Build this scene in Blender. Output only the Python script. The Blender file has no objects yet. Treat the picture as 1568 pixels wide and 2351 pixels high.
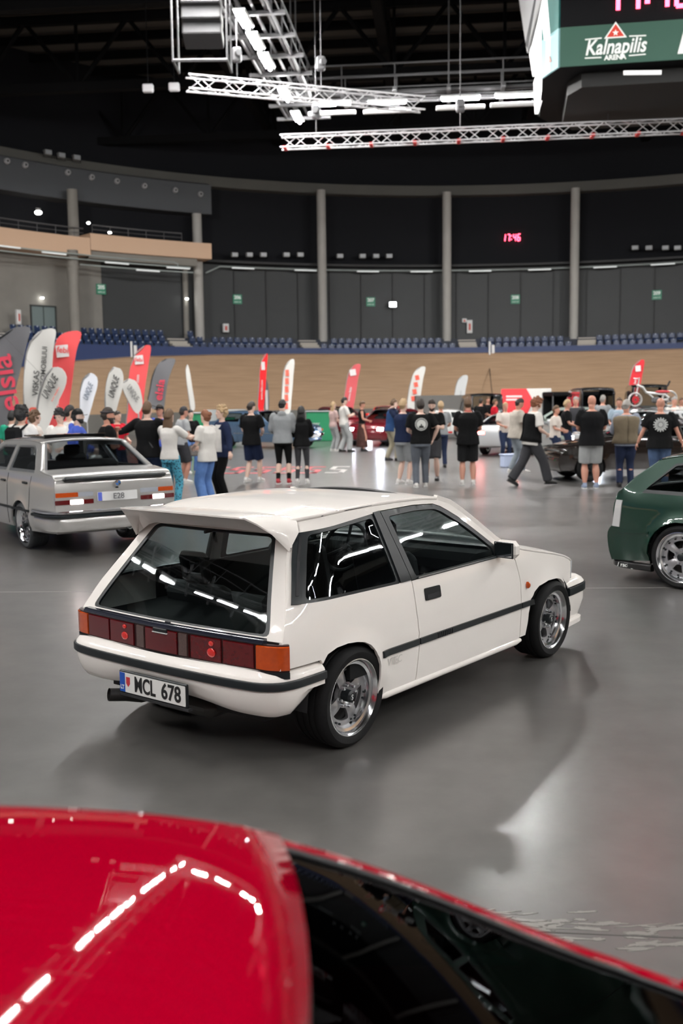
import bpy, bmesh, math, random
import numpy as np
from mathutils import Vector, Matrix, geometry
random.seed(7)
scene = bpy.context.scene
COL = scene.collection
PI = math.pi
# ------------------------------------------------------------------ camera
FPX, PITCH, ROLL, CAMZ = 2352.7, 0.1124, -0.0119, 1.9033
_f = Vector((0, math.cos(PITCH), -math.sin(PITCH)))
_u0 = Vector((0, math.sin(PITCH), math.cos(PITCH)))
_r0 = Vector((1, 0, 0))
_r = _r0*math.cos(ROLL) + _u0*math.sin(ROLL)
_u = -_r0*math.sin(ROLL) + _u0*math.cos(ROLL)
cd = bpy.data.cameras.new('camera')
cam = bpy.data.objects.new('camera', cd); COL.objects.link(cam)
m = Matrix((( _r.x, _u.x, -_f.x, 0), (_r.y, _u.y, -_f.y, 0), (_r.z, _u.z, -_f.z, CAMZ), (0, 0, 0, 1)))
cam.matrix_world = m
cd.sensor_fit = 'VERTICAL'; cd.sensor_height = 36.0; cd.sensor_width = 24.0
cd.lens = FPX/2351*36.0
cd.clip_start = 0.05; cd.clip_end = 400
cd.dof.use_dof = True; cd.dof.focus_distance = 6.3; cd.dof.aperture_fstop = 2.6
scene.camera = cam
# ------------------------------------------------------------------ world, exposure
w = bpy.data.worlds.new('world'); scene.world = w; w.use_nodes = True
w.node_tree.nodes['Background'].inputs[0].default_value = (0.02, 0.02, 0.022, 1)
w.node_tree.nodes['Background'].inputs[1].default_value = 1.0
scene.view_settings.view_transform = 'Standard'
scene.view_settings.look = 'None'
scene.view_settings.exposure = 0.0
scene.view_settings.gamma = 1.0
FILL_W = 290.0          # watts of each floodlight added to brighten the far curve
TUBE = 440.0            # radiance of the ceiling light tubes
# ------------------------------------------------------------------ pixel rays (photo frame 1568 x 2351) to points in the hall
CO = Vector((0, 0, CAMZ))
def ray(u, v):
    return (_f*FPX + _r*(u-784) + _u*(1175.5-v)).normalized()
def at_z(u, v, z=0.0):
    d = ray(u, v); return CO + d*((z-CAMZ)/d.z)
def at_Y(u, v, Y):
    d = ray(u, v); return CO + d*(Y/d.y)
CC = Vector((9, 40, 0))                      # centre of the track's curve
def at_cyl(u, v, r):
    d = ray(u, v); ox, oy = CO.x-CC.x, CO.y-CC.y
    a = d.x**2+d.y**2; b = 2*(ox*d.x+oy*d.y); c = ox*ox+oy*oy-r*r
    t = (-b+math.sqrt(b*b-4*a*c))/2/a
    return CO + d*t
def ang_of(P): return math.degrees(math.atan2(P.x-CC.x, P.y-CC.y))
def cp(a, r, z):                             # polar point about CC, angle in degrees from +Y towards +X
    a = math.radians(a); return Vector((CC.x+r*math.sin(a), CC.y+r*math.cos(a), z))
# ------------------------------------------------------------------ materials
MATS = {}
def mat(name, col=(.5, .5, .5), rough=.5, metal=0., emit=0., ecol=None, coat=0., noise=None, bump=None, trans=0., spec=.5, flake=0.):
    if name in MATS: return MATS[name]
    m = bpy.data.materials.new(name); m.use_nodes = True
    nt = m.node_tree; b = nt.nodes['Principled BSDF']
    c4 = (*col, 1)
    b.inputs['Base Color'].default_value = c4
    b.inputs['Roughness'].default_value = rough
    b.inputs['Metallic'].default_value = metal
    b.inputs['Coat Weight'].default_value = coat
    b.inputs['Coat Roughness'].default_value = .02
    b.inputs['Specular IOR Level'].default_value = spec
    b.inputs['Transmission Weight'].default_value = trans
    if emit:
        b.inputs['Emission Color'].default_value = (*(ecol or col), 1)
        b.inputs['Emission Strength'].default_value = emit
    if noise:                                # (scale, amount) soft mottling of the material's own colour
        tc = nt.nodes.new('ShaderNodeTexCoord'); n = nt.nodes.new('ShaderNodeTexNoise'); mx = nt.nodes.new('ShaderNodeMix')
        mx.data_type = 'RGBA'; n.inputs['Scale'].default_value = noise[0]; n.inputs['Detail'].default_value = 5
        nt.links.new(tc.outputs['Object'], n.inputs['Vector']); nt.links.new(n.outputs['Fac'], mx.inputs[0])
        k = noise[1]
        mx.inputs[6].default_value = (*[max(0, v*(1-k)) for v in col], 1); mx.inputs[7].default_value = (*[min(1, v*(1+k)) for v in col], 1)
        nt.links.new(mx.outputs[2], b.inputs['Base Color'])
    if bump:
        tc = nt.nodes.new('ShaderNodeTexCoord'); n = nt.nodes.new('ShaderNodeTexNoise'); bp = nt.nodes.new('ShaderNodeBump')
        n.inputs['Scale'].default_value = bump[0]; bp.inputs['Strength'].default_value = bump[1]; bp.inputs['Distance'].default_value = bump[2] if len(bump) > 2 else .01
        nt.links.new(tc.outputs['Object'], n.inputs['Vector']); nt.links.new(n.outputs['Fac'], bp.inputs['Height']); nt.links.new(bp.outputs[0], b.inputs['Normal'])
    MATS[name] = m; return m
def glass_mat(name, tint=(.45, .5, .5), refl=1.0):
    m = bpy.data.materials.new(name); m.use_nodes = True; nt = m.node_tree
    for n in list(nt.nodes): nt.nodes.remove(n)
    o = nt.nodes.new('ShaderNodeOutputMaterial'); mx = nt.nodes.new('ShaderNodeMixShader'); t = nt.nodes.new('ShaderNodeBsdfTransparent'); g = nt.nodes.new('ShaderNodeBsdfGlossy')
    lw = nt.nodes.new('ShaderNodeLayerWeight'); lw.inputs[0].default_value = .5
    def mm(op, a, b, cl=False):
        n = nt.nodes.new('ShaderNodeMath'); n.operation = op; n.use_clamp = cl
        for k, v in enumerate((a, b)):
            if isinstance(v, (int, float)): n.inputs[k].default_value = v
            else: nt.links.new(v, n.inputs[k])
        return n.outputs[0]
    f = mm('MULTIPLY', mm('ADD', mm('MULTIPLY', mm('POWER', lw.outputs['Facing'], 5.), .95), .045), refl, True)
    t.inputs[0].default_value = (*tint, 1); g.inputs['Roughness'].default_value = .01; g.inputs[0].default_value = (.95, .97, 1, 1)
    nt.links.new(f, mx.inputs[0]); nt.links.new(t.outputs[0], mx.inputs[1]); nt.links.new(g.outputs[0], mx.inputs[2]); nt.links.new(mx.outputs[0], o.inputs[0])
    MATS[name] = m; return m
# ------------------------------------------------------------------ mesh building
def obj(name, V, F, material, parent=None, smooth=None, mats=None):
    me = bpy.data.meshes.new(name)
    me.from_pydata([tuple(v) for v in V], [], [tuple(f) for f in F])
    me.validate(); me.update()
    if material: me.materials.append(material)
    if smooth is not None and len(me.polygons):
        me.polygons.foreach_set('use_smooth', [True]*len(me.polygons))
        if smooth < 180: me.set_sharp_from_angle(angle=math.radians(smooth))
    o = bpy.data.objects.new(name, me); COL.objects.link(o)
    if parent is not None: o.parent = parent
    return o
def tag(o, label=None, cat=None, group=None, kind=None):
    if label: o['label'] = label
    if cat: o['category'] = cat
    if group: o['group'] = group
    if kind: o['kind'] = kind
    return o
def empty(name, loc=(0, 0, 0), yaw=0., label=None, cat=None, group=None):
    o = bpy.data.objects.new(name, None); COL.objects.link(o); o.empty_display_size = .2
    o.location = loc; o.rotation_euler = (0, 0, yaw)
    return tag(o, label, cat, group)
def copy_tree(o, parent=None):
    c = o.copy(); COL.objects.link(c)
    if parent is not None: c.parent = parent
    for ch in list(o.children): copy_tree(ch, c)
    return c
def rot_to(d):
    d = Vector(d).normalized(); return d.to_track_quat('Z', 'Y').to_matrix()
class MB:
    def __init__(s): s.V = []; s.F = []
    def add(s, V, F):
        n = len(s.V); s.V += [Vector(v) for v in V]; s.F += [tuple(i+n for i in f) for f in F]; return s
    def box(s, c, size, R=None, bev=0):
        c = Vector(c); hx, hy, hz = size[0]/2, size[1]/2, size[2]/2
        if bev:
            b = min(bev, hx*.9, hy*.9, hz*.9); V = []
            for sx in (-1, 1):
                for sy in (-1, 1):
                    for sz in (-1, 1):
                        V += [(sx*(hx-b), sy*(hy-b), sz*hz), (sx*(hx-b), sy*hy, sz*(hz-b)), (sx*hx, sy*(hy-b), sz*(hz-b))]
            bm = bmesh.new()
            for v in V: bm.verts.new(v)
            bmesh.ops.convex_hull(bm, input=bm.verts)
            bm.verts.ensure_lookup_table(); bm.verts.index_update()
            VV = [v.co.copy() for v in bm.verts]; FF = [[v.index for v in f.verts] for f in bm.faces]; bm.free()
        else:
            VV = [Vector((sx*hx, sy*hy, sz*hz)) for sx in (-1, 1) for sy in (-1, 1) for sz in (-1, 1)]
            FF = [(0, 1, 3, 2), (4, 6, 7, 5), (0, 4, 5, 1), (2, 3, 7, 6), (0, 2, 6, 4), (1, 5, 7, 3)]
        if R is not None: VV = [R @ v for v in VV]
        return s.add([v+c for v in VV], FF)
    def loft(s, rings, cap=True, closed=True):
        n = len(rings[0]); V = [v for r in rings for v in r]; F = []
        for i in range(len(rings)-1):
            for j in range(n if closed else n-1):
                k = (j+1) % n; F.append((i*n+j, i*n+k, (i+1)*n+k, (i+1)*n+j))
        if cap and closed:
            F.append(tuple(range(n-1, -1, -1))); F.append(tuple((len(rings)-1)*n+j for j in range(n)))
        return s.add(V, F)
    def tube(s, path, r, n=8, cap=True, flat=1.0):
        path = [Vector(p) for p in path]; rr = r if isinstance(r, (list, tuple)) else [r]*len(path)
        rings = []; up = None
        for i, p in enumerate(path):
            d = (path[min(i+1, len(path)-1)]-path[max(i-1, 0)]).normalized()
            if up is None: up = Vector((0, 0, 1)) if abs(d.z) < .9 else Vector((1, 0, 0))
            x = d.cross(up).normalized(); y = x.cross(d).normalized(); up = y
            rings.append([p+x*(rr[i]*math.cos(2*PI*k/n))+y*(rr[i]*flat*math.sin(2*PI*k/n)) for k in range(n)])
        return s.loft(rings, cap)
    def cyl(s, p0, p1, r, r1=None, n=16): return s.tube([p0, p1], [r, r if r1 is None else r1], n)
    def ell(s, c, rx, ry, rz, n=16, m=10, R=None):
        rings = []
        for i in range(m+1):
            a = -PI/2+PI*i/m; k = max(math.cos(a), .02); z = math.sin(a)
            rings.append([Vector((rx*k*math.cos(2*PI*j/n), ry*k*math.sin(2*PI*j/n), rz*z)) for j in range(n)])
        if R is not None: rings = [[R @ v for v in r] for r in rings]
        return s.loft([[v+Vector(c) for v in r] for r in rings])
    def lathe(s, prof, T=None, n=40, closed=False):      # prof (r, h) about local z; T matrix
        rings = [[Vector((r*math.cos(2*PI*j/n), r*math.sin(2*PI*j/n), h)) for j in range(n)] for r, h in prof]
        if closed: rings.append(rings[0])
        if T is not None: rings = [[T @ v for v in r] for r in rings]
        return s.loft(rings, cap=not closed)
    def prism(s, poly, depth, T=None):                   # poly 2D in local xy, extruded along local +z
        n = len(poly); V = [Vector((p[0], p[1], 0)) for p in poly]+[Vector((p[0], p[1], depth)) for p in poly]
        F = [tuple(range(n-1, -1, -1)), tuple(range(n, 2*n))]+[(i, (i+1) % n, (i+1) % n+n, i+n) for i in range(n)]
        if T is not None: V = [T @ v for v in V]
        return s.add(V, F)
    def build(s, name, material, parent=None, smooth=None): return obj(name, s.V, s.F, material, parent, smooth)
def box_obj(name, c, size, material, parent=None, R=None, bev=0):
    return MB().box(c, size, R, bev).build(name, material, parent, 30 if bev else None)
def catmull(pts, step=.05):
    pts = [np.array(p, float) for p in pts]; out = []
    for i in range(len(pts)-1):
        p0 = pts[max(i-1, 0)]; p1 = pts[i]; p2 = pts[i+1]; p3 = pts[min(i+2, len(pts)-1)]
        L = np.linalg.norm(p2-p1); n = max(1, int(round(L/step)))
        t0 = 0; d01 = max(np.linalg.norm(p1-p0)**.5, 1e-4); d12 = max(L**.5, 1e-4); d23 = max(np.linalg.norm(p3-p2)**.5, 1e-4)
        m1 = (p2-p1); m2 = (p2-p1)
        if i > 0: m1 = (p1-p0)/d01-(p2-p0)/(d01+d12)+(p2-p1)/d12; m1 = m1*d12
        if i < len(pts)-2: m2 = (p2-p1)/d12-(p3-p1)/(d12+d23)+(p3-p2)/d23; m2 = m2*d12
        for k in range(n):
            t = k/n; a = 2*t**3-3*t**2+1; b = t**3-2*t**2+t; c = -2*t**3+3*t**2; d = t**3-t**2
            out.append(a*p1+b*m1+c*p2+d*m2)
    out.append(pts[-1]); return out
def resample(poly, step):
    out = []
    for i in range(len(poly)):
        a = np.array(poly[i], float); b = np.array(poly[(i+1) % len(poly)], float); n = max(1, int(math.ceil(np.linalg.norm(b-a)/step)))
        for k in range(n): out.append(a+(b-a)*k/n)
    return out
def inside(pts, poly):
    x, y = pts[:, 0], pts[:, 1]; c = np.zeros(len(pts), bool); n = len(poly)
    for i in range(n):
        x1, y1 = poly[i]; x2, y2 = poly[(i+1) % n]
        if y1 == y2: continue
        c ^= ((y1 > y) != (y2 > y)) & (x < (x2-x1)*(y-y1)/(y2-y1)+x1)
    return c
def rounded(poly, r, n=5):
    out = []; N = len(poly)
    for i in range(N):
        p = np.array(poly[i], float); a = np.array(poly[i-1], float)-p; b = np.array(poly[(i+1) % N], float)-p
        la, lb = np.linalg.norm(a), np.linalg.norm(b); k = min(r, la*.45, lb*.45); A = p+a/la*k; B = p+b/lb*k
        for j in range(n+1):
            t = j/n; out.append(tuple((1-t)**2*A+2*t*(1-t)*p+t*t*B))
    return out
def patch(name, material, outline, fn, parent=None, holes=(), step=.04, thick=.012, flip=False, off=0., smooth=50):
    """surface patch: 2D polygon (with holes) triangulated and mapped by fn to 3D, given thickness along its normal"""
    loops = [resample(outline, step)]+[resample(h, step) for h in holes]
    P = []; E = []; 
    for L in loops:
        s = len(P); P += [tuple(p) for p in L]; E += [(s+i, s+(i+1) % len(L)) for i in range(len(L))]
    B = np.array(P); mn, mx = B.min(0), B.max(0)
    gx = np.arange(mn[0]+step*.5, mx[0], step); gy = np.arange(mn[1]+step*.5, mx[1], step)
    if len(gx) and len(gy):
        G = np.array([(x, y) for x in gx for y in gy]); ok = inside(G, loops[0])
        for L in loops[1:]: ok &= ~inside(G, L)
        G = G[ok]
        if len(G):
            d = np.sqrt(((G[:, None, :]-B[None, :, :])**2).sum(2)).min(1); G = G[d > step*.5]; P += [tuple(g) for g in G]
    V2, _, F, _, _, _ = geometry.delaunay_2d_cdt([Vector(p) for p in P], E, [], 0, 1e-6)
    V2 = np.array([(v.x, v.y) for v in V2]); cen = np.array([V2[list(f)].mean(0) for f in F])
    ok = inside(cen, loops[0])
    for L in loops[1:]: ok &= ~inside(cen, L)
    F = [tuple(f) for f, k in zip(F, ok) if k]
    e = 1e-3; sg = -1 if flip else 1
    T = []; Bk = []
    for a, b in V2:
        p = Vector(fn(a, b)); n = (Vector(fn(a+e, b))-p).cross(Vector(fn(a, b+e))-p).normalized()*sg
        T.append(p+n*off); Bk.append(p+n*(off-thick))
    Ft = [f if not flip else f[::-1] for f in F]
    cnt = {}
    for f in Ft:
        for i in range(3): cnt[(f[i], f[(i+1) % 3])] = 1
    rim = [e2 for e2 in cnt if (e2[1], e2[0]) not in cnt]
    n = len(T); V = T+Bk; FF = list(Ft)+[tuple(i+n for i in f[::-1]) for f in Ft]
    for a, b in rim:
        k = len(V); V += [T[a], T[b], Bk[b], Bk[a]]; FF.append((k+1, k, k+3, k+2))
    return obj(name, V, FF, material, parent, smooth)
def strip(rows, name, material, parent=None, thick=0., smooth=50, closed=False):
    m = MB(); m.loft(rows, cap=False, closed=closed)
    return m.build(name, material, parent, smooth)
_txt = {}
def text_mesh(s, size=1., depth=.01, shear=0., bold=0., squeeze=1.):
    key = (s, size, depth, shear, bold, squeeze)
    if key in _txt: return _txt[key]
    c = bpy.data.curves.new('t', 'FONT'); c.body = s; c.size = size; c.extrude = depth/2; c.shear = shear; c.offset = bold
    c.align_x = 'CENTER'; c.align_y = 'CENTER'; c.resolution_u = 4
    o = bpy.data.objects.new('t', c); COL.objects.link(o); bpy.context.view_layer.update()
    me = bpy.data.meshes.new_from_object(o.evaluated_get(bpy.context.evaluated_depsgraph_get()))
    bpy.data.objects.remove(o); bpy.data.curves.remove(c)
    V = [Vector((v.co.x*squeeze, v.co.y, v.co.z)) for v in me.vertices]; F = [tuple(p.vertices) for p in me.polygons]
    bpy.data.meshes.remove(me); _txt[key] = (V, F); return V, F
def text_obj(name, s, material, parent, T, size=.1, depth=.004, shear=0., bold=0., squeeze=1., fn=None):
    V, F = text_mesh(s, size, depth, shear, bold, squeeze)
    V = [T @ v for v in V]
    if fn: V = [fn(v) for v in V]
    return obj(name, V, F, material, parent)
def frame(o, x, y):                     # 4x4 with local x,y axes given
    x = Vector(x).normalized(); y = Vector(y); z = x.cross(y).normalized(); y = z.cross(x)
    return Matrix(((x.x, y.x, z.x, o[0]), (x.y, y.y, z.y, o[1]), (x.z, y.z, z.z, o[2]), (0, 0, 0, 1)))
# ------------------------------------------------------------------ palette
RUB = mat('black rubber', (.007, .007, .0075), .8, spec=.25, bump=(60, .3, .002))
TRIM = mat('black trim plastic', (.009, .012, .014), .4, spec=.35)
DARK = mat('dark interior', (.012, .012, .014), .8)
ALU = mat('polished aluminium', (.82, .83, .85), .16, 1.)
ALUM = mat('satin aluminium', (.42, .42, .43), .38, .9)
CHROME = mat('chrome', (.85, .87, .9), .06, 1.)
GLASS = glass_mat('clear car glass', (.76, .80, .80), 1.5)
DGLASS = glass_mat('tinted car glass', (.62, .65, .66), 1.3)
RED_L = mat('red lamp lens', (.10, .003, .005), .12, coat=1., noise=(30, .35))
AMB_L = mat('amber lamp lens', (.50, .065, .005), .15, coat=1., noise=(40, .2))
RED_ON = mat('lit red lamp', (1, .1, .08), .3, emit=22, ecol=(1, .07, .06))
WHT_ON = mat('lit white lamp', (1, 1, 1), .3, emit=14, ecol=(1, .82, .8))
HEAD_ON = mat('lit headlamp', (1, 1, 1), .3, emit=160, ecol=(.8, .88, 1))
TUBE_F = mat('lit brighter tube', (1, 1, 1), .4, emit=TUBE*1.8, ecol=(1, .985, .96))
TUBE_M = mat('lit fluorescent tube', (1, 1, 1), .4, emit=TUBE, ecol=(1, .985, .96))
# ================================================================== LIGHTS: rows of tube fixtures hung from the catwalks
STEEL = mat('galvanised steel', (.11, .11, .115), .6, .2)
DSTEEL = mat('dark painted steel', (.004, .004, .0045), .8, spec=.1)
REFL = mat('white reflector', (.7, .7, .7), .5)
GD = Vector((.107, 1, 0)).normalized()        # direction of the catwalks
GT = Vector((1, -.107, 0)).normalized()       # direction across them
def fixture_proto():
    e = empty('ceiling_light', label='long tube lamp on the catwalk, lit white', cat='lamp', group='tube lamps along the catwalks')
    MB().box((0, 0, .09), (1.6, .4, .05)).box((0, -.16, .06), (1.5, .02, .08)).box((0, .16, .06), (1.5, .02, .08)).build('reflector', REFL, e)
    MB().tube([(-.76, 0, 0), (-.74, 0, 0), (.74, 0, 0), (.76, 0, 0)], [.04, .06, .06, .04], 10).build('tube', TUBE_M, e, 60)
    return e
fp = fixture_proto(); used = False; LASTF = [None]
ft_ = [c for c in fp.children if c.name.startswith('tube')][0].data.copy(); ft_.materials.clear(); ft_.materials.append(TUBE_F); FARTUBE = [ft_]
def put_fixture(P, d, label=None):
    global used
    o = fp if not used else copy_tree(fp); used = True
    o.location = P; o.rotation_euler = (0, 0, math.atan2(d.y, d.x))
    if label: o['label'] = label
    LASTF[0] = o
    if P.y > 22 and -8 < P.x < 28:                # the tubes over the far half burn brighter
        for ch in o.children:
            if ch.name.startswith('tube'): ch.data = FARTUBE[0]
    return o
PA = Vector((-2.95, 34.4, 13.9))
ys = [3.6, 5.7, 7.8, 9.9, 14.1, 16.2, 18.3, 20.4, 24.6, 26.7, 28.8, 30.9, 34.4, 36.5, 38.6, 42.7, 46.1]
for y in ys: put_fixture(PA+GD*(y-34.4), GD, 'tube lamp under the left catwalk, one of its lengthwise row')
PB = PA+GT*22.5
for y in [3.6, 5.7, 7.8, 14.1, 16.2, 18.3, 24.6, 26.7, 28.8, 34.4, 36.5]:
    put_fixture(PB+GD*(y-34.4), GD, 'tube lamp under the right catwalk, one of its lengthwise row')
for px, py, lb in ((762, 240, 'leftmost of the four long lit tubes on the crosswise catwalk'), (889, 236, 'second long lit tube from the left on the crosswise catwalk'), (1057, 227, 'third long lit tube from the left on the crosswise catwalk'), (1182, 220, 'long lit tube on the crosswise catwalk nearest the scoreboard')):
    put_fixture(at_z(px, py, 14), GT, lb); o_ = MB().box((0, 0, -.34), (2.0, .16, .16), None, .02).build('lit_beam', REFL, bpy.data.objects[-1] if False else LASTF[0], 30)
for x in (12.5, 15.0, 17.5):
    put_fixture(Vector((x, 44.3-.107*x, 14)), GT, 'tube lamp on the crosswise catwalk behind the scoreboard')
for x in range(-14, 33, 3):  # unseen row behind the camera, added to light the car's upright faces
    put_fixture(Vector((x, -12-.107*x, 14)), GT, 'tube lamp on the near crosswise catwalk')
# outer lamp rows over the straights, out of the picture, mirrored in the car windows and lengthened to add side light
OUT_L = [(-14.4, -.4), (-15.5, 1.5), (-16.6, 3.5), (-17.6, 5.3), (-18.6, 7.0), (-20.3, 10.1), (-21.4, 12.1), (-22.4, 13.9), (-23.5, 15.8)]
for x, y in OUT_L: put_fixture(Vector((x, y, 14)), Vector((-.5, .87, 0)), 'tube lamp of the outer row over the left straight')
OUT_R = [(25.0, .2), (26.1, 2.1), (27.2, 4.0), (28.4, 6.0), (30.6, 9.8), (31.7, 11.8), (33.8, 15.6), (34.7, 17.2), (35.4, 18.6), (36.4, 20.4), (38.0, 23.2), (39.0, 25.0)]
for x, y in OUT_R: put_fixture(Vector((x, y, 14)), Vector((.49, .87, 0)), 'tube lamp of the outer row over the right straight')
# catwalks: two long walkways and a crosswise one
def catwalk(name, P0, P1, label, wd=1.5, z=.35):
    e = empty(name, label=label, cat='catwalk')
    d = (P1-P0); L = d.length; d = d.normalized(); s = Vector((d.y, -d.x, 0))
    a = MB(); b = MB(); cb = []
    for k in (-1, 1):
        for dz, r in ((z, .07), (z+1.1, .04), (z+.6, .03)):
            a.cyl(P0+s*k*wd/2+Vector((0, 0, dz)), P1+s*k*wd/2+Vector((0, 0, dz)), r, n=6)
    n = int(L/2.05)
    for i in range(n+1):
        q = P0+d*(L*i/n)
        for k in (-1, 1): b.cyl(q+s*k*wd/2+Vector((0, 0, z)), q+s*k*wd/2+Vector((0, 0, z+1.1)), .03, n=6)
        cb.append(q+Vector((0, 0, z-.02)))
        if i % 3 == 0: b.cyl(q+Vector((0, 0, z)), q+Vector((0, 0, 9)), .03, n=6)
    g = MB()
    for k in (-.5, -.18, .18, .5):
        g.box((P0+P1)/2+s*k*wd*.8+Vector((0, 0, z+.04)), (L, .1, .05), Matrix.Rotation(math.atan2(d.y, d.x), 3, 'Z'))
    a.build('rail', STEEL, e); b.build('post', STEEL, e); o0 = MB().box((0, 0, 0), (.16, wd+.9, .12), Matrix.Rotation(math.atan2(d.y, d.x), 3, 'Z')).build('cross_beam', STEEL, e); o0.location = cb[0]
    for q in cb[1:]: oc = o0.copy(); COL.objects.link(oc); oc.parent = e; oc.location = q
    g.build('grating', STEEL, e)
catwalk('catwalk', PA-GD*46+GT*.1, PA+GD*13+GT*.1, 'steel catwalk running away overhead with a row of lit tubes')
catwalk('catwalk', PB-GD*46, PB+GD*13, 'steel catwalk running away on the far side of the scoreboard')
catwalk('catwalk', Vector((-13.4, -2.2, 14)), Vector((-24.5, 17.6, 14)), 'outer steel catwalk over the left straight')
catwalk('catwalk', Vector((24.3, -1.3, 14)), Vector((40.0, 26.7, 14)), 'outer steel catwalk over the right straight')
catwalk('catwalk', at_z(722, 244, 14)-GT*1+GD*.3, at_z(722, 244, 14)+GT*21+GD*.3, 'crosswise steel catwalk with four bright tubes left of the scoreboard')
# stage trusses of bright aluminium
TAPE = mat('red tape', (.6, .03, .03), .6)
def truss(name, P0, P1, label, wd=.42, red=False, hoists=()):
    e = empty(name, label=label, cat='truss'); d = P1-P0; L = d.length; d = d.normalized(); s = Vector((d.y, -d.x, 0)).normalized(); up = Vector((0, 0, 1))
    A = mat('bright truss aluminium', (.75, .75, .77), .45, .5)
    ch = MB(); cs = [(s*a*wd/2+up*b*wd/2) for a, b in ((-1, -1), (1, -1), (1, 1), (-1, 1))]
    for c in cs: ch.cyl(P0+c, P1+c, .03, n=6)
    ch.build('chord', A, e, 60)
    br = MB(); n = int(L/.5)
    for i in range(n):
        for j in range(4):
            a, b = (cs[j], cs[(j+1) % 4]) if i % 2 else (cs[(j+1) % 4], cs[j])
            br.cyl(P0+d*(L*i/n)+a, P0+d*(L*(i+1)/n)+b, .014, n=4)
    br.build('brace', A, e, 60)
    if red:
        t = MB().box((0, 0, 0), (.12, wd*1.1, .09), Matrix.Rotation(math.atan2(d.y, d.x), 3, 'Z')).build('tape', TAPE, e)
        for i in range(0, n, 3):
            tt = t if i == 0 else t.copy(); tt.location = P0+d*(L*(i+.3)/n)-up*wd/2
            if i: COL.objects.link(tt); tt.parent = e
    for h in hoists:
        q = P0+d*(L*h)
        k = MB().cyl(q+up*.2, q+up*12, .018, n=6); k.build('chain', STEEL, e)
        MB().box(q+up*1.0, (.3, .25, .45), bev=.05).cyl(q+up*1.0-s*.3, q+up*1.0+s*.3, .1, n=10).build('hoist', STEEL, e)
truss('lighting_truss', at_Y(430, 190, 33.8), at_Y(970, 240, 36.5), 'upper aluminium truss hanging left of the bright tubes', hoists=(.2, .55))
truss('lighting_truss', at_Y(645, 327, 38), at_Y(1700, 284, 36.5), 'long lower aluminium truss with red tape below the scoreboard', red=True, hoists=(.08, .4, .72))
# added floodlights, out of view, put in to brighten the far curve and track
def flood(P, aim, watts, label, size=.9):
    e = empty('added_floodlight', P, 0, label, 'floodlight', 'added floodlights outside the picture'); d = (Vector(aim)-Vector(P)).normalized(); R = d.to_track_quat('-Z', 'Y').to_matrix()
    m = MB().box((0, 0, 0), (size+.1, size+.1, .2), R, .03); m.V = [v-d*.14 for v in m.V]; m.build('housing', DSTEEL, e, 40)
    MB().cyl(-d*.2, (-d*.2)+Vector((0, 0, 1.2)), .04, n=6).build('bracket', DSTEEL, e)
    L = bpy.data.lights.new('fill_beam', 'AREA'); L.shape = 'SQUARE'; L.size = size; L.energy = watts; L.color = (1, .97, .93); L.spread = math.radians(60)
    lo = bpy.data.objects.new('fill_beam', L); COL.objects.link(lo); lo.parent = e; lo.matrix_local = R.to_4x4()
for P, aim in (((23, 40, 15), (-2, 70, 3)), ((25, 44, 15), (10, 75, 3)), ((26, 38, 15), (22, 72, 3)), ((-16, 26, 15), (-8, 68, 4)), ((-17, 22, 15), (8, 74, 3)), ((-18, 30, 15), (-18, 62, 5))):
    flood(P, aim, FILL_W, 'added floodlight out of view, brightening the far curve of the track')
# loudspeaker cluster by the catwalk
e = empty('speaker_array', at_Y(462, 40, 30), label='dark speaker cluster in a steel cage hanging beside the left catwalk', cat='speaker')
mb = MB()
for k in range(4): mb.box((0, k*.12, .9-k*.42), (1.1, .7, .4), Matrix.Rotation(-.12*k, 3, 'X'), .03)
mb.build('cabinet', mat('grey speaker cabinet', (.04, .04, .042), .7), e)
mb = MB()
for x in (-.75, .75):
    mb.cyl((x, -.5, -1.3), (x, -.5, 6), .03, n=6); mb.cyl((x, .6, -1.3), (x, .6, 6), .03, n=6); mb.cyl((x, -.5, -1.3), (x, .6, -1.3), .04, n=6)
mb.cyl((-.75, -.5, -1.3), (.75, -.5, -1.3), .05, n=6); mb.build('cage', STEEL, e)
# ================================================================== SETTING
def struct(name, V, F, m, smooth=None):
    o = obj(name, V, F, m, None, smooth); o['kind'] = 'structure'; return o
# ---- floor: polished concrete
fm = bpy.data.materials.new('polished concrete floor'); fm.use_nodes = True; nt = fm.node_tree; B = nt.nodes['Principled BSDF']
tc = nt.nodes.new('ShaderNodeTexCoord')
def nz(scale, detail=6, rough=.6, dist=0.):
    n = nt.nodes.new('ShaderNodeTexNoise'); n.inputs['Scale'].default_value = scale; n.inputs['Detail'].default_value = detail; n.inputs['Roughness'].default_value = rough
    n.inputs['Distortion'].default_value = dist; nt.links.new(tc.outputs['Object'], n.inputs['Vector']); return n
def ramp(src, a, b, ca, cb):
    r = nt.nodes.new('ShaderNodeValToRGB'); r.color_ramp.elements[0].position = a; r.color_ramp.elements[1].position = b
    r.color_ramp.elements[0].color = (*ca, 1); r.color_ramp.elements[1].color = (*cb, 1); nt.links.new(src, r.inputs[0]); return r
def mixc(f, a, b, mode='MIX'):
    x = nt.nodes.new('ShaderNodeMix'); x.data_type = 'RGBA'; x.blend_type = mode
    if isinstance(f, float): x.inputs[0].default_value = f
    else: nt.links.new(f, x.inputs[0])
    nt.links.new(a, x.inputs[6]); nt.links.new(b, x.inputs[7]); return x.outputs[2]
c1 = ramp(nz(.35, 6, .55, 0).outputs['Fac'], .32, .72, (.092, .088, .083), (.130, .124, .117))
c2 = ramp(nz(3.2, 6, .6, 0).outputs['Fac'], .35, .75, (.84, .84, .84), (1.1, 1.1, 1.1))
base = mixc(1.0, c1.outputs[0], c2.outputs[0], 'MULTIPLY')
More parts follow.
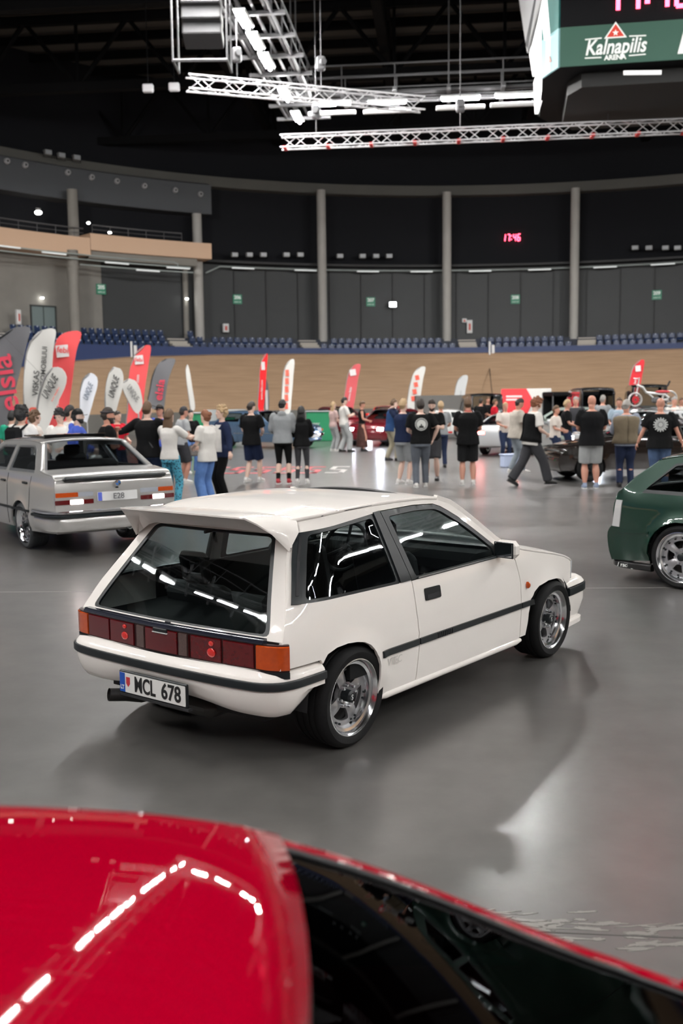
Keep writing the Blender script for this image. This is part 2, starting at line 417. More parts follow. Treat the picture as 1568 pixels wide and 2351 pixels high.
# old trowel patches, paler, near the camera on the right
sp = nt.nodes.new('ShaderNodeSeparateXYZ'); nt.links.new(tc.outputs['Object'], sp.inputs[0])
def mth(op, a, b, clamp=False):
    n = nt.nodes.new('ShaderNodeMath'); n.operation = op; n.use_clamp = clamp
    for i, v in enumerate((a, b)):
        if isinstance(v, (int, float)): n.inputs[i].default_value = v
        else: nt.links.new(v, n.inputs[i])
    return n.outputs[0]
def band(v, c, wd, soft): return mth('MULTIPLY', mth('SUBTRACT', 1.0, mth('DIVIDE', mth('SUBTRACT', mth('ABSOLUTE', mth('SUBTRACT', v, c), 0), wd), soft), True), 1.0, True)
nt.links.new(base, B.inputs['Base Color'])
B.inputs['Roughness'].default_value = .23; B.inputs['Coat Weight'].default_value = .6; B.inputs['Coat Roughness'].default_value = .42
B.inputs['Specular IOR Level'].default_value = .9
struct('floor', [(-60, -40, 0), (80, -40, 0), (80, 90, 0), (-60, 90, 0)], [(0, 1, 2, 3)], fm)
# old pale trowel smears on the concrete near the camera, thin skins with ragged edges
sr = random.Random(11); smear = MB()
for _ in range(60):
    u_ = sr.uniform(1090, 1640); v_ = 2115+(u_-1100)*.09+sr.gauss(0, 20); q = at_z(u_, v_); L_ = sr.uniform(.02, .09); w_ = sr.uniform(.003, .013); an_ = sr.uniform(-.25, .35); n_ = 26; ring = []
    for k in range(n_):
        t = 2*PI*k/n_; f_ = 1+.35*sr.uniform(-1, 1); x_ = L_*math.cos(t)*f_; y_ = w_*math.sin(t)*f_; ring.append((q.x+x_*math.cos(an_)-y_*math.sin(an_), q.y+x_*math.sin(an_)+y_*math.cos(an_)))
    smear.prism(ring, .0008+.00001*_)
sm_ = smear.build('concrete_smears', mat('pale concrete skin', (.175, .167, .153), .35)); tag(sm_, 'ragged pale smears on the concrete floor at the lower right', 'floor marking', None, 'stuff')
# saw-cut joints
JM = mat('floor joint', (.05, .047, .043), .8)
jm = MB()
for (ua, va, ub, vb) in ((1270, 2141, 1568, 2154),):
    a = at_z(ua, va); b = at_z(ub, vb); d = (b-a).normalized(); a = a-d*2; b = b+d*6
    jm.box((a+b)/2+Vector((0, 0, .0005)), ((b-a).length, .006, .001), Matrix.Rotation(math.atan2(d.y, d.x), 3, 'Z'))
jm.build('trim_1', JM)['kind'] = 'structure'
jm = MB()
for v in (1352, 1140):
    a = at_z(1100, v); b = at_z(1400, v+ (-2 if v > 1200 else 2)); d = (b-a).normalized()
    jm.box(a+Vector((0, 0, .0005)), (40, .012, .001), Matrix.Rotation(math.atan2(d.y, d.x), 3, 'Z'))
jm.build('trim_2', mat('pale floor joint', (.26, .25, .24), .5))['kind'] = 'structure'
# red lettering-like floor graphic
fg = MB(); fgw = MB(); rnd = random.Random(3)
A0 = at_z(470, 1080); A1 = at_z(838, 1078); ax = (A1-A0).normalized(); ay = Vector((-ax.y, ax.x, 0)); L = (A1-A0).length
RM = Matrix.Rotation(math.atan2(ax.y, ax.x), 3, 'Z'); x = 0
def fstroke(m, x0, y0, w_, h_): m.box(A0+ax*(x0+w_/2)+ay*(y0+h_/2)+Vector((0, 0, .002)), (w_, h_, .004), RM)
k = 0
while x < L-.8:
    t = fgw if x > L*.55 and k % 2 else fg
    fstroke(t, x, -1.2, .46, .26); fstroke(t, x, .95, .46, .26); fstroke(t, x, -.1, .4, .24)
    fstroke(t, x, -.1, .14, 1.1) if k % 3 else fstroke(t, x, -1.2, .14, 2.4)
    fstroke(t, x+.34, -1.2, .14, 1.2); x += .66; k += 1
fgo = fg.build('floor_graphic', mat('red floor paint', (.62, .13, .14), .3)); tag(fgo, 'band of red block shapes painted on the grey floor', 'floor marking')
fgw.build('white_strokes', mat('white floor paint', (.6, .58, .56), .3), fgo)
# ---- curved track, wall, seats
WOOD = mat('pine track boards', (.55, .36, .21), .5)
nt = WOOD.node_tree; tc = nt.nodes.new('ShaderNodeTexCoord'); 
sp = nt.nodes.new('ShaderNodeSeparateXYZ'); nt.links.new(tc.outputs['Object'], sp.inputs[0])
wv = nt.nodes.new('ShaderNodeTexNoise'); mp = nt.nodes.new('ShaderNodeMapping'); mp.inputs['Scale'].default_value = (.35, .35, 14); nt.links.new(tc.outputs['Object'], mp.inputs[0]); nt.links.new(mp.outputs[0], wv.inputs['Vector']); wv.inputs['Scale'].default_value = 1.4; wv.inputs['Detail'].default_value = 6
rp = nt.nodes.new('ShaderNodeValToRGB'); rp.color_ramp.elements[0].color = (.40, .265, .165, 1); rp.color_ramp.elements[1].color = (.52, .35, .225, 1); rp.color_ramp.elements[0].position = .3; rp.color_ramp.elements[1].position = .7
nt.links.new(wv.outputs['Fac'], rp.inputs[0]); nt.links.new(rp.outputs[0], nt.nodes['Principled BSDF'].inputs['Base Color'])
BLUE = mat('blue advertising band', (.018, .035, .11), .6)
CONC = mat('raw concrete', (.20, .19, .172), .8, noise=(1.2, .15))
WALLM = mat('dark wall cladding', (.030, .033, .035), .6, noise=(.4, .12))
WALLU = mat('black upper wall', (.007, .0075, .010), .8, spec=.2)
BEAM = mat('concrete ring beam', (.085, .083, .076), .8, noise=(.5, .15))
def btop(a): return float(np.interp(a, [-75, -53, -47, -40, -30, -20], [2.6, 3.78, 4.23, 4.57, 4.79, 4.88]))
def angs(a0, a1, st=1.5):
    n = max(1, int((a1-a0)/st)); return [a0+(a1-a0)*i/n for i in range(n+1)]
def ring_obj(name, prof, a0, a1, m, st=1.5, smooth=40, struct_=True, fz=None):
    rows = [[cp(a, r, (fz(a, z) if fz else z)) for a in angs(a0, a1, st)] for r, z in prof]
    mb = MB(); mb.loft(rows, cap=False, closed=False); o = mb.build(name, m, None, smooth)
    if struct_: o['kind'] = 'structure'
    return o
def straight(prof, fz=None):                     # stadium: curve continued by straights towards -Y
    pass
def stadium(name, prof, m, fz=None, a0=-90, a1=90, st=1.5, ext=80, smooth=40):
    rows = []
    for r, z in prof:
        row = []
        z0 = fz(a0, z) if fz else z; z1 = fz(a1, z) if fz else z
        p = cp(a0, r, z0); row.append(Vector((p.x, p.y-ext, z0)))
        row += [cp(a, r, fz(a, z) if fz else z) for a in angs(a0, a1, st)]
        p = cp(a1, r, z1); row.append(Vector((p.x, p.y-ext, z1))); rows.append(row)
    mb = MB(); mb.loft(rows, cap=False, closed=False); o = mb.build(name, m, None, smooth); o['kind'] = 'structure'; return o
def fb(a, t):                                    # t in 0..1 across the banking
    return .35+(btop(a)-.35)*t**1.25
bank = stadium('wall_banking', [(27+8*t, t) for t in [i/12 for i in range(13)]], WOOD, fb)
stadium('trim_3', [(28.55, .0), (28.75, .0)], mat('dark track line', (.10, .06, .035), .6), lambda a, z: fb(a, .215)+.012)
stadium('trim_4', [(27, .35), (25.5, .02), (25.4, .02)], mat('blue apron', (.12, .14, .16), .7))
stadium('wall_barrier', [(25.3, 0), (25.3, 1.12), (25.4, 1.12), (25.4, 0)], mat('grey barrier', (.115, .11, .10), .6, noise=(.3, .3)))
stadium('wall_blue_band', [(35, 0), (35.02, 1), (35.25, 1)], BLUE, lambda a, z: btop(a)-.02 if z == 0 else 5.32)
stadium('trim_5', [(34.9, 0), (35.0, 1), (35.08, 1), (35.1, 0)], mat('pale rail', (.4, .3, .24), .5), lambda a, z: btop(a)+(.05 if z else 0))
# seat treads
def tread(a, z): return z
stadium('wall_stands', [(35.25, 4.6), (36.35, 5.0), (36.35, 5.45), (37.3, 5.45), (37.3, 5.9), (38.3, 5.9), (38.3, 6.1), (40, 6.1)], mat('stand steps', (.03, .035, .05), .8))
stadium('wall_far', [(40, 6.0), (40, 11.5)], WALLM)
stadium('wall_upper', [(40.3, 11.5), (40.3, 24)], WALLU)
stadium('trim_6', [(40, 11.55), (39.4, 11.6), (39.4, 11.75), (40.3, 11.75)], mat('dark ledge', (.03, .03, .032), .7))
stadium('trim_7', [(39.35, 16.85), (39.35, 17.55), (40.4, 17.55)], BEAM)
stadium('trim_8', [(39.35, 16.85), (40.4, 16.85)], BEAM)
sm = MB(); a = -88
while a < 60:
    sm.box(cp(a, 39.93, 8.75), (.07, .1, 5.5), Matrix.Rotation(-math.radians(a), 3, 'Z')); a += 3.52
sm.build('trim_9', mat('wall seam', (.03, .03, .032), .7))['kind'] = 'structure'
struct('wall_left', [(-31.5, 40, -1), (-31.5, -40, -1), (-31.5, -40, 24), (-31.5, 40, 24)], [(0, 1, 2, 3)], WALLM)
struct('wall_right', [(49.5, 40, -1), (49.5, -40, -1), (49.5, -40, 24), (49.5, 40, 24)], [(3, 2, 1, 0)], WALLM)
struct('wall_near', [(-60, -39.9, -1), (80, -39.9, -1), (80, -39.9, 24), (-60, -39.9, 24)], [(0, 1, 2, 3)], WALLM)
CEIL = mat('dark ceiling deck', (.085, .083, .080), .9, spec=.1)
struct('ceiling', [(-60, -40, 24), (80, -40, 24), (80, 90, 24), (-60, 90, 24)], [(3, 2, 1, 0)], CEIL)
# roof girders: dark steel, deep trusses and purlins
def girder(P0, P1, h, label, nweb):
    e = empty('roof_girder', label=label, cat='roof girder', group='dark roof girders')
    d = (P1-P0); L = d.length; R = Matrix.Rotation(math.atan2(d.y, d.x), 3, 'Z'); m = (P0+P1)/2
    ch = MB().box(m, (L, .5, .5), R).box(m+Vector((0, 0, h)), (L, .4, .4), R); ch.build('chord', DSTEEL, e)
    wb = MB()
    for i in range(nweb):
        a = P0+d*(i/nweb); b = P0+d*((i+1)/nweb); mid = (a+b)/2+Vector((0, 0, h))
        wb.cyl(a, mid, .13, n=6); wb.cyl(mid, b, .13, n=6); wb.cyl(a, a+Vector((0, 0, h)), .1, n=6)
    wb.build('web', DSTEEL, e)
for i, y in enumerate((22, 33, 46, 58, 70)):
    girder(Vector((-32, y+3.4, 19.2)), Vector((50, y-5.3, 19.2)), 3.6, 'dark crosswise roof girder, '+('nearest', 'second nearest', 'middle', 'second farthest', 'farthest')[i]+' of five', 14)
for i, x in enumerate((-14, -5, 4, 13, 22)):
    girder(Vector((x, -20, 20.5)), Vector((x+9.6, 78, 20.5)), 2.6, 'dark lengthwise roof girder, '+('leftmost', 'second from the left', 'middle', 'second from the right', 'rightmost')[i]+' of five', 20)
pl = MB()
for k in range(26): pl.box((9, -5+3.2*k, 23.6), (90, .22, .5), Matrix.Rotation(-.107, 3, 'Z'))
pl.build('trim_10', DSTEEL)['kind'] = 'structure'
# concrete columns
def column(a, r, z0, z1, rad, lb):
    o = MB().cyl(cp(a, r, z0), cp(a, r, z1), rad, n=24).build('column', CONC, None, 40); o['kind'] = 'structure'; return o
COLM = mat('grey column', (.36, .35, .33), .75, noise=(.8, .1))
for a in (-29.36, -15.4, -1.3, 12.75, 26.8, 40.9):
    o = MB().cyl(cp(a, 38.5, 5.9), cp(a, 38.5, 16.9 if a > -29 else 14.7), .33, n=24).build('column', COLM, None, 40); o['kind'] = 'structure'
for a, r, z0, z1, rad in ((-30.6, 38.9, 6.1, 11.2, .2), (-44.4, 37, 5.6, 11.3, .36), (-43.6, 37.6, 12.0, 15.2, .33), (-60, 37, 5.5, 11.3, .36)):
    column(a, r, z0, z1, rad, '')
# ---- concourse on the left
FASC = mat('grey fascia', (.060, .065, .073), .6)
ring_obj('wall_fascia', [(39.3, 17.0), (38.5, 16.75), (38.5, 14.75), (39.9, 14.75)], -89, -27.7, FASC)
struct('wall_fascia_end', [cp(-27.7, 38.5, 14.75), cp(-27.7, 39.9, 14.75), cp(-27.7, 39.9, 16.8), cp(-27.7, 38.5, 16.75)], [(0, 1, 2, 3)], FASC)
BEI = mat('beige balcony panel', (.62, .42, .29), .6)
ring_obj('wall_balcony_left', [(39.9, 12.2), (37.0, 12.2), (37.0, 11.1), (39.9, 11.1)], -89, -42.35, BEI)
ring_obj('wall_balcony', [(39.9, 12.5), (37.0, 12.5), (37.0, 11.45), (39.9, 11.45)], -42.3, -28.7, BEI)
for a, z0, z1 in ((-42.3, 11.1, 12.5), (-28.7, 11.45, 12.5)):
    struct('wall_balcony_end', [cp(a, 37, z0), cp(a, 39.9, z0), cp(a, 39.9, z1), cp(a, 37, z1)], [(0, 1, 2, 3)], BEI)
ring_obj('trim_11', [(37.3, 11.45), (37.3, 10.95), (38.0, 10.95)], -42.3, -30.2, CONC)
ring_obj('wall_concourse_concrete', [(39.0, 6.0), (39.0, 11.4)], -75, -39.7, CONC)
ring_obj('wall_concourse_dark', [(39.2, 6.0), (39.2, 11.4)], -39.7, -29.8, WALLM)
ring_obj('wall_concourse_upper', [(39.9, 12.2), (39.9, 15)], -89, -27.7, WALLU)
# balcony railing
br = MB()
for r0, z0, a0, a1 in ((37.1, 12.2, -70, -43), (37.1, 12.5, -42, -32)):
    A_ = [cp(a, r0, z0+.55) for a in angs(a0, a1, 1)]
    br.tube(A_, .04, 6); br.tube([p-Vector((0, 0, .28)) for p in A_], .02, 6)
    for p in A_[::2]: br.cyl(p, p-Vector((0, 0, .55)), .02, n=5)
tag(br.build('balcony_railing', STEEL, None, 60), 'thin metal railing along the top of the beige balcony', 'railing')
# door in the concrete
DP = mat('pale glazed door', (.16, .2, .2), .3)
for k, (ua, va, ub, vb) in enumerate(((68, 703, 130, 757),)):
    A_ = at_cyl(ua, va, 38.95); B_ = at_cyl(ub, vb, 38.95); c = (A_+B_)/2; a = ang_of(c); R = Matrix.Rotation(-math.radians(a), 3, 'Z'); wd = 1.75; h = 1.75
    dr = MB().box(Vector((c.x, c.y, 6.1+h/2+.05)), (wd, .06, h), R).build('door_1', DP); dr['kind'] = 'structure'
    f_ = MB()
    for s_ in (-1, 0, 1): f_.box(Vector((c.x, c.y, 6.15+h/2))+R @ Vector((s_*wd/2, -.04, 0)), (.08 if s_ else .04, .08, h), R)
    f_.box(Vector((c.x, c.y, 6.15+h))+R @ Vector((0, -.04, 0)), (wd+.1, .08, .1), R)
    f_.build('door_frame', mat('dark door frame', (.03, .035, .035), .5), dr)
# pipes / light battens along the walls
PIPE = mat('pale cable tray', (.30, .34, .33), .5)
pp = MB(); pp.tube([cp(a, 39.25, 11.28) for a in angs(-26.5, 60, 1)], .05, 6)
pp.tube([cp(-28.2, 39.1, 10.75), cp(-26.5, 39.25, 11.28)], .05, 6)
tag(pp.build('cable_tray', PIPE, None, 60), 'thin pale tray running along the dark far wall', 'cable tray')
pp = MB()
for z, r, a0, a1 in ((11.0, 36.4, -75, -33.5), (10.72, 36.45, -75, -31.5), (10.4, 36.5, -44, -31.2)):
    pp.tube([cp(a, r, z) for a in angs(a0, a1, 1)], .045, 6)
pp.tube([cp(-33.5, 36.4, 11.0), cp(-33, 36.42, 10.9), cp(-33, 36.45, 10.72)], .045, 6)
tag(pp.build('cable_tray', PIPE, None, 60), 'pale pipes hanging under the beige balcony', 'pipe')
BATM = mat('white batten lamp', (.75, .78, .78), .4, emit=.35)
def batten(a, r, z, lb):
    tag(MB().box(cp(a, r, z), (1.7, .12, .09), Matrix.Rotation(-math.radians(a), 3, 'Z'), .02).build('batten_light', BATM), lb, 'lamp', 'white batten lamps along the trays')
for a in (-24, -17, -10, -4, 2.5, 9, 16, 22): batten(a, 39.12, 11.2, 'white batten lamp on the tray of the far wall')
for a, z in ((-52, 10.98), (-47, 10.9), (-40, 10.65), (-33, 10.62), (-36.5, 10.32)): batten(a, 36.34, z, 'white batten lamp hanging under the beige balcony')
# small boxes (speakers / floods) on the ledge
BX = mat('grey floodlight housing', (.16, .16, .16), .5)
def small_box(u, v, r, lb, grp, sx=.5):
    P = at_cyl(u, v, r); a = ang_of(P); R = Matrix.Rotation(-math.radians(a), 3, 'Z')
    e = empty('floodlight', P, 0, lb, 'floodlight', grp)
    MB().box((0, 0, 0), (sx, .3, .32), R, .04).build('housing', BX, e)
    MB().box(R @ Vector((0, -.16, 0)), (sx*.85, .02, .26), R).build('lens', mat('floodlight glass', (.3, .32, .34), .2), e)
    MB().tube([R @ Vector((-.3, 0, 0)), R @ Vector((-.3, 0, -.3)), R @ Vector((.3, 0, -.3)), R @ Vector((.3, 0, 0))], .02, 5).build('bracket', DSTEEL, e)
for g, us, v in (('left of the first column', (538, 572, 604, 657, 689), 585), ('right of the first column', (780, 832, 863, 893), 588), ('right of the last column', (1458, 1490, 1528, 1556), 569)):
    for i, u in enumerate(us): small_box(u, v, 39.3, 'small grey floodlight on the ledge '+g, 'floodlights on the ledge '+g)
for u, v in ((109, 350), (140, 357), (175, 362)): small_box(u, v, 38.6, 'small floodlight on top of the grey fascia', 'floodlights on the fascia')
for u, v in ((340, 203), (400, 200)):
    e = empty('floodlight', at_Y(u, v, 45), 0, 'pale square floodlight hanging in the dark roof left of the truss', 'floodlight', 'floodlights in the roof')
    MB().box((0, 0, 0), (.45, .25, .33), None, .04).build('housing', mat('pale housing', (.5, .5, .52), .5), e); MB().cyl((0, 0, .1), (0, 0, 5), .02, n=5).build('bracket', DSTEEL, e)
# round fixtures on the fascia
for u, v in ((15, 370), (57, 379), (155, 396), (210, 407), (268, 416), (331, 427), (402, 437), (460, 446)):
    P = at_cyl(u, v, 38.42); a = ang_of(P); n_ = (CC-Vector((P.x, P.y, 0))).normalized()
    e = empty('round_nozzle', P, 0, 'small round air nozzle on the grey fascia', 'air nozzle', 'round nozzles on the grey fascia')
    MB().cyl((0, 0, 0), n_*.16, .2, .16, 14).build('ring', mat('nozzle ring', (.3, .3, .31), .5), e, 40)
    MB().cyl(n_*.1, n_*.2, .1, .05, 12).build('core', DARK, e, 40)
# block number signs
GS = mat('green sign', (.03, .17, .10), .5, emit=.12, ecol=(.05, .3, .18)); WS = mat('white sign print', (.7, .75, .72), .5, emit=.15)
def wall_frame(P, s=1):
    a = math.radians(ang_of(P)); x = Vector((math.cos(a), -math.sin(a), 0)); return frame(P, x, (0, 0, 1)), x
for num, u, v, r in (('205', 232, 664, 38.9), ('206', 545, 687, 39.9), ('207', 851, 693, 39.9), ('208', 1183, 687, 39.9), ('209', 1508, 677, 39.9)):
    P = at_cyl(u, v, r); T, x = wall_frame(P); R = T.to_3x3()
    o = MB().box(P, (.68, .05, .68), Matrix.Rotation(-math.radians(ang_of(P)), 3, 'Z')).build('block_sign', GS); tag(o, 'green block number sign '+{'205': 'above the concourse at the left', '206': 'right of the double columns', '207': 'beside the bright work lamp', '208': 'below the red wall clock', '209': 'nearest the right edge'}[num], 'sign')
    text_obj('number', num, WS, o, T @ Matrix.Translation((0, .12, .04)), .34, .01, bold=.01)
    text_obj('small_text', 'A B C D', WS, o, T @ Matrix.Translation((0, -.2, .04)), .14, .01)
def led(name, P, T, s, size, lb, parent=None):
    LED = mat('red led digits', (1, .1, .15), .5, emit=9, ecol=(1, .06, .12)); W_ = size*.5; m = MB(); x = 0
    segs = {'1': 'bc', '7': 'abc', '4': 'fgbc', '6': 'afgedc', '5': 'afgcd', '0': 'abcdef'}
    g = {'a': (0, 1, 1, 0), 'b': (1, .5, 0, 1), 'c': (1, -.5, 0, 1), 'd': (0, -1, 1, 0), 'e': (-1, -.5, 0, 1), 'f': (-1, .5, 0, 1), 'g': (0, 0, 1, 0)}
    t = size*.13
    for c in s:
        if c == ':':
            for zz in (-.25, .25): m.box((x+W_*.1, zz*size, 0), (t*1.2, t*1.2, .02))
            x += W_*.55; continue
        for q in segs[c]:
            sx, sz, h, vv = g[q]; sw = W_*.6 if h else t; sh = t if h else size*.46
            m.box((x+W_/2+sx*(W_*.34 if vv else 0)+sz*size*.06, sz*(size*.47 if not (vv) else size*.47), 0), (sw, sh, .02))
        x += W_*1.25
    V = [T @ (v-Vector((x/2, 0, 0))) for v in m.V]
    return obj(name, V, m.F, LED, parent)
P = at_cyl(1175, 546, 40.2); T, x = wall_frame(P)
o = MB().box(P+Vector((0, .25, 0)), (3.0, .2, 1.6), Matrix.Rotation(-math.radians(ang_of(P)), 3, 'Z')).build('wall_clock', mat('black clock panel', (.01, .01, .01), .5)); tag(o, 'black wall panel with red digits reading 17:46 between the columns', 'clock')
led('digits', P, T @ Matrix.Translation((0, 0, .12)), '17:46', .52, '', o)
# bright work lamp and extinguisher boxes
P = at_cyl(902, 699, 39.3); e = empty('work_lamp', P, 0, 'small very bright lamp on the far wall beside the green 207 sign', 'lamp')
MB().box((0, .1, 0), (.55, .12, .4), None, .03).build('housing', BX, e); MB().box((0, .02, 0), (.5, .06, .34), None, .03).build('lens', mat('bright lamp lens', (1, 1, 1), .4, emit=60, ecol=(.85, .92, 1)), e)
for u, v, r, lb in ((88, 488, 38, 'bright round lamp under the grey fascia above the balcony'), (429, 686, 38.5, 'small bright lamp beside the double columns'), (97, 684, 38.8, 'small green-white lamp over the concourse door'), (203, 512, 37.6, 'small lit spot on the balcony rail'), (252, 534, 37.3, 'small lit spot above the beige balcony step')):
    s_ = .22 if u == 88 else .11; P = at_cyl(u, v, r); e = empty('spot_lamp', P, 0, lb, 'lamp')
    MB().ell((0, 0, 0), s_, s_, s_*.6, 12, 6).build('bulb', mat('spot bulb', (1, 1, 1), .4, emit=25, ecol=(1, 1, .95)), e, 80); MB().cyl((0, 0, s_*.4), (0, 0, s_*1.2), s_*.7, n=10).build('housing', BX, e)
WHP = mat('white board', (.6, .6, .6), .6)
for u, v, h, wd, lb, r in ((1078, 750, 1.0, .42, 'white extinguisher cabinet on the far wall beside a column', 39.8), (1066, 736, .3, .35, 'small white notice left of the extinguisher cabinet', 39.85), (518, 753, .62, .45, 'white box at the foot of the wall right of the double columns', 39.6), (42, 728, .9, .3, 'white post at the concourse edge on the far left', 38)):
    P = at_cyl(u, v, r); o = MB().box(P, (wd, .2, h), Matrix.Rotation(-math.radians(ang_of(P)), 3, 'Z'), .02).build('wall_box', WHP); tag(o, lb, 'cabinet')
    MB().box(P+(CC-P).normalized()*.12, (wd*.4, .02, h*.5), Matrix.Rotation(-math.radians(ang_of(P)), 3, 'Z')).build('marking', mat('red mark', (.5, .1, .08), .6), o)
# pale steps between the seat blocks
STP = mat('pale steps', (.38, .35, .31), .8)
STEPS = [-38.8+0.0, -30.9, -17.2, -0.0+.6, 14.5]
GAPS = []
for i, (u, v) in enumerate(((30, 780), (418, 782), (714, 786), (1075, 785), (1347, 780))):
    a = ang_of(at_cyl(u, v, 36.5)); GAPS.append(a); m_ = MB()
    for k in range(6): m_.box(cp(a, 35.6+k*.42, 4.95+k*.19), (1.3, .44, .2), Matrix.Rotation(-math.radians(a), 3, 'Z'))
    o = m_.build('trim_%d' % (12+i), STP); o['kind'] = 'structure'
# seats
SEAT = mat('dark blue plastic seat', (.014, .03, .085), .35)
seat = empty('stadium_seat', label='dark blue folding seat in the stands', cat='seat', group='blue seats in the stands')
MB().box((0, .06, .48), (.42, .07, .46), Matrix.Rotation(-.15, 3, 'X'), .03).box((0, -.12, .28), (.42, .34, .07), Matrix.Rotation(.6, 3, 'X'), .03).build('shell', SEAT, seat, 40)
MB().ell((0, .0, .66), .05, .03, .05, 8, 5).build('number_plate', mat('pale seat plate', (.45, .5, .6), .3), seat, 80)
sused = False; cols = (-29.36, -15.4, -1.3, 12.75, 26.8); rows = [(36.15, 4.97, 0), (37.15, 5.42, 1), (38.0, 5.86, 2)]
for r, z, ri in rows:
    a = -53.5 if ri < 2 else -53.5
    while a < 24.6:
        if ri == 2 and a > -30.5: break
        bad = any(abs(a-g) < 1.35 for g in GAPS) or (ri >= 1 and any(abs(a-c) < .75 for c in cols)) or (ri >= 1 and abs(a+44.4) < 1.0)
        if not bad:
            o = seat if not sused else copy_tree(seat); sused = True
            o.location = cp(a, r, z); o.rotation_euler = (0, 0, -math.radians(a))
        a += math.degrees(.56/r)
# scoreboard cube
SC = empty('scoreboard', label='big dark hanging scoreboard with green arena band and red clock digits', cat='scoreboard')
bA = at_z(1285, 155, 12.0); up = Vector((0, 0, 1))
fx = (at_z(1568, 137, 12.0)-bA).normalized(); fy = Vector((-fx.y, fx.x, 0)); Wd = 6.8; ch_ = 1.1; Dp = 4.5
zt = {v: at_Y(1285, v, bA.y).z for v in (65, 0)}
hb = zt[65]-12.0
oct_ = [bA, bA+fx*Wd, bA+fx*(Wd+ch_)+fy*ch_, bA+fx*(Wd+ch_)+fy*(ch_+Dp), bA+fx*Wd+fy*(2*ch_+Dp), bA+fy*(2*ch_+Dp), bA-fx*ch_*.45+fy*(ch_+Dp), bA-fx*ch_*.45+fy*ch_]
GRN = mat('dark green panel', (.028, .075, .055), .5, emit=.09, ecol=(.10, .3, .2)); BLK = mat('black screen', (.004, .004, .005), .7, spec=.15)
TEAL = mat('teal lit panel', (.02, .1, .09), .4, emit=.25, ecol=(.03, .22, .2)); PALE = mat('pale lit panel', (.2, .35, .37), .5, emit=.5, ecol=(.25, .42, .44))
SIDE = mat('lit white screen', (.7, .7, .7), .4, emit=1.6, ecol=(1, .98, .95)); GRYS = mat('grey screen', (.25, .25, .25), .6, emit=.12)
def quad_panel(name, a, b, z0, z1, m_, th=.06):
    n = Vector(((b-a).y, -(b-a).x, 0)).normalized(); V = []
    for k in (0, th):
        V += [a+up*(z0-12)+n*k, b+up*(z0-12)+n*k, b+up*(z1-12)+n*k, a+up*(z1-12)+n*k]
    return obj(name, V, [(3, 2, 1, 0), (4, 5, 6, 7), (0, 1, 5, 4), (1, 2, 6, 5), (2, 3, 7, 6), (3, 0, 4, 7)], m_, SC)
quad_panel('front_band', oct_[0], oct_[1], 12.0, 12+hb, GRN)
quad_panel('front_screen', oct_[0], oct_[1], 12+hb, 17.5, BLK)
quad_panel('corner_band', oct_[7], oct_[0], 12.0, 12+hb, PALE); quad_panel('corner_panel', oct_[7], oct_[0], 12+hb, 17.5, TEAL)
def side_screen(name, pts, m_):             # screens on the left flank lean outwards towards their top
    P_ = [at_Y(*q) for q in pts]; n = (P_[1]-P_[0]).cross(P_[3]-P_[0]).normalized()*.12; V = P_+[q+n for q in P_]
    return obj(name, V, [(0, 1, 2, 3), (7, 6, 5, 4), (0, 4, 5, 1), (1, 5, 6, 2), (2, 6, 7, 3), (3, 7, 4, 0)], m_, SC)
side_screen('side_screen', [(1256, 85, 33.8), (1256, 165, 33.8), (1228, 262, 38.5), (1225, 190, 38.5)], SIDE)
side_screen('side_screen', [(1243, -50, 33.3), (1254, 80, 33.6), (1223, 176, 38.5), (1214, 118, 38.5)], SIDE)
side_screen('side_frame', [(1238, -60, 33.2), (1247, -10, 33.3), (1216, 128, 38.5), (1206, 100, 38.5)], BLK)
side_screen('side_top', [(1236, -60, 33.6), (1240, 0, 33.6), (1210, 122, 38.8), (1182, -60, 38.8)], GRYS)
for i in (1, 2, 3, 4, 5): quad_panel('rear_screen', oct_[i], oct_[(i+1) % 8], 12.0, 17.5, BLK)
MB().prism([((p-bA).x, (p-bA).y) for p in oct_], 5.5, Matrix.Translation(bA)).build('core', BLK, SC)
und = MB()
cen = sum(oct_, Vector())/8; und.prism([tuple(((p-cen)*.8).xy) for p in oct_], .45, Matrix.Translation(cen-up*.45)); und.build('underside', mat('black housing', (.004, .004, .004), .7), SC)
for k in (-1, 1):
    for j in (-1, 1): MB().cyl(cen+fx*k*2.5+fy*j*2.5+up*5.4, cen+fx*k*2.5+fy*j*2.5+up*12, .05, n=6).build('cable', STEEL, SC)
WT = mat('white print', (.75, .78, .75), .5, emit=.2); RT = mat('red print', (.6, .05, .03), .5, emit=.1)
Tf = frame(bA+up*0, fx, up)
def bandpt(u, v):
    # local coords on front face
    d = ray(u, v); n = fy; t = (bA-CO).dot(n)/d.dot(n); p = CO+d*t-bA; return p.dot(fx), p.z
cx, cz = bandpt(1412, 108)
text_obj('arena_name', 'Kalnapilis', WT, SC, Tf @ Matrix.Translation((cx, cz-.02, .08)), .62, .01, shear=.25, bold=.012, squeeze=.78)
text_obj('arena_word', 'ARENA', WT, SC, Tf @ Matrix.Translation((cx, cz-.33, .08)), .2, .01, bold=.008)
m_ = MB().prism([(-.34, 0), (.34, 0), (0, .48)], .01, Tf @ Matrix.Translation((cx, cz+.24, .075))); m_.build('triangle_border', WT, SC)
m_ = MB().prism([(-.26, 0), (.26, 0), (0, .37)], .012, Tf @ Matrix.Translation((cx, cz+.28, .08))); m_.build('triangle', RT, SC)
star = [(.1*(1 if i % 2 == 0 else .42)*math.sin(i*PI/5), .1*(1 if i % 2 == 0 else .42)*math.cos(i*PI/5)) for i in range(10)]
MB().prism(star, .012, Tf @ Matrix.Translation((cx, cz+.39, .09))).build('star', WT, SC)
ln = MB()
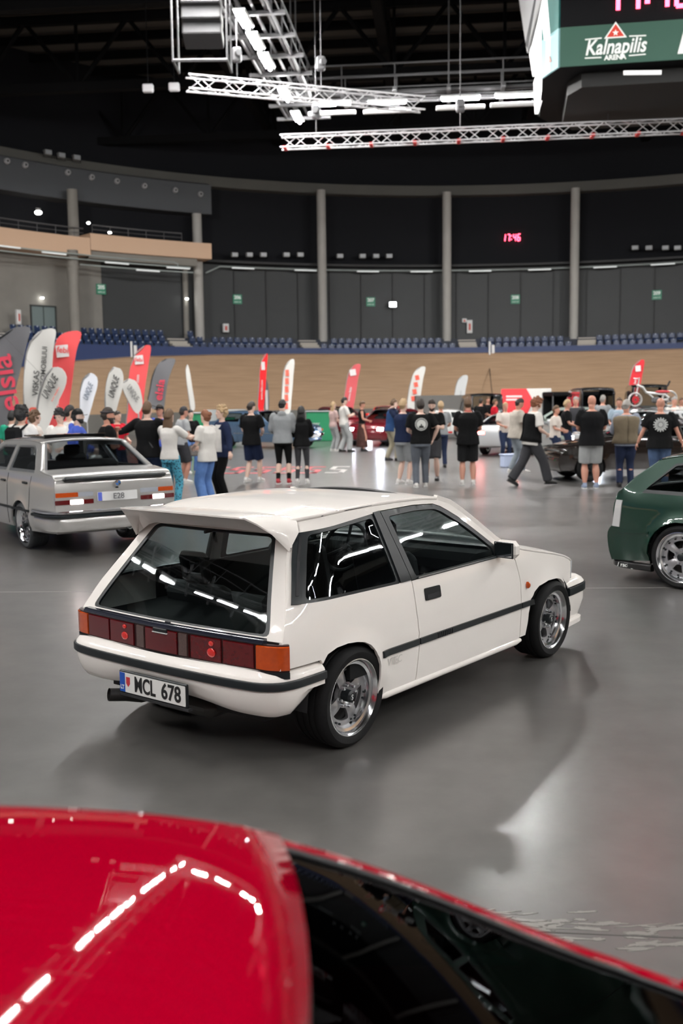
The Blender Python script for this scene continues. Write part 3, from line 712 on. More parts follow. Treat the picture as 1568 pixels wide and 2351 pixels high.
for sx, sz, rz in ((-1, .26, .03), (1, .26, -.03), (-1, -.3, -.02), (1, -.3, .02)):
    ln.box((sx*.66, sz, 0), (.5, .035, .01), Matrix.Rotation(rz, 3, 'Z'))
obj('rule_lines', [Tf @ Matrix.Translation((cx, cz, .08)) @ v for v in ln.V], ln.F, WT, SC)
MB().prism([(-.1, 0), (.12, 0), (.34, .9), (.12, .9)], .01, Tf @ Matrix.Translation((bandpt(1562, 130)[0], cz-.35, .08))).build('white_slash', WT, SC)
MB().prism([(-.2, 0), (.2, 0), (0, .3)], .01, frame(oct_[7]+(oct_[0]-oct_[7])*.5+up*.3, (oct_[0]-oct_[7]), up) @ Matrix.Translation((0, 0, .08))).build('corner_triangle', mat('faded red print', (.5, .22, .2), .6, emit=.2), SC)
x0, z0 = bandpt(1492, 0); led('digits', None, Tf @ Matrix.Translation((x0, z0+.18, .1)), '17:46', .95, '', SC)
# label strip under the board
P = at_z(1475, 167, 11.2); MB().box(P, (1.1, .05, .12)).build('label_strip', mat('white strip', (.8, .8, .8), .5, emit=.3), SC)
# ================================================================== WHEELS
def wheel(parent, x, y, z, side, R, rr, width, nwin=4, win=(.35, .78, .18, .42), face=ALUM, lip=ALU, dish=.05, cap=TRIM, lugs=4, camber=0., steer=0., bolts=0, rot=.3, tyre_m=RUB, detail=2, logo=None):
    """x,y,z = centre of the outer face in car coordinates; side +1 = left"""
    Rm = Matrix.Translation((x, y, z)) @ Matrix.Rotation(steer, 4, 'Z') @ Matrix.Rotation(camber*side, 4, 'X') @ Matrix.Rotation(-PI/2*side, 4, 'X')
    n = 56 if detail > 1 else 28
    k = rr/.2
    prof = [(rr-.01*k, -.05), (rr-.022*k, -.01), (rr-.012*k, .003), (rr-.002, .004), (rr+.001, -.004), (rr+.001, -width)]
    rim = MB().lathe([(rr+.001, -.003), (rr-.001, .003), (rr-.006*k, .004), (rr-.010*k, -.002), (rr-.016*k, -.008), (rr-.020*k, -dish*.45), (rr-.034*k, -dish*.55), (rr-.038*k, -dish), (rr-.045*k, -dish-.01), (rr-.05*k, -width), (rr+.0, -width)], Rm, n, closed=True)
    w_ = rim.build('wheel', lip, parent, 35)
    ty = [(rr-.002, .001), (rr+.008, .008), (R-.03, .012), (R-.012, .0), (R-.004, -.012), (R, -.026)]
    g = 4; t0 = -.03; t1 = -width+.03
    for i in range(g):
        a = t0+(t1-t0)*(i+.5)/g; ty += [(R, a+.008), (R-.006, a+.006), (R-.006, a-.006), (R, a-.008)] if detail else [(R, a)]
    ty += [(R, t1), (R-.01, -width+.008), (R-.03, -width-.005), (rr, -width)]
    MB().lathe(ty, Rm, n, closed=True).build('tyre', tyre_m, w_, 35)
    rf = rr-.04*k
    def hole(a0):
        r1, r2, h1, h2 = rf*win[0], rf*win[1], win[2], win[3]
        P = []
        for t in np.linspace(-1, 1, 9): P.append((r2*math.cos(a0+h2*t), r2*math.sin(a0+h2*t)))
        for t in np.linspace(1, -1, 5): P.append((r1*math.cos(a0+h1*t), r1*math.sin(a0+h1*t)))
        return rounded(P, .012*k, 2)
    circ = [(rf*math.cos(2*PI*i/n), rf*math.sin(2*PI*i/n)) for i in range(n)]
    def ff(a, b):
        r = math.hypot(a, b); q = r/rf
        s_ = abs(math.cos(nwin/2*(math.atan2(b, a)-rot)))    # 1 at windows, 0 at spokes
        h = -dish-.004-(.018*(1-s_)**1.5*-1 if .3 < q < .85 else 0)*max(0, math.sin((q-.3)/.55*PI)) - .012*math.exp(-((q-.25)/.12)**2)
        return Rm @ Vector((a, b, h))
    if detail:
        patch('wheel_face', face, circ, ff, w_, [hole(rot+2*PI*i/nwin) for i in range(nwin)], step=.014*k if detail > 1 else .03, thick=.02, smooth=40)
    else:
        MB().lathe([(0, -dish), (rf*.4, -dish+.01), (rf, -dish)], Rm, n).build('wheel_face', face, w_, 40)
    MB().lathe([(0, -dish-.09), (rf, -dish-.09), (rf, -dish-.1), (0, -dish-.1)], Rm, 24).build('brake_disc', mat('rusty brake', (.016, .013, .012), .8), w_)
    c = MB().lathe([(.0, -dish+.042), (.020*k, -dish+.042), (.03*k, -dish+.034), (.033*k, -dish-.02)], Rm, 24).build('centre_cap', cap, w_, 35)
    if logo: text_obj('cap_mark', logo, mat('white cap print', (.7, .7, .7), .4), c, Rm @ Matrix.Translation((0, 0, -dish+.043)) @ Matrix.Rotation(PI, 4, 'Z'), .04, .001)
    if detail:
        lg = MB()
        for i in range(lugs):
            a = rot+PI/lugs+2*PI*i/lugs
            for s2 in ((-.16, .16) if lugs == 4 and detail > 1 else (0,)):
                q = Vector((.058*k*math.cos(a+s2*1.6), .058*k*math.sin(a+s2*1.6), -dish-.01)); lg.tube([Rm @ q, Rm @ (q+Vector((0, 0, .03)))], [.009*k, .007*k], 6)
        lg.build('lug_nuts', CHROME, w_, 40)
    if bolts:
        bm_ = MB()
        for i in range(bolts):
            a = 2*PI*i/bolts+(.12 if i % 2 else -.12); q = Vector((rf*.93*math.cos(a), rf*.93*math.sin(a), -dish-.006)); bm_.tube([Rm @ q, Rm @ (q+Vector((0, 0, .012)))], .006*k, 8)
        bm_.build('rim_bolts', TRIM, w_, 40)
    return w_
def seat_parts(parent, x, y, z, headrest=True, m=None, w_=.48, name='seat', hz=.80):
    m = m or DARK
    s_ = MB().box((x+.22, y, z+.12), (.5, w_, .16), Matrix.Rotation(-.12, 3, 'Y'), .05)
    s_.box((x-.03, y, z+.42), (.14, w_*.95, .58), Matrix.Rotation(-.25, 3, 'Y'), .05); o = s_.build(name, m, parent, 40)
    if headrest:
        h = MB(); R = Matrix.Rotation(-.2, 3, 'Y'); c = Vector((x-.11, y, z+hz))
        for sy in (-1, 1): h.box(c+Vector((0, sy*.085, 0)), (.06, .05, .17), R, .015)
        for sz in (-1, 1): h.box(c+R @ Vector((0, 0, sz*.07)), (.06, .21, .06), R, .02)
        h.build('headrest', m, o, 40)
    return o
def steering(parent, x, y, z):
    T = Matrix.Translation((x, y, z)) @ Matrix.Rotation(-1.1, 4, 'Y')
    m = MB(); n = 28; P = [T @ Vector((.18*math.cos(2*PI*i/n), .18*math.sin(2*PI*i/n), 0)) for i in range(n+1)]; m.tube(P, .014, 7)
    for a in (0, 2.1, 4.2): m.tube([T @ Vector((0, 0, -.02)), T @ Vector((.18*math.cos(a), .18*math.sin(a), 0))], .012, 5)
    m.tube([T @ Vector((0, 0, 0)), T @ Vector((0, 0, -.4))], .025, 8); m.build('steering_wheel', DARK, parent, 50)
# ================================================================== WHITE HATCHBACK (measured: rear axle origin, x forward, y left)
WPAINT = mat('warm white car paint', (.83, .79, .75), .5, coat=.8, spec=.0)
CAR = empty('hatchback_car', (-.5705, 5.8991, 0), .9068, 'white three-door hatchback with roof-edge spoiler and plate MCL 678, in the middle of the floor', 'car')
_WZ = ([.15, .24, .30, .44, .50, .60, .70, .80, .86, 1.0, 1.1, 1.2, 1.25, 1.275, 1.30], [.775, .798, .805, .815, .812, .815, .808, .793, .778, .72, .676, .632, .608, .590, .56])
def W_(z): return float(np.interp(z, *_WZ))
def xr_(z): return float(np.interp(z, [.15, .50, .56, .68, .70, .85, 1.0, 1.171, 1.24], [-.645, -.645, -.64, -.615, -.60, -.50, -.392, -.265, -.20]))
def A_(z): return float(np.interp(z, [.5, .7, .85, 1.05, 1.25], [.02, .03, .06, .09, .09]))
def S_(x, z):
    d = x-(xr_(z)+.08*W_(z)**2); t = A_(z)*min(max(1-d/.30, 0), 1)**2 + .12*min(max((x-1.9)/1.2, 0), 1.2)**2
    f = 0
    if z < .8:
        for cx, cz, ra in ((-.03, .31, .275), (2.31, .30, .29)):
            r = math.hypot(x-cx, z-cz)
            if z > .25: f += .020*math.exp(-((r-ra)/.055)**2)*min(1, (z-.25)/.1)
    # crease above the door strip
    f += .006*math.exp(-((z-.52)/.02)**2)
    return W_(z)-t+f
def X_(y, z): return xr_(z)+.08*y*y
def cutx(z):
    x = -.4
    for _ in range(30): x = X_(S_(x, z), z)
    return x
SIDES = ((-1, False), (1, True))
def sidefn(s): return lambda a, b: (a, s*S_(a, b), b)
REAR_ARCH = [(-.29, .535), (-.248, .575), (-.176, .597), (-.092, .603), (-.017, .596), (.054, .581), (.111, .554), (.157, .507), (.189, .466), (.205, .415), (.212, .346), (.215, .235)]
door_r = [(.215, .235), (.588, .235), (.606, .445), (.600, .55), (.582, .664), (.572, .838)]
DTOP = [(.497, 1.240), (.85, 1.244), (1.06, 1.233), (1.13, 1.212), (1.20, 1.178), (1.29, 1.130), (1.45, 1.018), (1.60, .913), (1.66, .868)]
RAIL = [(1.72, .885), (1.62, .945), (1.482, 1.050), (1.34, 1.155), (1.24, 1.215), (1.12, 1.250), (.95, 1.262), (.70, 1.268), (.45, 1.268), (.2, 1.264), (.066, 1.258), (-.08, 1.245), (-.19, 1.232)]
CUT = [(cutx(z), z) for z in (1.20, 1.15, 1.10, 1.03, .95, .85, .77, .69, .62, .555)]
side_poly = [(-.30, .555)]+REAR_ARCH[:-1]+door_r+DTOP+[(1.70, .868)]+RAIL+CUT
QHOLE = rounded([(-.43, .852), (-.205, 1.183), (.440, 1.232), (.468, .836)], .02)
QGLASS = rounded([(-.335, .868), (-.135, 1.172), (.41, 1.210), (.44, .850)], .03)
DOOR = [(.596, .235), (.614, .445), (.608, .55), (.590, .664), (.580, .833), (1.62, .836), (1.745, .846), (1.802, .79), (1.845, .64), (1.852, .504), (1.862, .249), (1.80, .235)]
FRAME = [(.579, .838), (.505, 1.234), (.85, 1.238), (1.06, 1.227), (1.125, 1.206), (1.20, 1.171), (1.29, 1.122), (1.45, 1.010), (1.60, .905), (1.665, .860), (1.66, .842)]
DGL = rounded([(.625, .852), (.560, 1.202), (.85, 1.210), (1.05, 1.201), (1.11, 1.182), (1.28, 1.092), (1.44, .985), (1.55, .905), (1.565, .855)], .02, 2)
FEND = [(1.870, .249), (1.860, .504), (1.853, .64), (1.810, .795), (1.752, .856), (1.72, .882), (1.80, .874), (1.95, .838), (2.1, .808), (2.4, .752), (2.6, .707), (2.72, .668), (2.745, .652), (2.735, .54), (2.66, .485), (2.60, .47), (2.559, .524), (2.485, .561), (2.394, .583), (2.241, .591), (2.112, .572), (2.044, .539), (1.995, .493), (1.965, .40), (1.95, .249)]
for s, fl in SIDES:
    fn = sidefn(s)
    bs = patch('body_side', WPAINT, side_poly, fn, CAR, [QHOLE], .035, .02, fl)
    qf = patch('quarter_window', TRIM, QHOLE, fn, CAR, [QGLASS], .03, .02, fl, off=-.004)
    patch('glass', GLASS, QGLASS, fn, qf, (), .05, .004, fl, off=-.008)
    lv = patch('air_vent', TRIM, [(-.43, .852), (-.21, 1.178), (-.155, 1.180), (-.375, .850)], fn, CAR, (), .03, .02, fl, off=.012)
    patch('vent_slot', DARK, [(-.388, .885), (-.195, 1.160), (-.18, 1.160), (-.372, .885)], fn, lv, (), .03, .01, fl, off=.014)
    patch('pillar_cover', TRIM, [(.462, .838), (.430, 1.236), (.492, 1.240), (.568, .838)], fn, CAR, (), .03, .015, fl, off=.006)
    dr = patch('door', WPAINT, DOOR, fn, CAR, (), .035, .02, fl)
    df = patch('window_frame', TRIM, FRAME, fn, dr, [DGL], .03, .02, fl, off=.002)
    patch('window_glass', GLASS, DGL, fn, dr, (), .05, .004, fl, off=-.006)
    patch('frame_edge', mat('chrome trim line', (.3, .32, .33), .3, .8), [(.64, .838), (.64, .846), (1.57, .849), (1.57, .841)], fn, dr, (), .03, .006, fl, off=.012)
    patch('fender', WPAINT, FEND, fn, CAR, (), .035, .02, fl)
    # door strip with louvred section, strip on quarter panel and fender
    for a, b, pr in ((.225, .600, bs), (.612, 1.852, dr), (1.862, 2.02, CAR)):
        st_ = patch('rub_strip', TRIM, [(a, .455), (a, .491), (b, .491), (b, .455)], fn, pr, (), .02, .02, fl, off=.012)
        if a == .612:
            lm_ = MB()
            for i in range(9): xx = .80+i*.02; lm_.box((xx, s*(S_(xx, .473)+.013), .473), (.008, .006, .030))
            lm_.build('strip_ribs', DARK, st_)
    hd = patch('door_handle', TRIM, rounded([(.685, .70), (.685, .772), (.85, .770), (.85, .699)], .012), fn, dr, (), .03, .02, fl, off=.008)
    patch('handle_recess', DARK, rounded([(.70, .706), (.70, .733), (.84, .732), (.84, .705)], .008), fn, hd, (), .03, .01, fl, off=.0095)
    # sill
    rows = []
    for xx in np.linspace(.225, 1.90, 24):
        c = Vector((xx, s*(S_(xx, .22)-.012), .222)); e_ = 1 if .24 < xx < 1.88 else .6
        rows.append([c+Vector((0, s*.028*e_*math.cos(t), .024*e_*math.sin(t))) for t in np.linspace(0, 2*PI, 13)[:-1]])
    MB().loft(rows).build('sill', WPAINT, CAR, 60)
    # mirror
    mr = MB(); c = Vector((1.575, s*.850, .897))
    mr.box(c+Vector((.02, 0, 0)), (.10, .165, .115), Matrix.Rotation(s*.12, 3, 'Z'), .03).box((1.61, s*.775, .875), (.06, .07, .05), None, .015)
    mo = mr.build('mirror', WPAINT, CAR, 35)
    MB().box(c+Vector((-.032, 0, 0)), (.01, .14, .092), Matrix.Rotation(s*.12, 3, 'Z'), .004).build('mirror_glass', mat('mirror glass', (.5, .52, .55), .02, 1.), mo)
    MB().box(c+Vector((-.03, 0, 0)), (.008, .152, .104), Matrix.Rotation(s*.12, 3, 'Z'), .003).build('mirror_rim', TRIM, mo)
    # side marker
    mk = MB().ell((1.94, s*(S_(1.94, .603)+.004), .603), .019, .022, .024, 14, 8).build('side_marker', AMB_L, CAR, 80)
    # roof gutter line
    MB().tube([(x_, s*(S_(x_, z_)-.004), z_+.006) for x_, z_ in ((-.16, 1.240), (0, 1.252), (.2, 1.264), (.45, 1.269))], .006, 6).build('gutter', DARK, CAR)
# roof
def rail(x): 
    P = sorted(RAIL); return float(np.interp(x, [p[0] for p in P], [p[1] for p in P]))
RX = list(np.linspace(-.20, 1.12, 28)); T_ = [math.sin(t) for t in np.linspace(-PI/2, PI/2, 25)]
rows = [[Vector((x-.02*(1-t*t)*(1 if x < 0 else 0)+(.05*(1-t*t)*max(0, (x-.9)/.22) if x > .9 else 0), t*S_(x, rail(x)), rail(x)+float(np.interp(x, [-.2, .1, .6, 1.0, 1.12], [.020, .028, .016, .014, .010]))*(1-abs(t)**2.4))) for t in T_] for x in RX]
V = [v for r in rows for v in r]
rf = strip(rows, 'roof', WPAINT, CAR)
sol = rf.modifiers.new('s', 'SOLIDIFY'); sol.thickness = .02; sol.offset = -1
# roof lining underneath is dark
lin = strip([[v-Vector((0, 0, .03)) for v in r] for r in rows], 'roof_lining', DARK, CAR)
# black sunroof / deflector over the header
rows = []
for y in np.linspace(-.515, .515, 15):
    k = 1-(y/.515)**2; z0 = 1.252+.012*k
    rows.append([Vector((.95, y, z0)), Vector((.985, y, z0+.012+.034*k)), Vector((1.02, y, z0+.014+.036*k)), Vector((1.16, y, z0-.022)), Vector((1.16, y, z0-.03)), Vector((.97, y, z0-.008))])
MB().loft(rows).build('sunroof_deflector', mat('matt black panel', (.006, .006, .007), .6, spec=.15), CAR, 40)
# windscreen
def scr(u, t):
    e = [(1.12, 1.250), (1.24, 1.215), (1.34, 1.155), (1.482, 1.050), (1.62, .945), (1.72, .885)]
    k = u*(len(e)-1); i = min(int(k), len(e)-2); f = k-i; x = e[i][0]*(1-f)+e[i+1][0]*f; z = e[i][1]*(1-f)+e[i+1][1]*f
    return Vector((x+.10*(1-t*t)*(.5+.5*u), t*S_(x, z), z+.014*(1-t*t)*(1-u)))
patch('windscreen', GLASS, [(0.02, -.955), (.99, -.955), (.99, .955), (.02, .955)], scr, CAR, (), .06, .005, True)
for a, b in ((-1, -.95), (.95, 1)): patch('screen_pillar', WPAINT, [(0, a), (1, a), (1, b), (0, b)], scr, CAR, (), .05, .03, True)
# hood
FT = [(1.72, .882), (1.80, .874), (1.95, .838), (2.1, .808), (2.4, .752), (2.6, .707), (2.72, .668), (2.745, .652)]
rows = []
for x in np.linspace(1.80, 2.745, 22):
    z = float(np.interp(x, [p[0] for p in FT], [p[1] for p in FT])); q = (x-1.8)/.945
    rows.append([Vector((x+.10*(1-t*t)*q+.10*(1-t*t)*(1-q), t*(S_(x, z)), z+.030*(1-abs(t)**3))) for t in T_])
hd = strip(rows, 'bonnet', WPAINT, CAR); sol = hd.modifiers.new('s', 'SOLIDIFY'); sol.thickness = .015; sol.offset = -1
MB().box((1.80, 0, .865), (.16, 1.45, .03)).build('cowl', TRIM, CAR)
# nose
nf = lambda y, z: (2.86-.15*y*y-(.66-z)*.12 if abs(y) < .8 else 2.7, y, z)
patch('nose_panel', TRIM, [(-.72, .49), (.72, .49), (.72, .66), (-.72, .66)], nf, CAR, (), .05, .05)
for s in (-1, 1):
    hl = patch('headlight', mat('clear headlight glass', (.5, .52, .55), .08, .3, coat=1.), rounded([(s*.34, .52), (s*.74, .52), (s*.74, .655), (s*.34, .655)][::s], .01), nf, CAR, (), .04, .04, off=.015)
    MB().box((2.745, s*.70, .59), (.10, .09, .13), Matrix.Rotation(-s*.5, 3, 'Z'), .03).build('corner_lamp', mat('smoked corner lens', (.10, .11, .12), .1, coat=1.), hl, 40)
# tailgate, glass
tg_o = [(S_(cutx(z), z)-.004, z) for z in (.69, .77, .85, .95, 1.03, 1.10, 1.15, 1.20, 1.232)]
TG = [(-y, z) for y, z in tg_o]+[(y, z) for y, z in tg_o[::-1]]
RGL = rounded([(-.692, .706), (-.66, .78), (-.475, 1.165), (-.44, 1.178), (.44, 1.178), (.475, 1.165), (.66, .78), (.692, .706)], .04, 3)
def shrink(P, k, cy=0, cz=.94): return [(cy+(y-cy)*k, cz+(z-cz)*k) for y, z in P]
rfn = lambda a, b: (X_(a, b), a, b)
tgate = patch('tailgate', WPAINT, TG[::-1], rfn, CAR, [RGL[::-1]], .035, .02, True)
fr = patch('rear_glass_border', TRIM, RGL[::-1], rfn, tgate, [shrink(RGL, .955)[::-1]], .03, .012, True, off=-.003)
patch('rear_glass', GLASS, shrink(RGL, .958)[::-1], rfn, tgate, (), .05, .004, True, off=-.004)
MB().tube([(X_(.0, .71)-.012, y, .705) for y in (-.02, .02)], .004, 5).build('latch', DARK, tgate)
# spoiler
st_ = [((-.285, .600, 1.105), (-.275, .602, 1.115), (-.290, .600, 1.098), (-.280, .59, 1.10)),
       ((-.20, .592, 1.19), (-.375, .565, 1.200), (-.375, .560, 1.194), (-.285, .54, 1.140)),
       ((-.16, .545, 1.243), (-.445, .522, 1.255), (-.445, .517, 1.248), (-.275, .50, 1.168)),
       ((-.12, .485, 1.262), (-.500, .485, 1.290), (-.500, .482, 1.282), (-.262, .46, 1.180)),
       ((-.10, .25, 1.272), (-.508, .25, 1.292), (-.508, .25, 1.284), (-.268, .25, 1.186)),
       ((-.10, 0, 1.274), (-.510, 0, 1.293), (-.510, 0, 1.285), (-.270, 0, 1.188))]
def ringof(r, s):
    a, b, c, d = [Vector((p[0], p[1]*s, p[2])) for p in r]
    mid1 = a.lerp(b, .5)+Vector((0, 0, .004)); mid2 = c.lerp(d, .45)+Vector((.03, 0, .025))
    return [a, mid1, b, c, mid2, d]
full = [ringof(r, -1) for r in st_]+[ringof(r, 1) for r in st_[:-1][::-1]]
sp_ = MB().loft(full).build('spoiler', WPAINT, CAR, 45)
MB().cyl((-.275, -.02, 1.168), (-.33, -.02, 1.165), .009, n=10).build('washer_nozzle', DARK, sp_)
# rear lamp band swept round the tail
PL = catmull([(-.545, -.812), (-.575, -.785), (-.600, -.735), (-.612, -.65), (-.632, -.4), (-.645, -.15), (-.648, 0), (-.645, .15), (-.632, .4), (-.612, .65), (-.600, .735), (-.575, .785), (-.545, .812)], .02)
PL = [np.array(p) for p in PL]
def sweep(path, sec, name, m, parent, y0=-9, y1=9, smooth=40, capx=True):
    P = [p for p in path if y0-1e-6 <= p[1] <= y1+1e-6]; rows = []
    full_ = path
    for p in P:
        i = min(range(len(full_)), key=lambda k: abs(full_[k][0]-p[0])+abs(full_[k][1]-p[1]))
        a = full_[max(i-1, 0)]; b = full_[min(i+1, len(full_)-1)]; t = np.array([b[0]-a[0], b[1]-a[1]]); t /= np.linalg.norm(t); n = np.array([-t[1], t[0]])
        rows.append([Vector((p[0]+n[0]*d, p[1]+n[1]*d, z)) for d, z in sec])
    return MB().loft(rows).build(name, m, parent, smooth)
lamp = sweep(PL, [(-.02, .545), (-.02, .682), (.005, .682), (.005, .545)], 'tail_lamp', mat('lamp housing', (.03, .01, .01), .4), CAR)
sec = lambda d, z0=.552, z1=.676: [(.004, z0), (.004, z1), (d, z1-.004), (d, z0+.004)]
for a, b, m_, nm in ((-.9, -.655, AMB_L, 'turn_lens'), (-.645, -.44, RED_L, 'red_lens'), (-.432, -.225, RED_L, 'red_lens'), (-.218, -.205, RED_L, 'red_lens'), (-.20, -.135, None, 'reverse_lens'), (-.128, .128, RED_L, 'centre_panel'), (.135, .20, None, 'reverse_lens'), (.225, .432, RED_L, 'red_lens'), (.44, .645, RED_L, 'red_lens'), (.655, .9, AMB_L, 'turn_lens')):
    P = [p for p in catmull([tuple(q) for q in PL[::2]]+[tuple(PL[-1])], .008)]
    sweep([np.array(p) for p in P], sec(.014), nm, m_ or mat('milky reverse lens', (.09, .055, .05), .3, coat=.5, noise=(90, .4)), lamp, a, b)
bul = mat('red reflector', (.45, .012, .01), .15, emit=.12, ecol=(1, .04, .03), coat=1.)
for y, z, r in ((.30, .60, .022), (.30, .652, .012), (-.37, .60, .024), (-.37, .648, .014)): MB().ell((X_(y, .6)-.030, y, z), .006, r*1.3, r, 10, 6).build('bulb_glow', bul, lamp, 80)
sweep(PL, [(-.02, .512), (-.02, .545), (.012, .545), (.012, .512)], 'lamp_base_strip', TRIM, CAR)
PG = [p for p in PL if abs(p[1]) < .705]
sweep(PG, [(-.03, .683), (-.03, .706), (.0, .706), (.012, .690), (.012, .683)], 'tailgate_trim', mat('blue-black glossy trim', (.015, .017, .028), .12, coat=1.), tgate)
hn = MB().box((-.662, 0, .672), (.012, .11, .022), None, .004).build('tailgate_handle', TRIM, tgate)
MB().box((-.662, 0, .659), (.014, .115, .004)).build('handle_edge', mat('pale edge', (.7, .7, .7), .3), hn)
# bumpers
PB_ = catmull([(-.285, -.828), (-.42, -.828), (-.53, -.820), (-.605, -.790), (-.655, -.725), (-.682, -.60), (-.700, -.3), (-.705, 0), (-.700, .3), (-.682, .60), (-.655, .725), (-.605, .790), (-.53, .820), (-.42, .828), (-.285, .828)], .03)
PB_ = [np.array(p) for p in PB_]
SEC_T = [(-.10, .552), (-.06, .548), (-.02, .530), (-.004, .512), (.0, .500), (-.02, .498), (-.10, .50)]
sweep(PB_, SEC_T, 'bumper_top', WPAINT, CAR)
sweep(PB_, [(-.03, .502), (.010, .500), (.014, .494), (.014, .462), (.008, .456), (-.03, .455)], 'bumper_strip', TRIM, CAR)
def bsec(y, x):
    return None
rows = []
for i, p in enumerate(PB_):
    a = PB_[max(i-1, 0)]; b = PB_[min(i+1, len(PB_)-1)]; t = (b-a)/np.linalg.norm(b-a); n = np.array([-t[1], t[0]])
    q = min(1, max(0, (p[0]+.50)/.2)) if p[0] > -.5 else 0       # tail towards the arch: cut up
    zb = .300+.10*q
    zb = zb+.035*math.exp(-(p[1]/.42)**4)
    rows.append([Vector((p[0]+n[0]*d, p[1]+n[1]*d, z)) for d, z in [(-.02, .458), (-.002, .456), (-.002, .43), (-.012, zb+.085), (-.030, zb+.045), (-.055, zb+.012), (-.085, zb), (-.11, zb), (-.10, .42)]])
bl = MB().loft(rows).build('bumper_lower', WPAINT, CAR, 45)
# plate
pl = MB().box((-.722, 0, .367), (.016, .535, .128), None, .005).build('number_plate', TRIM, CAR, 30)
Tp = frame((-.7315, 0, .367), (0, -1, 0), (0, 0, 1)); PW = mat('white plate', (.72, .72, .70), .35); PK = mat('black plate letters', (.01, .01, .01), .4); PBL = mat('blue plate band', (.01, .08, .42), .35)
MB().prism(rounded([(-.258, -.054), (.258, -.054), (.258, .054), (-.258, .054)], .006), .002, Tp).build('plate_face', PW, pl)
MB().prism([(-.257, -.053), (-.215, -.053), (-.215, .053), (-.257, .053)], .0035, Tp).build('plate_band', PBL, pl)
text_obj('country_code', 'LT', PW, pl, Tp @ Matrix.Translation((-.236, -.028, .004)), .032, .002, bold=.001, squeeze=.85)
text_obj('plate_text', 'MCL', PK, pl, Tp @ Matrix.Translation((-.055, -.002, .0025)), .118, .003, bold=.0026, squeeze=.72)
text_obj('plate_text', '678', PK, pl, Tp @ Matrix.Translation((.150, -.002, .0025)), .118, .003, bold=.0026, squeeze=.86)
MB().prism([(-.205, .032), (-.174, .032), (-.174, -.004), (-.1895, -.022), (-.205, -.004)], .003, Tp).build('plate_shield', mat('red plate shield', (.5, .03, .04), .4), pl)
MB().box((-.72, 0, .298), (.03, .56, .014)).build('plate_bracket', DARK, CAR)
# faint letters low on the quarter
for s in (-1,):
    Tt = frame((.345, -(S_(.34, .40)+.010), .415), (1, 0, 0), (0, 0, 1)); text_obj('side_lettering', 'VTEC', mat('faint grey print', (.55, .53, .50), .4), CAR, Tt, .06, .001, shear=.2)
# exhaust
MB().tube([(-.30, .20, .24), (-.62, .22, .255), (-.68, .27, .275), (-.77, .31, .290)], [.03, .03, .036, .036], 16, cap=False).tube([(-.755, .303, .288), (-.745, .30, .286)], .03, 12).build('exhaust_pipe', mat('black exhaust', (.012, .011, .011), .5, .4), CAR, 40)
MB().box((-.40, .0, .24), (.30, .5, .12), None, .05).build('silencer', mat('old steel', (.05, .048, .045), .6, .5), CAR, 40)
# front bumper
PF = catmull([(2.63, .795), (2.80, .785), (2.95, .765), (3.03, .72), (3.07, .60), (3.09, .3), (3.10, 0), (3.09, -.3), (3.07, -.60), (3.03, -.72), (2.95, -.765), (2.80, -.785), (2.63, -.795)], .03); PF = [np.array(p) for p in PF]
sweep(PF, [(-.14, .525), (-.06, .520), (-.02, .500), (0, .475), (-.02, .46), (-.1, .46)], 'front_bumper_top', WPAINT, CAR)
sweep(PF, [(-.03, .470), (.008, .468), (.012, .462), (.012, .415), (.006, .408), (-.03, .408)], 'front_bumper_strip', TRIM, CAR)
sweep(PF, [(-.03, .41), (-.002, .408), (-.004, .34), (-.035, .24), (-.045, .205), (-.02, .198), (-.02, .165), (-.05, .155), (-.12, .16), (-.12, .41)], 'front_bumper_lower', WPAINT, CAR)
# underbody, arches, interior
ub = MB().box((1.0, 0, .30), (3.0, 1.20, .12)).box((1.15, 0, .24), (1.5, 1.5, .06)).box((-.3, 0, .42), (.5, 1.2, .12)); ub.build('underbody', DARK, CAR)
aw = MB()
for x0 in (-.03, 2.32):
    for s in (-1, 1):
        P = [(x0+.36*math.cos(t), .29+.34*math.sin(t)) for t in np.linspace(0, PI, 14)]
        aw.loft([[Vector((x_, s*.79, z_)) for x_, z_ in P], [Vector((x_, s*.52, z_)) for x_, z_ in P]], cap=False, closed=False)
        aw.loft([[Vector((x_, s*.52, z_)) for x_, z_ in P], [Vector((x_, s*.52, .2)) for x_, z_ in P]], cap=False, closed=False)
aw.build('wheel_arch_liner', DARK, CAR)
it = MB().box((-.05, 0, .66), (.85, 1.40, .02)).box((-.40, 0, .60), (.2, 1.36, .10)).box((1.62, 0, .78), (.30, 1.42, .16), None, .05).box((2.2, 0, .55), (1.0, 1.2, .2)).box((.9, 0, .36), (1.6, 1.3, .02))
for s in (-1, 1): it.box((.95, s*.755, .60), (1.9, .03, .46))
it.build('interior_trim', mat('charcoal cabin trim', (.009, .0095, .010), .85, spec=.2), CAR, 40)
seat_parts(CAR, .12, -.38, .08, False, w_=.55, name='rear_seat'); seat_parts(CAR, .12, .42, .08, True, w_=.55, name='rear_seat', hz=.80)
for y in (-.36, .36): seat_parts(CAR, .98, y, .24, True, w_=.5, name='front_seat')
steering(CAR, 1.42, .36, .84)
for x0, cam_, nm in ((0, -.05, 'rear'), (2.38, -.035, 'front')):
    for s in (-1, 1):
        wheel(CAR, x0, s*.797, .2812, s, .2812, .2145, .225, nwin=4, win=(.42, .82, .34, .52), dish=.055, cap=TRIM, lugs=4, bolts=14, camber=cam_ if s > 0 else cam_, rot=1.25, logo='S')
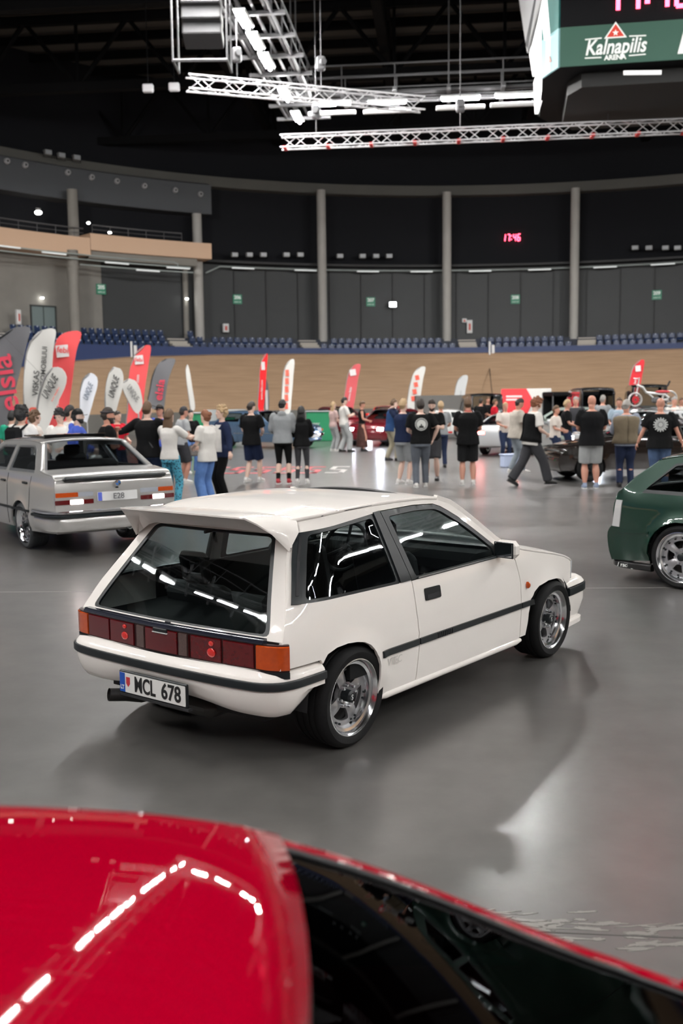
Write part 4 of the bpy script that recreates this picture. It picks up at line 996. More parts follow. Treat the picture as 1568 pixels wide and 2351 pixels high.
# ================================================================== OTHER CARS: one builder, each with its own outline
def gen_car(name, label, cat, loc, yaw, sp, group=None):
    e = empty(name, (loc[0], loc[1], 0), yaw, label, cat, group)
    P = sp['paint']; Wm = sp['W']; zb = sp['belt']; zr = sp['roofz']; Wt = sp['Wt']; sill = sp.get('sill', .22); wb = sp['wb']; det = sp.get('detail', 1)
    segs = sp['prof']; allp = [p for s_ in ('tail', 'deck', 'backlight', 'roof', 'screen', 'bonnet', 'nose') for p in segs[s_]]
    x0 = min(p[0] for p in allp); x1 = max(p[0] for p in allp)
    ra = sp.get('ra', .34); zc = sp['R']
    def S(x, z):
        w = float(np.interp(z, [.12, sill+.05, zc+.2, zb-.12, zb, zr, zr+.2], [Wm-.06, Wm-.02, Wm, Wm-.008, Wm-.035, Wt, Wt-.06]))
        if z < zb: k = 1.
        else: k = .6
        w -= k*sp.get('tr', .10)*min(max(1-(x-x0)/.45, 0), 1)**2 + k*sp.get('tf', .16)*min(max(1-(x1-x)/.9, 0), 1)**2
        if z < zb-.1:
            for cx in (0, wb):
                r = math.hypot(x-cx, z-zc); w += sp.get('flare', .018)*math.exp(-((r-ra)/.05)**2)*(1 if z > sill+.06 else .3)
        return w
    cr = sp.get('curv_r', .09); cf = sp.get('curv_f', .13); xm = (x0+x1)/2
    def cv(x): return cr*max(0, 1-(x-x0)/1.3) - cf*max(0, 1-(x1-x)/1.3)
    def edge(x, z): return (x+cv(x)*S(x, z)**2, z)
    step = .05 if det > 1 else .08
    SE = {}
    for k in segs: SE[k] = [tuple(p) for p in catmull(segs[k], step)] if len(segs[k]) > 2 else [tuple(p) for p in catmull(segs[k], .12)]
    outline = []
    for k in ('tail', 'deck', 'backlight', 'roof', 'screen', 'bonnet', 'nose'):
        for p in SE[k]:
            q = edge(*p)
            if not outline or math.hypot(q[0]-outline[-1][0], q[1]-outline[-1][1]) > .004: outline.append(q)
    top = list(outline); bot = []
    bot.append((outline[-1][0]-.02, sill))
    for cx in (wb, 0):
        h = math.sqrt(max(ra*ra-(sill-zc)**2, 0)); a0 = math.asin(max(-1, min(1, (sill-zc)/ra)))
        for t in np.linspace(a0, PI-a0, 16): bot.append((cx+ra*math.cos(t), zc+ra*math.sin(t)))
    poly = top+[p for p in bot if p[0] > outline[0][0]-.01]
    poly = poly[::-1]                      # counter-clockwise in (x, z)
    for s, fl in SIDES:
        fn = lambda a, b, s=s: (a, s*S(a, b), b)
        sd = patch('body_side', P, poly, fn, e, [rounded(w_, .02, 2) for w_ in sp['windows']], step*1.1, .02, fl)
        for w_ in sp['windows']:
            c = np.mean(np.array(w_), 0); wr = rounded(w_, .02, 2); inner = [tuple(c+(np.array(p)-c)*np.array([1-.05/max(.25, np.ptp(np.array(w_)[:, 0])), 1-.06/max(.2, np.ptp(np.array(w_)[:, 1]))])) for p in wr]
            wf = patch('window_frame', sp.get('frame', TRIM), wr, fn, sd, [inner], step, .02, fl, off=.003)
            patch('window_glass', sp.get('glass', DGLASS), wr, fn, wf, (), .08, .004, fl, off=-.008)
        for nm, m_, pl_, off in sp.get('side', []):
            patch(nm, m_, pl_, fn, e, (), step, .02, fl, off=off)
        for xx in sp.get('doorlines', []):
            pts = [Vector((xx[0]+(xx[1]-xx[0])*t, s*(S(xx[0]+(xx[1]-xx[0])*t, sill+.03+(zb-.03-sill)*t)+.001), sill+.03+(zb-.03-sill)*t)) for t in np.linspace(0, 1, 9)]
            MB().tube(pts, .004, 4).build('door_gap', DARK, sd)
        for xx, zz in sp.get('handles', []):
            MB().box((xx, s*(S(xx, zz)+.012), zz), (.16, .025, .03), None, .008).build('door_handle', sp.get('handle_m', TRIM), sd, 40)
        if sp.get('mirror'):
            mx, mz = sp['mirror']; MB().box((mx, s*(S(mx, mz)+.11), mz+.03), (.10, .2, .12), None, .03).build('mirror', sp.get('mirror_m', P), e, 40)
    NT = 17; TT = [math.sin(t) for t in np.linspace(-PI/2, PI/2, NT)]
    def surf(x, z, t, crown=.0, hb=0.):
        y = t*S(*edge(x, z)); return Vector((x+cv(x)*y*y+hb*(1-t*t), y, z+crown*(1-abs(t)**2.2)))
    HB = sp.get('hb', .05)
    bulge = {'tail': 0, 'deck': .018, 'backlight': 0, 'roof': .035, 'screen': 0, 'bonnet': .035, 'nose': 0}
    names = {'tail': 'rear_panel', 'deck': 'boot_lid', 'roof': 'roof', 'bonnet': 'bonnet', 'nose': 'front_panel'}
    for k in ('tail', 'deck', 'roof', 'bonnet', 'nose'):
        pts = SE[k]; L = len(pts); rows = []
        for i, (x, z) in enumerate(pts):
            u = i/(L-1); f = bulge[k]
            if k == 'bonnet': f *= 1-u**3
            if k == 'deck': f *= 1-(1-u)**3
            rows.append([surf(x, z, t, f, (HB*u**3 if k == 'roof' else 0)) for t in TT])
        o = strip(rows, names[k], P, e); 
        so = o.modifiers.new('s', 'SOLIDIFY'); so.thickness = .015; so.offset = -1
    for k, nm in (('backlight', 'rear_window'), ('screen', 'windscreen')):
        pts = SE[k]; L = len(pts); tw = sp.get('pillar', .90)
        A_ = [[surf(x, z, t, .035*((i/(L-1)) if k == 'backlight' else 1-i/(L-1)), 0 if k == 'backlight' else HB) for t in np.linspace(-tw, tw, 13)] for i, (x, z) in enumerate(pts)]
        g = strip(A_, nm, sp.get('glass', DGLASS), e)
        fr_ = sp.get('gframe', TRIM); mb = MB(); up_ = [r[0] for r in A_]; dn = [r[-1] for r in A_]
        for path in (A_[0], A_[-1], up_, dn): mb.tube([p+Vector((0, 0, .004)) for p in path], sp.get('seal', .014), 5)
        mb.build('window_seal', fr_, g, 60)
        for s in (-1, 1):
            B_ = [[surf(x, z, s*t, .035*((i/(L-1)) if k == 'backlight' else 1-i/(L-1)), 0 if k == 'backlight' else HB) for t in np.linspace(tw, 1, 4)] for i, (x, z) in enumerate(pts)]
            o = strip(B_, 'pillar', P, e); so = o.modifiers.new('s', 'SOLIDIFY'); so.thickness = .02; so.offset = 0
    # faces at the back and the front as (y, z) -> point, for lamps, plates and trims
    rt = sorted([p for p in segs['tail']], key=lambda p: p[1]); ft = sorted([p for p in segs['nose']], key=lambda p: p[1])
    def rear(y, z): x = float(np.interp(z, [p[1] for p in rt], [p[0] for p in rt])); return (x+cv(x)*y*y, y, z)
    def front(y, z): x = float(np.interp(z, [p[1] for p in ft], [p[0] for p in ft])); return (x+cv(x)*y*y, y, z)
    for nm, m_, y0, y1, z0, z1, off in sp.get('rear', []):
        patch(nm, m_, rounded([(y0, z0), (y1, z0), (y1, z1), (y0, z1)], .008, 2), rear, e, (), .06, .03, True, off=off)
    for nm, m_, y0, y1, z0, z1, off in sp.get('front', []):
        patch(nm, m_, rounded([(y0, z0), (y1, z0), (y1, z1), (y0, z1)], .008, 2), front, e, (), .06, .03, False, off=off)
    for nm, m_, end, z0, z1, off, wrap in sp.get('bumpers', []):
        # trim or bumper bar round the end of the car
        f_ = rear if end == 'r' else front; sg = -1 if end == 'r' else 1; zz = (z0+z1)/2; pth = []
        ye = S(f_(Wm, zz)[0], zz)-.05
        side_x = f_(ye, zz)[0]-sg*.10
        xs = side_x-sg*wrap
        for y in np.linspace(-ye, ye, 13): q = f_(y, zz); pth.append((q[0]+sg*off, y))
        arc = [(xs, S(xs, zz)+off*.6), (side_x, S(side_x, zz)+off*.6)]
        path = [(a, -b) for a, b in arc]+pth+[(a, b) for a, b in arc[::-1]]
        path = [tuple(p) for p in catmull(path, .06)]
        rows = []
        for i, p in enumerate(path):
            a = np.array(path[max(i-1, 0)]); b = np.array(path[min(i+1, len(path)-1)]); t = b-a; t = t/(np.linalg.norm(t)+1e-9); n = np.array([t[1], -t[0]])*sg; h = (z1-z0)/2
            rows.append([Vector((p[0]+n[0]*d, p[1]+n[1]*d, zz+q)) for d, q in ((-.05, -h), (-.004, -h), (.012, -h*.6), (.012, h*.6), (-.004, h), (-.05, h))])
        MB().loft(rows).build(nm, m_, e, 40)
    MB().box(((x0+x1)/2, 0, sill+.08), ((x1-x0)*.9, Wm*1.3, .1)).box(((x0+x1)/2, 0, zc+.15), ((x1-x0)*.5, Wm*1.85, .1)).build('underbody', DARK, e)
    lin = MB()
    for cx in (0, wb):
        for s in (-1, 1):
            PP = [(cx+(ra+.01)*math.cos(t), zc+(ra+.01)*math.sin(t)) for t in np.linspace(-.3, PI+.3, 14)]
            lin.loft([[Vector((a, s*(Wm-.04), b)) for a, b in PP], [Vector((a, s*(Wm-.34), b)) for a, b in PP]], cap=False, closed=False)
            lin.loft([[Vector((a, s*(Wm-.34), b)) for a, b in PP], [Vector((a, s*(Wm-.34), zc)) for a, b in PP]], cap=False, closed=False)
    lin.build('wheel_arch_liner', DARK, e)
    ix = sp.get('cabin', (.2, wb*.55))
    it = MB().box(((ix[0]+ix[1])/2, 0, zb-.14), (ix[1]-ix[0]+1.0, Wm*1.72, .04)); it.build('cabin_floor', DARK, e)
    if det:
        for y in (-.36, .36):
            MB().box((ix[1]-.1, y, zb-.03), (.14, .46, .42), Matrix.Rotation(-.2, 3, 'Y'), .05).box((ix[1]-.16, y, zb+.23), (.08, .24, .15), Matrix.Rotation(-.2, 3, 'Y'), .03).build('seat', sp.get('seat_m', DARK), e, 40)
        MB().box((ix[0], 0, zb-.03), (.16, Wm*1.5, .34), Matrix.Rotation(-.2, 3, 'Y'), .05).build('rear_bench', sp.get('seat_m', DARK), e, 40)
    wv = sp['wheels']
    for cx in (0, wb):
        for s in (-1, 1):
            wheel(e, cx, s*wv.get('y', Wm-.015), sp['R'], s, sp['R'], wv['rr'], wv.get('width', .2), nwin=wv.get('n', 5), win=wv.get('win', (.35, .8, .2, .4)), face=wv.get('face', ALUM), lip=wv.get('lip', ALU), dish=wv.get('dish', .04), lugs=wv.get('lugs', 4), camber=wv.get('camber', 0) if cx == 0 else wv.get('camber', 0)*.6, rot=wv.get('rot', .3), bolts=wv.get('bolts', 0), tyre_m=wv.get('tyre', RUB), detail=wv.get('detail', det))
    return e, S, rear, front
def paint(name, col, metal=0., rough=.25, flake=0): return mat(name, col, rough, metal, coat=1.)
SEDAN = dict(
    tail=[(-1.10, .30), (-1.14, .42), (-1.13, .60), (-1.12, .80), (-1.10, .93)],
    deck=[(-1.10, .93), (-1.04, .975), (-.80, 1.0), (-.60, 1.02)],
    backlight=[(-.60, 1.02), (-.40, 1.17), (-.16, 1.345)],
    roof=[(-.16, 1.345), (.05, 1.362), (.5, 1.372), (1.0, 1.362), (1.28, 1.335)],
    screen=[(1.28, 1.335), (1.55, 1.16), (1.85, .975)],
    bonnet=[(1.85, .975), (2.3, .93), (2.9, .87), (3.30, .80)],
    nose=[(3.30, .80), (3.36, .74), (3.40, .60), (3.38, .42), (3.34, .28)])
SEDAN_W = [[(-.42, 1.0), (.52, .99), (.60, 1.31), (.02, 1.325), (-.10, 1.28)], [(.62, .99), (1.68, .985), (1.34, 1.22), (1.18, 1.30), (.70, 1.312)]]
# ---- silver saloon at the left
SIL = mat('silver car paint', (.50, .49, .475), .28, .55, coat=1.)
CHR = CHROME; PWH = mat('white show plate', (.68, .68, .68), .35, emit=.0)
GREYP = mat('grey rear panel', (.42, .42, .43), .35, .4)
c28, S28, r28, f28 = gen_car('saloon_car', 'silver four-door saloon with black boot spoiler and plate E28 at the left', 'car', (-3.44, 13.528), 2.203, dict(
    paint=SIL, W=.83, belt=.96, roofz=1.34, Wt=.575, wb=2.625, R=.30, ra=.335, sill=.27, prof=SEDAN, windows=SEDAN_W, frame=mat('bright window frame', (.35, .36, .37), .3, .8), gframe=mat('bright window frame'), detail=2, cabin=(.25, 1.35), tr=.05, curv_r=.05,
    doorlines=[(.50, .48), (-.28, -.38)], handles=[(.62, .86), (-.20, .87)], mirror=(1.62, .98), handle_m=TRIM, glass=DGLASS,
    side=[('side_moulding', TRIM, [(-.34, .505), (-.34, .535), (2.30, .535), (2.30, .505)][::-1], .012)],
    rear=[('amber_lens', AMB_L, .50, .775, .735, .79, .02), ('clear_lens', mat('grey clear lens', (.35, .37, .42), .2, coat=1.), .31, .50, .735, .79, .018), ('red_lens', RED_L, .60, .785, .645, .70, .02), ('red_lens', RED_L, .31, .44, .645, .70, .02), ('lit_lens', WHT_ON, .44, .60, .648, .698, .022),
          ('amber_lens', AMB_L, -.775, -.56, .735, .79, .02), ('clear_lens', mat('grey clear lens'), -.56, -.31, .735, .79, .018), ('red_lens', RED_L, -.785, -.64, .645, .70, .02), ('red_lens', RED_L, -.48, -.31, .645, .70, .02), ('lit_lens', WHT_ON, -.64, -.48, .648, .698, .022),
          ('rear_fascia', GREYP, -.79, .79, .63, .80, .006), ('plate', PWH, -.26, .26, .665, .775, .03), ('plate_band', mat('violet plate band', (.10, .14, .60), .4), .205, .255, .668, .772, .033), ('lock', CHROME, -.02, .02, .81, .83, .02)],
    bumpers=[('rear_bumper_chrome', CHROME, 'r', .535, .575, .10, .40), ('rear_bumper_strip', TRIM, 'r', .49, .53, .115, .40), ('rear_bumper', SIL, 'r', .33, .49, .09, .38), ('front_bumper', CHROME, 'f', .45, .56, .08, .3)],
    front=[('grille', TRIM, -.6, .6, .60, .74, .01), ('headlight', HEAD_ON, .4, .7, .62, .72, .02), ('headlight', HEAD_ON, -.7, -.4, .62, .72, .02)],
    wheels=dict(rr=.235, n=12, win=(.42, .86, .13, .16), lip=CHROME, face=mat('bright wheel face', (.7, .7, .72), .2, 1.), dish=.04, width=.24, camber=-.10, y=.80, tyre=mat('blue-lit tyre', (.03, .033, .037), .6))))
BM = MB().box((-1.10, 0, .945), (.12, 1.34, .055), Matrix.Rotation(.25, 3, 'Y'), .02); BM.build('boot_spoiler', TRIM, c28, 40)
Te = frame((-1.165, 0, .877), (0, -1, 0), (0, 0, 1))
MB().lathe([(0, .012), (.036, .01), (.04, 0), (.0, 0)], Te, 24).build('round_badge', CHROME, c28, 40)
q = MB()
for k in (0, 2): q.prism([(0, 0)]+[(.03*math.cos(t), .03*math.sin(t)) for t in np.linspace(k*PI/2, (k+1)*PI/2, 6)], .002, Te @ Matrix.Translation((0, 0, .012)))
q.build('badge_blue', mat('badge blue', (.02, .12, .4), .4), c28)
text_obj('plate_text', 'E28', mat('grey plate print', (.13, .13, .14), .5), c28, frame((-1.183, 0, .718), (0, -1, 0), (0, 0, 1)), .10, .003, bold=.001)
for y in (-.13, -.21): MB().lathe([(.038, -.2), (.038, .0), (.030, .0), (.030, -.2)], frame((-1.20, y, .335), (0, -1, 0), (0, 0, 1)), 18, True).build('exhaust_tip', CHROME, c28, 40)
MB().box((.55, 0, 1.42), (.85, .8, .02)).box((.14, 0, 1.425), (.03, .85, .05)).build('sunroof', mat('gloss black', (.006, .006, .007), .08, coat=1.), c28)
MB().box((-.55, .0, .30), (.5, .5, .12), None, .05).build('silencer', CHROME, c28, 40)
# ---- dark green hatchback at the right edge
GRP = mat('metallic green paint', (.0005, .030, .016), .35, .3, coat=1.)
gcar, Sg, rg, fg_ = gen_car('hatchback_car', 'dark metallic green hatchback cut off by the right edge of the picture', 'car', (3.884, 10.395), -.804, dict(
    paint=GRP, W=.85, belt=.90, roofz=1.26, Wt=.62, wb=2.55, R=.312, ra=.345, sill=.24, detail=2, cabin=(.1, 1.2), tr=.11, curv_r=.12, flare=.04,
    prof=dict(tail=[(-.86, .20), (-.90, .34), (-.905, .48), (-.86, .54), (-.83, .56), (-.83, .72), (-.80, .86)], deck=[(-.80, .86), (-.785, .89), (-.76, .91)], backlight=[(-.76, .91), (-.60, 1.06), (-.36, 1.235)],
              roof=[(-.36, 1.235), (-.15, 1.272), (.4, 1.30), (.9, 1.285), (1.15, 1.25)], screen=[(1.15, 1.25), (1.5, 1.07), (1.85, .92)], bonnet=[(1.85, .92), (2.3, .87), (2.9, .78), (3.15, .70)], nose=[(3.15, .70), (3.22, .6), (3.26, .42), (3.2, .22)]),
    windows=[[(-.45, .912), (.42, .905), (.42, 1.225), (.05, 1.235), (-.17, 1.205)], [(.50, .905), (1.66, .90), (1.25, 1.16), (1.02, 1.222), (.50, 1.23)]], glass=DGLASS, doorlines=[(.46, .44), (1.55, 1.60)], handles=[(.62, .80)], mirror=(1.6, .92),
    rear=[('tail_lamp', mat('clear tail lens', (.55, .55, .55), .15, .1, coat=1.), -.70, -.60, .56, .82, .03), ('tail_lamp', mat('clear tail lens'), .60, .70, .56, .82, .03), ('plate', PWH, -.26, .26, .60, .71, .02)],
    side=[('lamp_side', mat('clear tail lens'), [(-.775, .555), (-.68, .555), (-.655, .825), (-.735, .825)], .01), ('bumper_crease', GRP, [(-.80, .50), (-.33, .515), (-.33, .535), (-.76, .535)], .012)],
    bumpers=[('rear_lip', mat('black rear lip', (.01, .01, .01), .4), 'r', .13, .20, .0, .38)],
    wheels=dict(rr=.250, n=5, win=(.42, .80, .26, .36), lip=ALU, face=mat('silver wheel face', (.5, .5, .52), .3, .9), dish=.05, width=.22, bolts=30, y=.855, rot=.6)))
MB().cyl((-.30, 0, 1.34), (-.42, 0, 1.39), .012, n=6).build('aerial', TRIM, gcar)
text_obj('lip_print', '/ racing', mat('white print'), gcar, frame((-.62, -.80, .165), (1, .0, 0), (0, 0, 1)), .06, .004)
# ---- red car whose roof fills the bottom of the frame
REDP = mat('red car paint', (.33, .0, .014), .6, .0, coat=.8, spec=.0)
GLB = glass_mat('black-tinted screen', (.05, .055, .06), .3)
rc, Sr, rr_, fr_ = gen_car('coupe_car', 'red car in the foreground, its roof and black windscreen filling the bottom of the frame', 'car', (-1.75, .985), 0., dict(
    paint=REDP, W=.84, belt=.86, roofz=1.24, Wt=.545, wb=2.5, R=.30, ra=.34, sill=.2, detail=2, cabin=(.1, 1.2), tr=.08, pillar=.95, curv_f=.02, hb=.065, seal=.006,
    prof=dict(tail=[(-.85, .25), (-.90, .45), (-.86, .8), (-.84, .9)], deck=[(-.84, .9), (-.75, .93)], backlight=[(-.75, .93), (-.35, 1.20)],
              roof=[(-.35, 1.17), (.2, 1.24), (.8, 1.268), (1.1, 1.270), (1.35, 1.257), (1.484, 1.242), (1.584, 1.219), (1.64, 1.197)], screen=[(1.64, 1.197), (1.755, 1.145), (1.902, 1.062), (2.062, .959), (2.236, .861), (2.378, .80)],
              bonnet=[(2.378, .80), (2.8, .77), (3.2, .70)], nose=[(3.2, .70), (3.28, .6), (3.3, .4), (3.26, .22)]),
    windows=[[(-.40, .90), (.50, .885), (.50, 1.17), (-.05, 1.17)], [(.58, .885), (2.08, .88), (1.72, 1.09), (1.50, 1.165), (.58, 1.175)]], glass=GLB, gframe=mat('dark grey seal', (.035, .035, .037), .45), doorlines=[(.54, .52)], handles=[(.7, .8)],
    rear=[('tail_lamp', RED_L, -.8, -.5, .65, .8, .02), ('tail_lamp', RED_L, .5, .8, .65, .8, .02)], front=[('headlight', mat('clear headlight glass'), -.7, -.4, .55, .68, .02), ('headlight', mat('clear headlight glass'), .4, .7, .55, .68, .02)],
    wheels=dict(rr=.23, n=5, width=.2)))
# ---- cars further back
def colour(sp, **k): d = dict(sp); d.update(k); return d
BASE = dict(W=.83, belt=.95, roofz=1.34, Wt=.60, wb=2.6, R=.30, ra=.335, sill=.24, prof=SEDAN, windows=SEDAN_W, detail=1, cabin=(.25, 1.35), doorlines=[(.5, .48), (-.28, -.38)], handles=[(.62, .86)], mirror=(1.6, .97), wheels=dict(rr=.21, n=5, width=.2, detail=1), glass=DGLASS)
BLUP = mat('pale blue car paint', (.10, .17, .27), .25, .4, coat=1.)
bl_ = colour(BASE, paint=BLUP, frame=CHROME, gframe=CHROME, front=[('grille', TRIM, -.62, .62, .60, .76, .015), ('headlight', mat('old round headlight', (.6, .62, .62), .15, .4), .34, .46, .62, .74, .03), ('headlight', mat('old round headlight'), .5, .62, .62, .74, .03), ('headlight', mat('old round headlight'), -.46, -.34, .62, .74, .03), ('headlight', mat('old round headlight'), -.62, -.5, .62, .74, .03), ('grille_bar', CHROME, -.62, .62, .765, .79, .03), ('kidney', CHROME, -.08, .08, .60, .76, .035), ('indicator', AMB_L, -.78, -.68, .63, .70, .03), ('indicator', AMB_L, .68, .78, .63, .70, .03), ('plate', PWH, -.26, .26, .42, .53, .14)],
    bumpers=[('front_bumper', CHROME, 'f', .44, .56, .10, .35), ('front_spoiler', BLUP, 'f', .28, .38, .05, .2), ('rear_bumper', CHROME, 'r', .44, .56, .10, .35)], side=[('chrome_strip', CHROME, [(-.34, .55), (-.34, .57), (2.3, .57), (2.3, .55)][::-1], .012)])
gen_car('saloon_car', 'pale blue old saloon with chrome bumper and black grille, behind the man in navy shorts', 'car', (-3.9, 39.9), math.radians(-32), bl_)
HATCH = dict(tail=[(-.72, .25), (-.78, .45), (-.74, .8), (-.70, .92)], deck=[(-.70, .92), (-.66, .95)], backlight=[(-.66, .95), (-.5, 1.12), (-.30, 1.30)], roof=[(-.30, 1.30), (.1, 1.36), (.7, 1.37), (1.2, 1.33)],
             screen=[(1.2, 1.33), (1.5, 1.15), (1.82, .97)], bonnet=[(1.82, .97), (2.3, .90), (2.9, .80), (3.1, .72)], nose=[(3.1, .72), (3.18, .6), (3.2, .42), (3.15, .24)])
HATCH_W = [[(-.38, .98), (.45, .96), (.45, 1.28), (-.12, 1.28)], [(.52, .96), (1.62, .96), (1.28, 1.18), (1.1, 1.28), (.52, 1.29)]]
LOW = dict(tail=[(-.95, .28), (-1.02, .45), (-1.0, .75), (-.97, .90)], deck=[(-.97, .90), (-.8, .93), (-.55, .94)], backlight=[(-.55, .94), (-.3, 1.07), (.05, 1.21)], roof=[(.05, 1.21), (.4, 1.25), (.8, 1.25), (1.1, 1.21)],
           screen=[(1.1, 1.21), (1.4, 1.05), (1.75, .89)], bonnet=[(1.75, .89), (2.2, .84), (2.9, .72), (3.1, .66)], nose=[(3.1, .66), (3.2, .55), (3.22, .4), (3.16, .22)])
LOW_W = [[(-.30, .93), (.40, .925), (.45, 1.17), (.12, 1.165)], [(.47, .925), (1.55, .91), (1.22, 1.09), (1.02, 1.17), (.52, 1.18)]]
lampsf = [('headlight', HEAD_ON, -.72, -.50, .60, .70, .02), ('headlight', HEAD_ON, .50, .72, .60, .70, .02), ('grille', TRIM, -.45, .45, .56, .68, .01), ('intake', DARK, -.5, .5, .3, .42, .01)]
lampsr = [('tail_lamp', RED_L, -.74, -.5, .68, .80, .02), ('tail_lamp', RED_L, .5, .74, .68, .80, .02), ('plate', PWH, -.26, .26, .50, .61, .02)]
MAR = mat('burgundy car paint', (.16, .008, .015), .2, .2, coat=1.)
gen_car('hatchback_car', 'burgundy hatchback with bright white headlamp behind the woman in the long skirt', 'car', (2.4, 41.5), math.radians(-118), colour(BASE, paint=MAR, prof=HATCH, windows=HATCH_W, wb=2.5, front=lampsf, rear=lampsr, doorlines=[(.48, .47)], cabin=(.1, 1.2)))
gen_car('hatchback_car', 'bright red hatchback just behind the burgundy one', 'car', (2.5, 51.8), math.radians(-100), colour(BASE, paint=mat('bright red paint', (.6, .02, .015), .2, coat=1.), prof=HATCH, windows=HATCH_W, wb=2.5, front=lampsf, rear=lampsr, detail=0, wheels=dict(rr=.2, n=5, detail=0)))
gen_car('hatchback_car', 'dark red hatchback beyond the man in white t-shirt and pale trousers', 'car', (-.4, 52.5), math.radians(-70), colour(BASE, paint=MAR, prof=HATCH, windows=HATCH_W, wb=2.5, front=[lampsf[2]], rear=lampsr, detail=0, wheels=dict(rr=.2, n=5, detail=0)))
WHC = mat('white race car paint', (.7, .7, .68), .2, coat=1.)
gen_car('coupe_car', 'small white car with a red stripe along its sill between the t-shirt men', 'car', (5.3, 45.3), math.radians(175), colour(BASE, paint=WHC, prof=LOW, windows=LOW_W, belt=.92, roofz=1.2, wb=2.5, front=lampsf[2:], rear=lampsr, side=[('red_stripe', mat('red stripe', (.6, .02, .02), .3), [(.38, .26), (.38, .34), (2.1, .34), (2.1, .26)][::-1], .006)], doorlines=[(.48, .47)], cabin=(.1, 1.2)))
LSIL = mat('light silver paint', (.62, .63, .64), .22, .45, coat=1.)
gen_car('coupe_car', 'silver low coupe seen from behind with lit red tail lamps', 'car', (5.3, 32.6), math.radians(62), colour(BASE, paint=LSIL, prof=LOW, windows=LOW_W, belt=.92, roofz=1.2, wb=2.45, front=lampsf[2:], W=.86,
    rear=[('lit_lamp', RED_ON, -.72, -.40, .66, .77, .02), ('lit_lamp', RED_ON, .40, .72, .66, .77, .02), ('lamp_core', WHT_ON, -.62, -.50, .69, .74, .024), ('lamp_core', WHT_ON, .50, .62, .69, .74, .024), ('plate', mat('yellowish plate', (.5, .42, .25), .4), -.26, .2, .50, .60, .02), ('diffuser', DARK, -.6, .6, .27, .38, .01)], doorlines=[(.48, .47)], cabin=(.1, 1.2)))
DKB = mat('black-brown car paint', (.018, .012, .010), .1, .1, coat=1.)
gen_car('coupe_car', 'glossy black-brown low coupe behind the man in pale grey shorts', 'car', (7.8, 23.2), math.radians(186), colour(BASE, paint=DKB, prof=dict(LOW, roof=[(.05, 1.27), (.4, 1.32), (.8, 1.32), (1.1, 1.28)], backlight=[(-.55, .96), (-.3, 1.12), (.05, 1.27)], deck=[(-.97, .90), (-.8, .94), (-.55, .96)], screen=[(1.1, 1.28), (1.4, 1.1), (1.75, .92)], bonnet=[(1.75, .92), (2.2, .86), (2.9, .74), (3.1, .66)]), windows=LOW_W, belt=.93, roofz=1.27, wb=2.5, front=[lampsf[2]], rear=lampsr, side=[('sill_strip', CHROME, [(.42, .235), (.42, .255), (2.1, .255), (2.1, .235)][::-1], .008)], doorlines=[(.48, .47), (1.6, 1.62)], cabin=(.1, 1.2), wheels=dict(rr=.23, n=5, face=TRIM, lip=TRIM)))
BLKP = mat('black car paint', (.008, .008, .009), .12, .1, coat=1.)
gen_car('hatchback_car', 'black car beyond the man with the gear-wheel print on his back', 'car', (10.8, 25.3), math.radians(150), colour(BASE, paint=BLKP, prof=HATCH, windows=HATCH_W, wb=2.5, front=[lampsf[2]], rear=lampsr, cabin=(.1, 1.2), detail=1))
gen_car('saloon_car', 'pale silver car between the two bald men at the right', 'car', (9.9, 29.6), math.radians(200), colour(BASE, paint=LSIL, front=lampsf, rear=lampsr, detail=1))
gen_car('saloon_car', 'grey-green car in the row behind the curly-haired walking man', 'car', (9.3, 38.0), math.radians(160), colour(BASE, paint=mat('pale green paint', (.32, .38, .34), .3, .2, coat=1.), front=[lampsf[2]], rear=lampsr, detail=0, wheels=dict(rr=.2, n=5, detail=0)))
def van(loc, yaw, label, m, L=4.6, H=1.9):
    gen_car('van', label, 'van', loc, yaw, colour(BASE, paint=m, roofz=H-.05, belt=1.05, Wt=.75, prof=dict(tail=[(-.9, .3), (-.95, .6), (-.93, 1.1), (-.92, 1.2)], deck=[(-.92, 1.2), (-.91, 1.25)], backlight=[(-.91, 1.25), (-.84, H-.08)], roof=[(-.84, H-.08), (-.6, H), (.8, H), (1.6, H-.08)],
        screen=[(1.6, H-.08), (2.1, 1.35), (2.35, 1.1)], bonnet=[(2.35, 1.1), (2.9, .98), (3.1, .85)], nose=[(3.1, .85), (3.2, .6), (3.18, .3)]), windows=[[(-.6, 1.12), (.5, 1.1), (.5, H-.2), (-.55, H-.22)], [(.6, 1.1), (2.0, 1.1), (1.6, H-.3), (.6, H-.2)]], front=[lampsf[2]], rear=lampsr, detail=0, wheels=dict(rr=.2, n=5, detail=0)))
van((6.75, 48.5), math.radians(93), 'black van with people in front of it, left of the red and white banner', BLKP)
van((11.3, 46), math.radians(90), 'black van right of the red and white banner', BLKP, H=2.1)
van((13.4, 45), math.radians(80), 'black van far back behind the bald man in grey shorts', BLKP, H=2.2)
